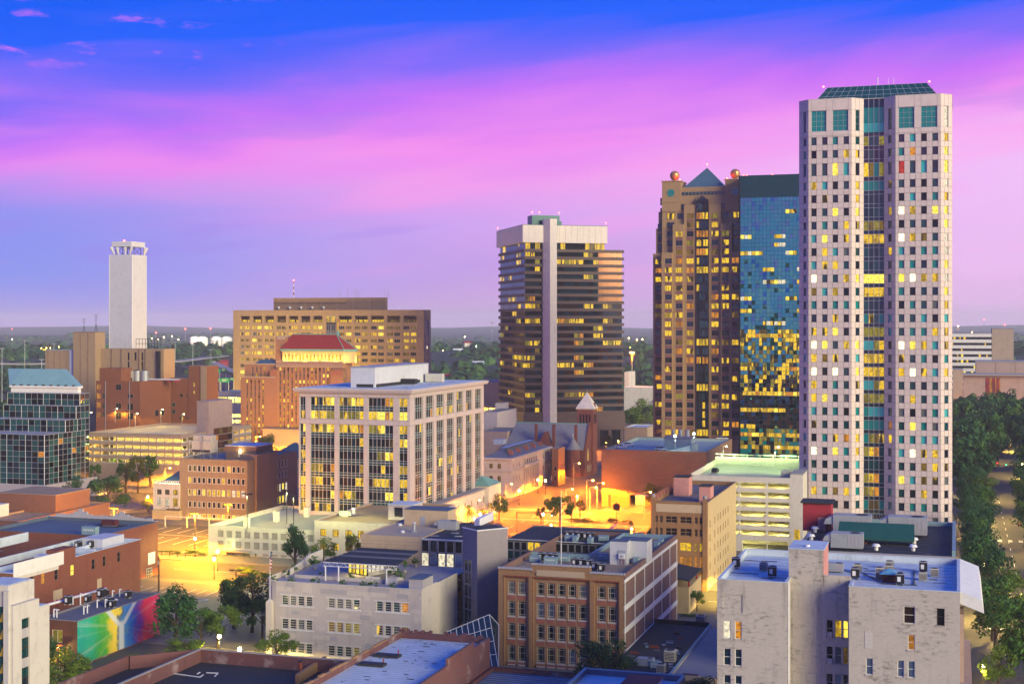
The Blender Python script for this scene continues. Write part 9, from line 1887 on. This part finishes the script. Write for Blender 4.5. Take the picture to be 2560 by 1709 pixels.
def furniture():
 for px,py,rz,m,lab in ((1552,1117,.2,'paint_white','white car at the corner of the brown garage deck'),(1572,1112,.2,'steel_white','silver car behind the white one on the garage deck'),(1652,1122,0,'metal_panel','grey car against the front parapet of the brown garage')):car(px,py,BGZ,rz,m,lab)
 car(1806,1096,BGZ,0,'paint_white','white pickup near the right end of the brown garage deck');car(1788,1176,PGZ,pi/2,'black_metal','dark car parked on the cream garage deck')
 # signals
 def signal(foot,h,cols,label,arm=0.0,rz=0.0):
  t=thing('traffic_signal',label,'traffic light',(*foot,0),rz,'traffic lights');b=MB();b.tube((0,0,0),(0,0,h+.3),.13,'black_metal',6,.09);b.build('mast',t)
  if arm: b=MB();b.tube((0,0,h),(arm,0,h+.1),.08,'black_metal',5);b.build('arm',t)
  for i,c in enumerate(cols):
   x=arm*(1 - .3*i) if arm else 0;q=MB();q.box(x - .22,-.2,h-1.1,x+.22,.2,h+.1,'black_metal');q.build('signal_head',t);q=MB();q.ball((x,-.25,h - .2 if c=='signal_red' else h - .85),.2,c,8);q.build('signal_lens',t)
 signal((27,449),5.6,['signal_red','signal_red'],'pair of red signals hanging over the avenue',arm=-9);signal((3.2,449),4.4,['signal_red'],'single red signal at the corner of the pale tower');signal((29,640),5.6,['signal_red','signal_green'],'far signals among the park trees, one red and one green',arm=-12);p=at_z(1292,1330);signal((p.x,p.y),6.2,['signal_green','signal_red'],'signal mast reaching across the avenue beside the bank wing',arm=11,rz=.3);signal((-121,446),6.0,['signal_red','signal_green'],'signal mast at the orange crossing',arm=-8);signal((28,262),5,['signal_green'],'green signal near the bottom corner of the avenue')
 sg=thing('street_sign','blank white-edged direction sign on a post beside the lower avenue','sign',(22,293,0));b=MB();b.box(-1.8,-.05,4.4,1.8,.05,5.4,'black_metal');b.build('board',sg);b=MB();b.box(-1.5,-.08,4.7,0,-.05,5.1,'steel_white');b.build('panel',sg);b=MB();b.tube((1.9,0,0),(1.9,0,5.5),.1,'black_metal',6);b.build('post',sg)
 sg=thing('street_sign','square brown board sign on a post before the brown garage','sign',(*at_z(1541,1310).xy,0));b=MB();b.box(-1.1,-.06,4.6,1.1,.06,6.8,'bronze');b.build('board',sg);b=MB();b.tube((0,.1,0),(0,.1,7.4),.09,'black_metal',6);b.build('post',sg)
 for i in range(9):
  a,b_=at_z(1510,1340),at_z(1540,1316);t=i/8;p=a.lerp(b_,t);o=thing('bollard',['first','second','third','fourth','middle','sixth','seventh','eighth','last'][i]+' white bollard in the diagonal row, counted from the warehouse roof','bollard',(p.x,p.y,.13),0,'white bollards by the small lot');m=MB();m.box(-.18,-.18,0,.18,.18,1.1,'paint_white');m.build('post',o);m=MB();m.box(-.22,-.22,1.1,.22,.22,1.2,'concrete');m.build('cap',o)
 f=thing('fence','thin black railing along the street edge of the yellow lot','fence',(-246,346.5,.13));m=MB()
 for z in (.3,1.3):m.tube((0,0,z),(40,0,z),.03,'black_metal',4)
 m.build('rail',f);pm=MB();pm.box(-.05,-.05,0,.05,.05,1.5,'black_metal');pm=pm.mesh('post')
 for k in range(17):inst('post',pm,f,(2.5*k,0,0))
 f=thing('carport_fence','row of pale posts with a beam across the middle of the yellow lot','fence',(-244,398,.13));m=MB();m.box(0,-.1,3.2,40,.1,3.4,'paint_white');m.build('beam',f);pm=MB();pm.box(-.1,-.1,0,.1,.1,3.2,'paint_white');pm=pm.mesh('post')
 for k in range(6):inst('post',pm,f,(8*k,0,0))
 p=at_z(397,1478);o=thing('utility_pole','dark wooden utility pole at the brick corner of the grey lot','utility pole',(p.x,p.y,.1));m=MB();m.tube((0,0,0),(0,0,8.6),.22,'bark',7,.16);m.build('pole',o);m=MB();m.box(-.2,-.25,6.6,.2,-.1,7.4,'galvanised');m.tube((0,0,7),(.9,0,7.8),.06,'bark',4);m.build('bracket',o)
 p=at_z(498,1500);o=thing('painted_kerb','white painted kerb round an open pit in the grey lot','kerb',(p.x,p.y,.14));m=MB();m.box(-2,-.9,0,2,-.75,.15,'paint_white');m.box(-2,.75,0,2,.9,.15,'paint_white');m.box(-2,-.75,0,-1.85,.75,.15,'paint_white');m.box(1.85,-.75,0,2,.75,.15,'paint_white');m.build('kerb',o);m=MB();m.box(-1.8,-.7,.01,1.8,.7,.03,'asphalt');m.build('pit',o)
 # motorway beyond: ramps, gantry signs, high masts
 def ribbon(name,pts,w,m,th=1.2):
  b=MB()
  for (x0,y0,z0),(x1,y1,z1) in zip(pts,pts[1:]):
   d=Vector((x1-x0,y1-y0,0)).normalized();s=Vector((-d.y,d.x,0))*w/2;a,c=Vector((x0,y0,z0)),Vector((x1,y1,z1));u=Vector((0,0,th));b.solid([a-s-u,a+s-u,c+s-u,c-s-u,a-s,a+s,c+s,c-s],[(0,1,5,4),(1,2,6,5),(2,3,7,6),(3,0,4,7),(4,5,6,7),(3,2,1,0)],m)
  return struct(name,b)
 A=lambda px,py,d: (lambda q: (q[0],q[1],EYE-(py-HZN)/FPX*d))(at_d(px,d))
 ribbon('road_ramp',[A(-40,906,1150),A(60,908,1150),A(112,907,1180)],9,'concrete');ribbon('road_ramp',[A(436,902,1300),A(515,893,1500),A(560,888,1700)],12,'concrete');ribbon('road',[A(520,1000,880),A(560,960,1000),A(552,935,1100),A(525,925,1200),(A(430,912,1350))],16,'asphalt',.3);ribbon('road',[A(534,905,1300),A(570,922,1150),A(620,940,1050)],8,'concrete',.4)
 for i,(px,py,w,h,d) in enumerate(((541,926,20,11,900),(560,924,12,9,905),(547,950,11,8,880),(563,950,20,11,880),(580,947,10,6,885))):
  k=d/FPX;x,y,z=A(px,py,d);t=thing('road_sign',['wide green motorway sign, upper of the left pair','small green motorway sign beside the upper wide one','small green motorway sign on the lower gantry','wide green motorway sign on the lower gantry','green motorway sign partly behind the tan office block'][i],'road sign',(x,y,0),YAW,'green motorway signs');b=MB();b.box(-w*k/2,-.1,z-h*k/2,w*k/2,.1,z+h*k/2,'sign_green');b.build('board',t);b=MB();b.box(-w*k*.4,-.14,z+h*k*.12,w*k*.3,-.1,z+h*k*.2,'paint_white');b.box(-w*k*.35,-.14,z-h*k*.2,w*k*.1,-.1,z-h*k*.12,'paint_white');b.build('lettering',t);b=MB();b.tube((w*k*.4,.3,0),(w*k*.4,.3,z+h*k/2),.25,'galvanised',6);b.build('post',t)
 for i,(px,y0,y1,d) in enumerate(((482,862,920,1150),(527,875,935,1000),(62,852,916,1150),(5,872,925,1000),(104,900,945,900),(1580,882,1000,1000),(135,860,880,1500),(438,855,890,1500))):
  x,y,z=A(px,y0,d);zb=A(px,y1,d)[2];t=thing('light_mast',['high mast light above the motorway behind the brick stair block','shorter high mast at the end of the brick stair block','high mast light over the left flyover','mast light at the left frame edge','thin mast behind the teal roof','tall mast with an orange halo between the two towers','thin mast rising from the left woods','thin mast beside the tan exchange'][i],'light mast',(x,y,min(zb,0)),YAW,'high masts by the motorway');b=MB();b.tube((0,0,0),(0,0,z-min(zb,0)),.28,'galvanised',5,.16);b.build('mast',t);b=MB();b.box(-1.6,-.3,z-min(zb,0),1.6,.3,z-min(zb,0)+.6,'galvanised' if i not in (5,) else 'lamp_sodium');b.build('head',t)
  if i==5: bulb(t,(0,-1,z-2),60000,SODIUM,.5)
 for i,px in enumerate((487,506,541,567)):
  d=3000;x,y,z=A(px,846,d);t=thing('storage_tank',['white domed tank at the left of the far row','white domed tank second in the far row','white domed tank third in the far row','white domed tank partly behind the tan office'][i],'storage tank',(x,y,hill(x,y)));b=MB();r=11.5;z0=z-hill(x,y);b.cyl(0,0,0,z0+1,r,'paint_white',20);b.build('drum',t);b=MB();b.cyl(0,0,z0+1,z0+4,r,'paint_white',20,r*.6);b.cyl(0,0,z0+4,z0+5.4,r*.6,'paint_white',20,.5);b.build('dome',t);bulb(t,(4,-r-8,z0+4),9000,(1,.8,.5),1)
 for i,(px,py,d,h) in enumerate(((30,822,6000,60),(390,831,3800,40),(463,822,3600,45),(526,821,3600,48),(1230,801,2000,60),(2460,799,3000,40),(2512,812,3000,30))):
  x,y,z=A(px,py,d);g=hill(x,y);t=thing('radio_mast',['faint red-tipped mast over the left hills','short red-tipped mast beside the relay tower','red-tipped mast left of the storage tanks','red-tipped mast above the storage tanks','lattice mast left of the banded tower','thin mast behind the white banded office','red-tipped mast at the right horizon'][i],'radio mast',(x,y,g),0,'radio masts on the horizon');b=MB();w=.5 if d<2500 else .8;b.tube((0,0,0),(0,0,z-g),w,'alu',4,w*.5)
  if i==4:
   for q in range(3):b.box(-2.2,-.4,z-g-4-6*q,2.2,.4,z-g-2.8-6*q,'alu')
  b.build('mast',t)
  if i!=4: b=MB();b.ball((0,0,z-g),2.0 if d>3000 else 1.2,'beacon_red');b.build('beacon',t)
 r=random.Random(99);spec=[(15,897,0),(28,895,0),(51,897,0),(88,896,0),(42,902,0),(116,869,0),(126,869,1),(147,867,0),(103,870,0),(30,848,1),(1107,876,0),(1185,885,2),(1191,865,3),(1190,930,0),(1238,932,0),(1572,845,2),(1592,848,1),(1606,848,2),(1615,937,0),(1575,868,0),(380,846,2),(395,848,2),(410,843,2),(430,840,2),(446,848,2),(562,890,0),(600,887,0),(2395,815,1),(2430,830,0),(2455,1048,0),(2475,1080,0),(2463,1060,0),(1162,842,1),(1560,1125,0)]
 for px,py,c in spec:
  d=d_of(py,0) if py>925 else 1850 if 850<py<925 else 3000;d=min(d,1990 if py>850 else 3000);x,y,z=A(px,py,d-60);g=min(z-3,hill(x,y));t=thing('distant_lamp','tiny glowing street lamp in the distant woods and suburbs','street lamp',(x,y,g),0,'distant lamps beyond the city');b=MB();b.ball((0,0,z-g),d/FPX*1.15,['lamp_sodium','lamp_warm','lamp_warm','lamp_green'][c],6);b.build('lamp_glass',t);b=MB();b.tube((0,0,0),(0,0,z-g),.3,'galvanised',4);b.build('pole',t)
  if r.random()<.4: bulb(t,(0,-2,z-g-1),26000,SODIUM,.5)
 for i,(px,py,d,m) in enumerate(((1118,940,1000,'red_tile'),(1170,857,1850,'red_tile'),(1195,908,1250,'metal_panel'),(1145,876,1700,'paint_white'),(540,905,1400,'paint_white'),(556,905,1380,'red_tile'),(1130,1010,800,'roof_grey'))):
  d=min((q for q in range(500,1950,25)),key=lambda q: abs(A(px,py,q)[2]-5.5-hill(*at_d(px,q))));x,y,z=A(px,py,d);g=z-6;t=thing('house',['dark house with white gable ends among near trees','red-roofed house high on the wooded hill','pale metal shed on the wooded slope','small white house below the hilltop','white house by the motorway slope','red-lit house by the motorway slope','grey-roofed shed behind the pale warehouse'][i],'house',(x,y,g),YAW+.3,'houses in the woods');h=z-g;b=MB();b.box(-6,-4,0,6,4,h,'white_stucco' if i!=5 else 'red_paint');b.build('wall',t);b=MB();b.solid([(-6.5,-4.5,h),(6.5,-4.5,h),(6.5,4.5,h),(-6.5,4.5,h),(-6.5,0,h+2.6),(6.5,0,h+2.6)],[(0,1,5,4),(2,3,4,5),(1,2,5),(3,0,4)],m);b.build('roof',t)
furniture()
# ------------------------------------------------------------------ haze
def haze():
 m=bpy.data.materials.new('haze');m.use_nodes=True;nt=m.node_tree;nt.nodes.clear();v=nt.nodes.new('ShaderNodeVolumePrincipled');o=nt.nodes.new('ShaderNodeOutputMaterial');nt.links.new(v.outputs[0],o.inputs['Volume']);v.inputs['Color'].default_value=(.97,.95,.99,1);v.inputs['Density'].default_value=HAZE;v.inputs['Anisotropy'].default_value=0.0
 M['haze']=m;b=MB();b.box(-9500,-900,-2,9500,13000,146,'haze');ob=b.build('haze',kind='stuff');ob['label']='thin evening haze over the whole city'
HAZE=0.95e-4
import os
if not os.environ.get('NOHAZE'):haze()
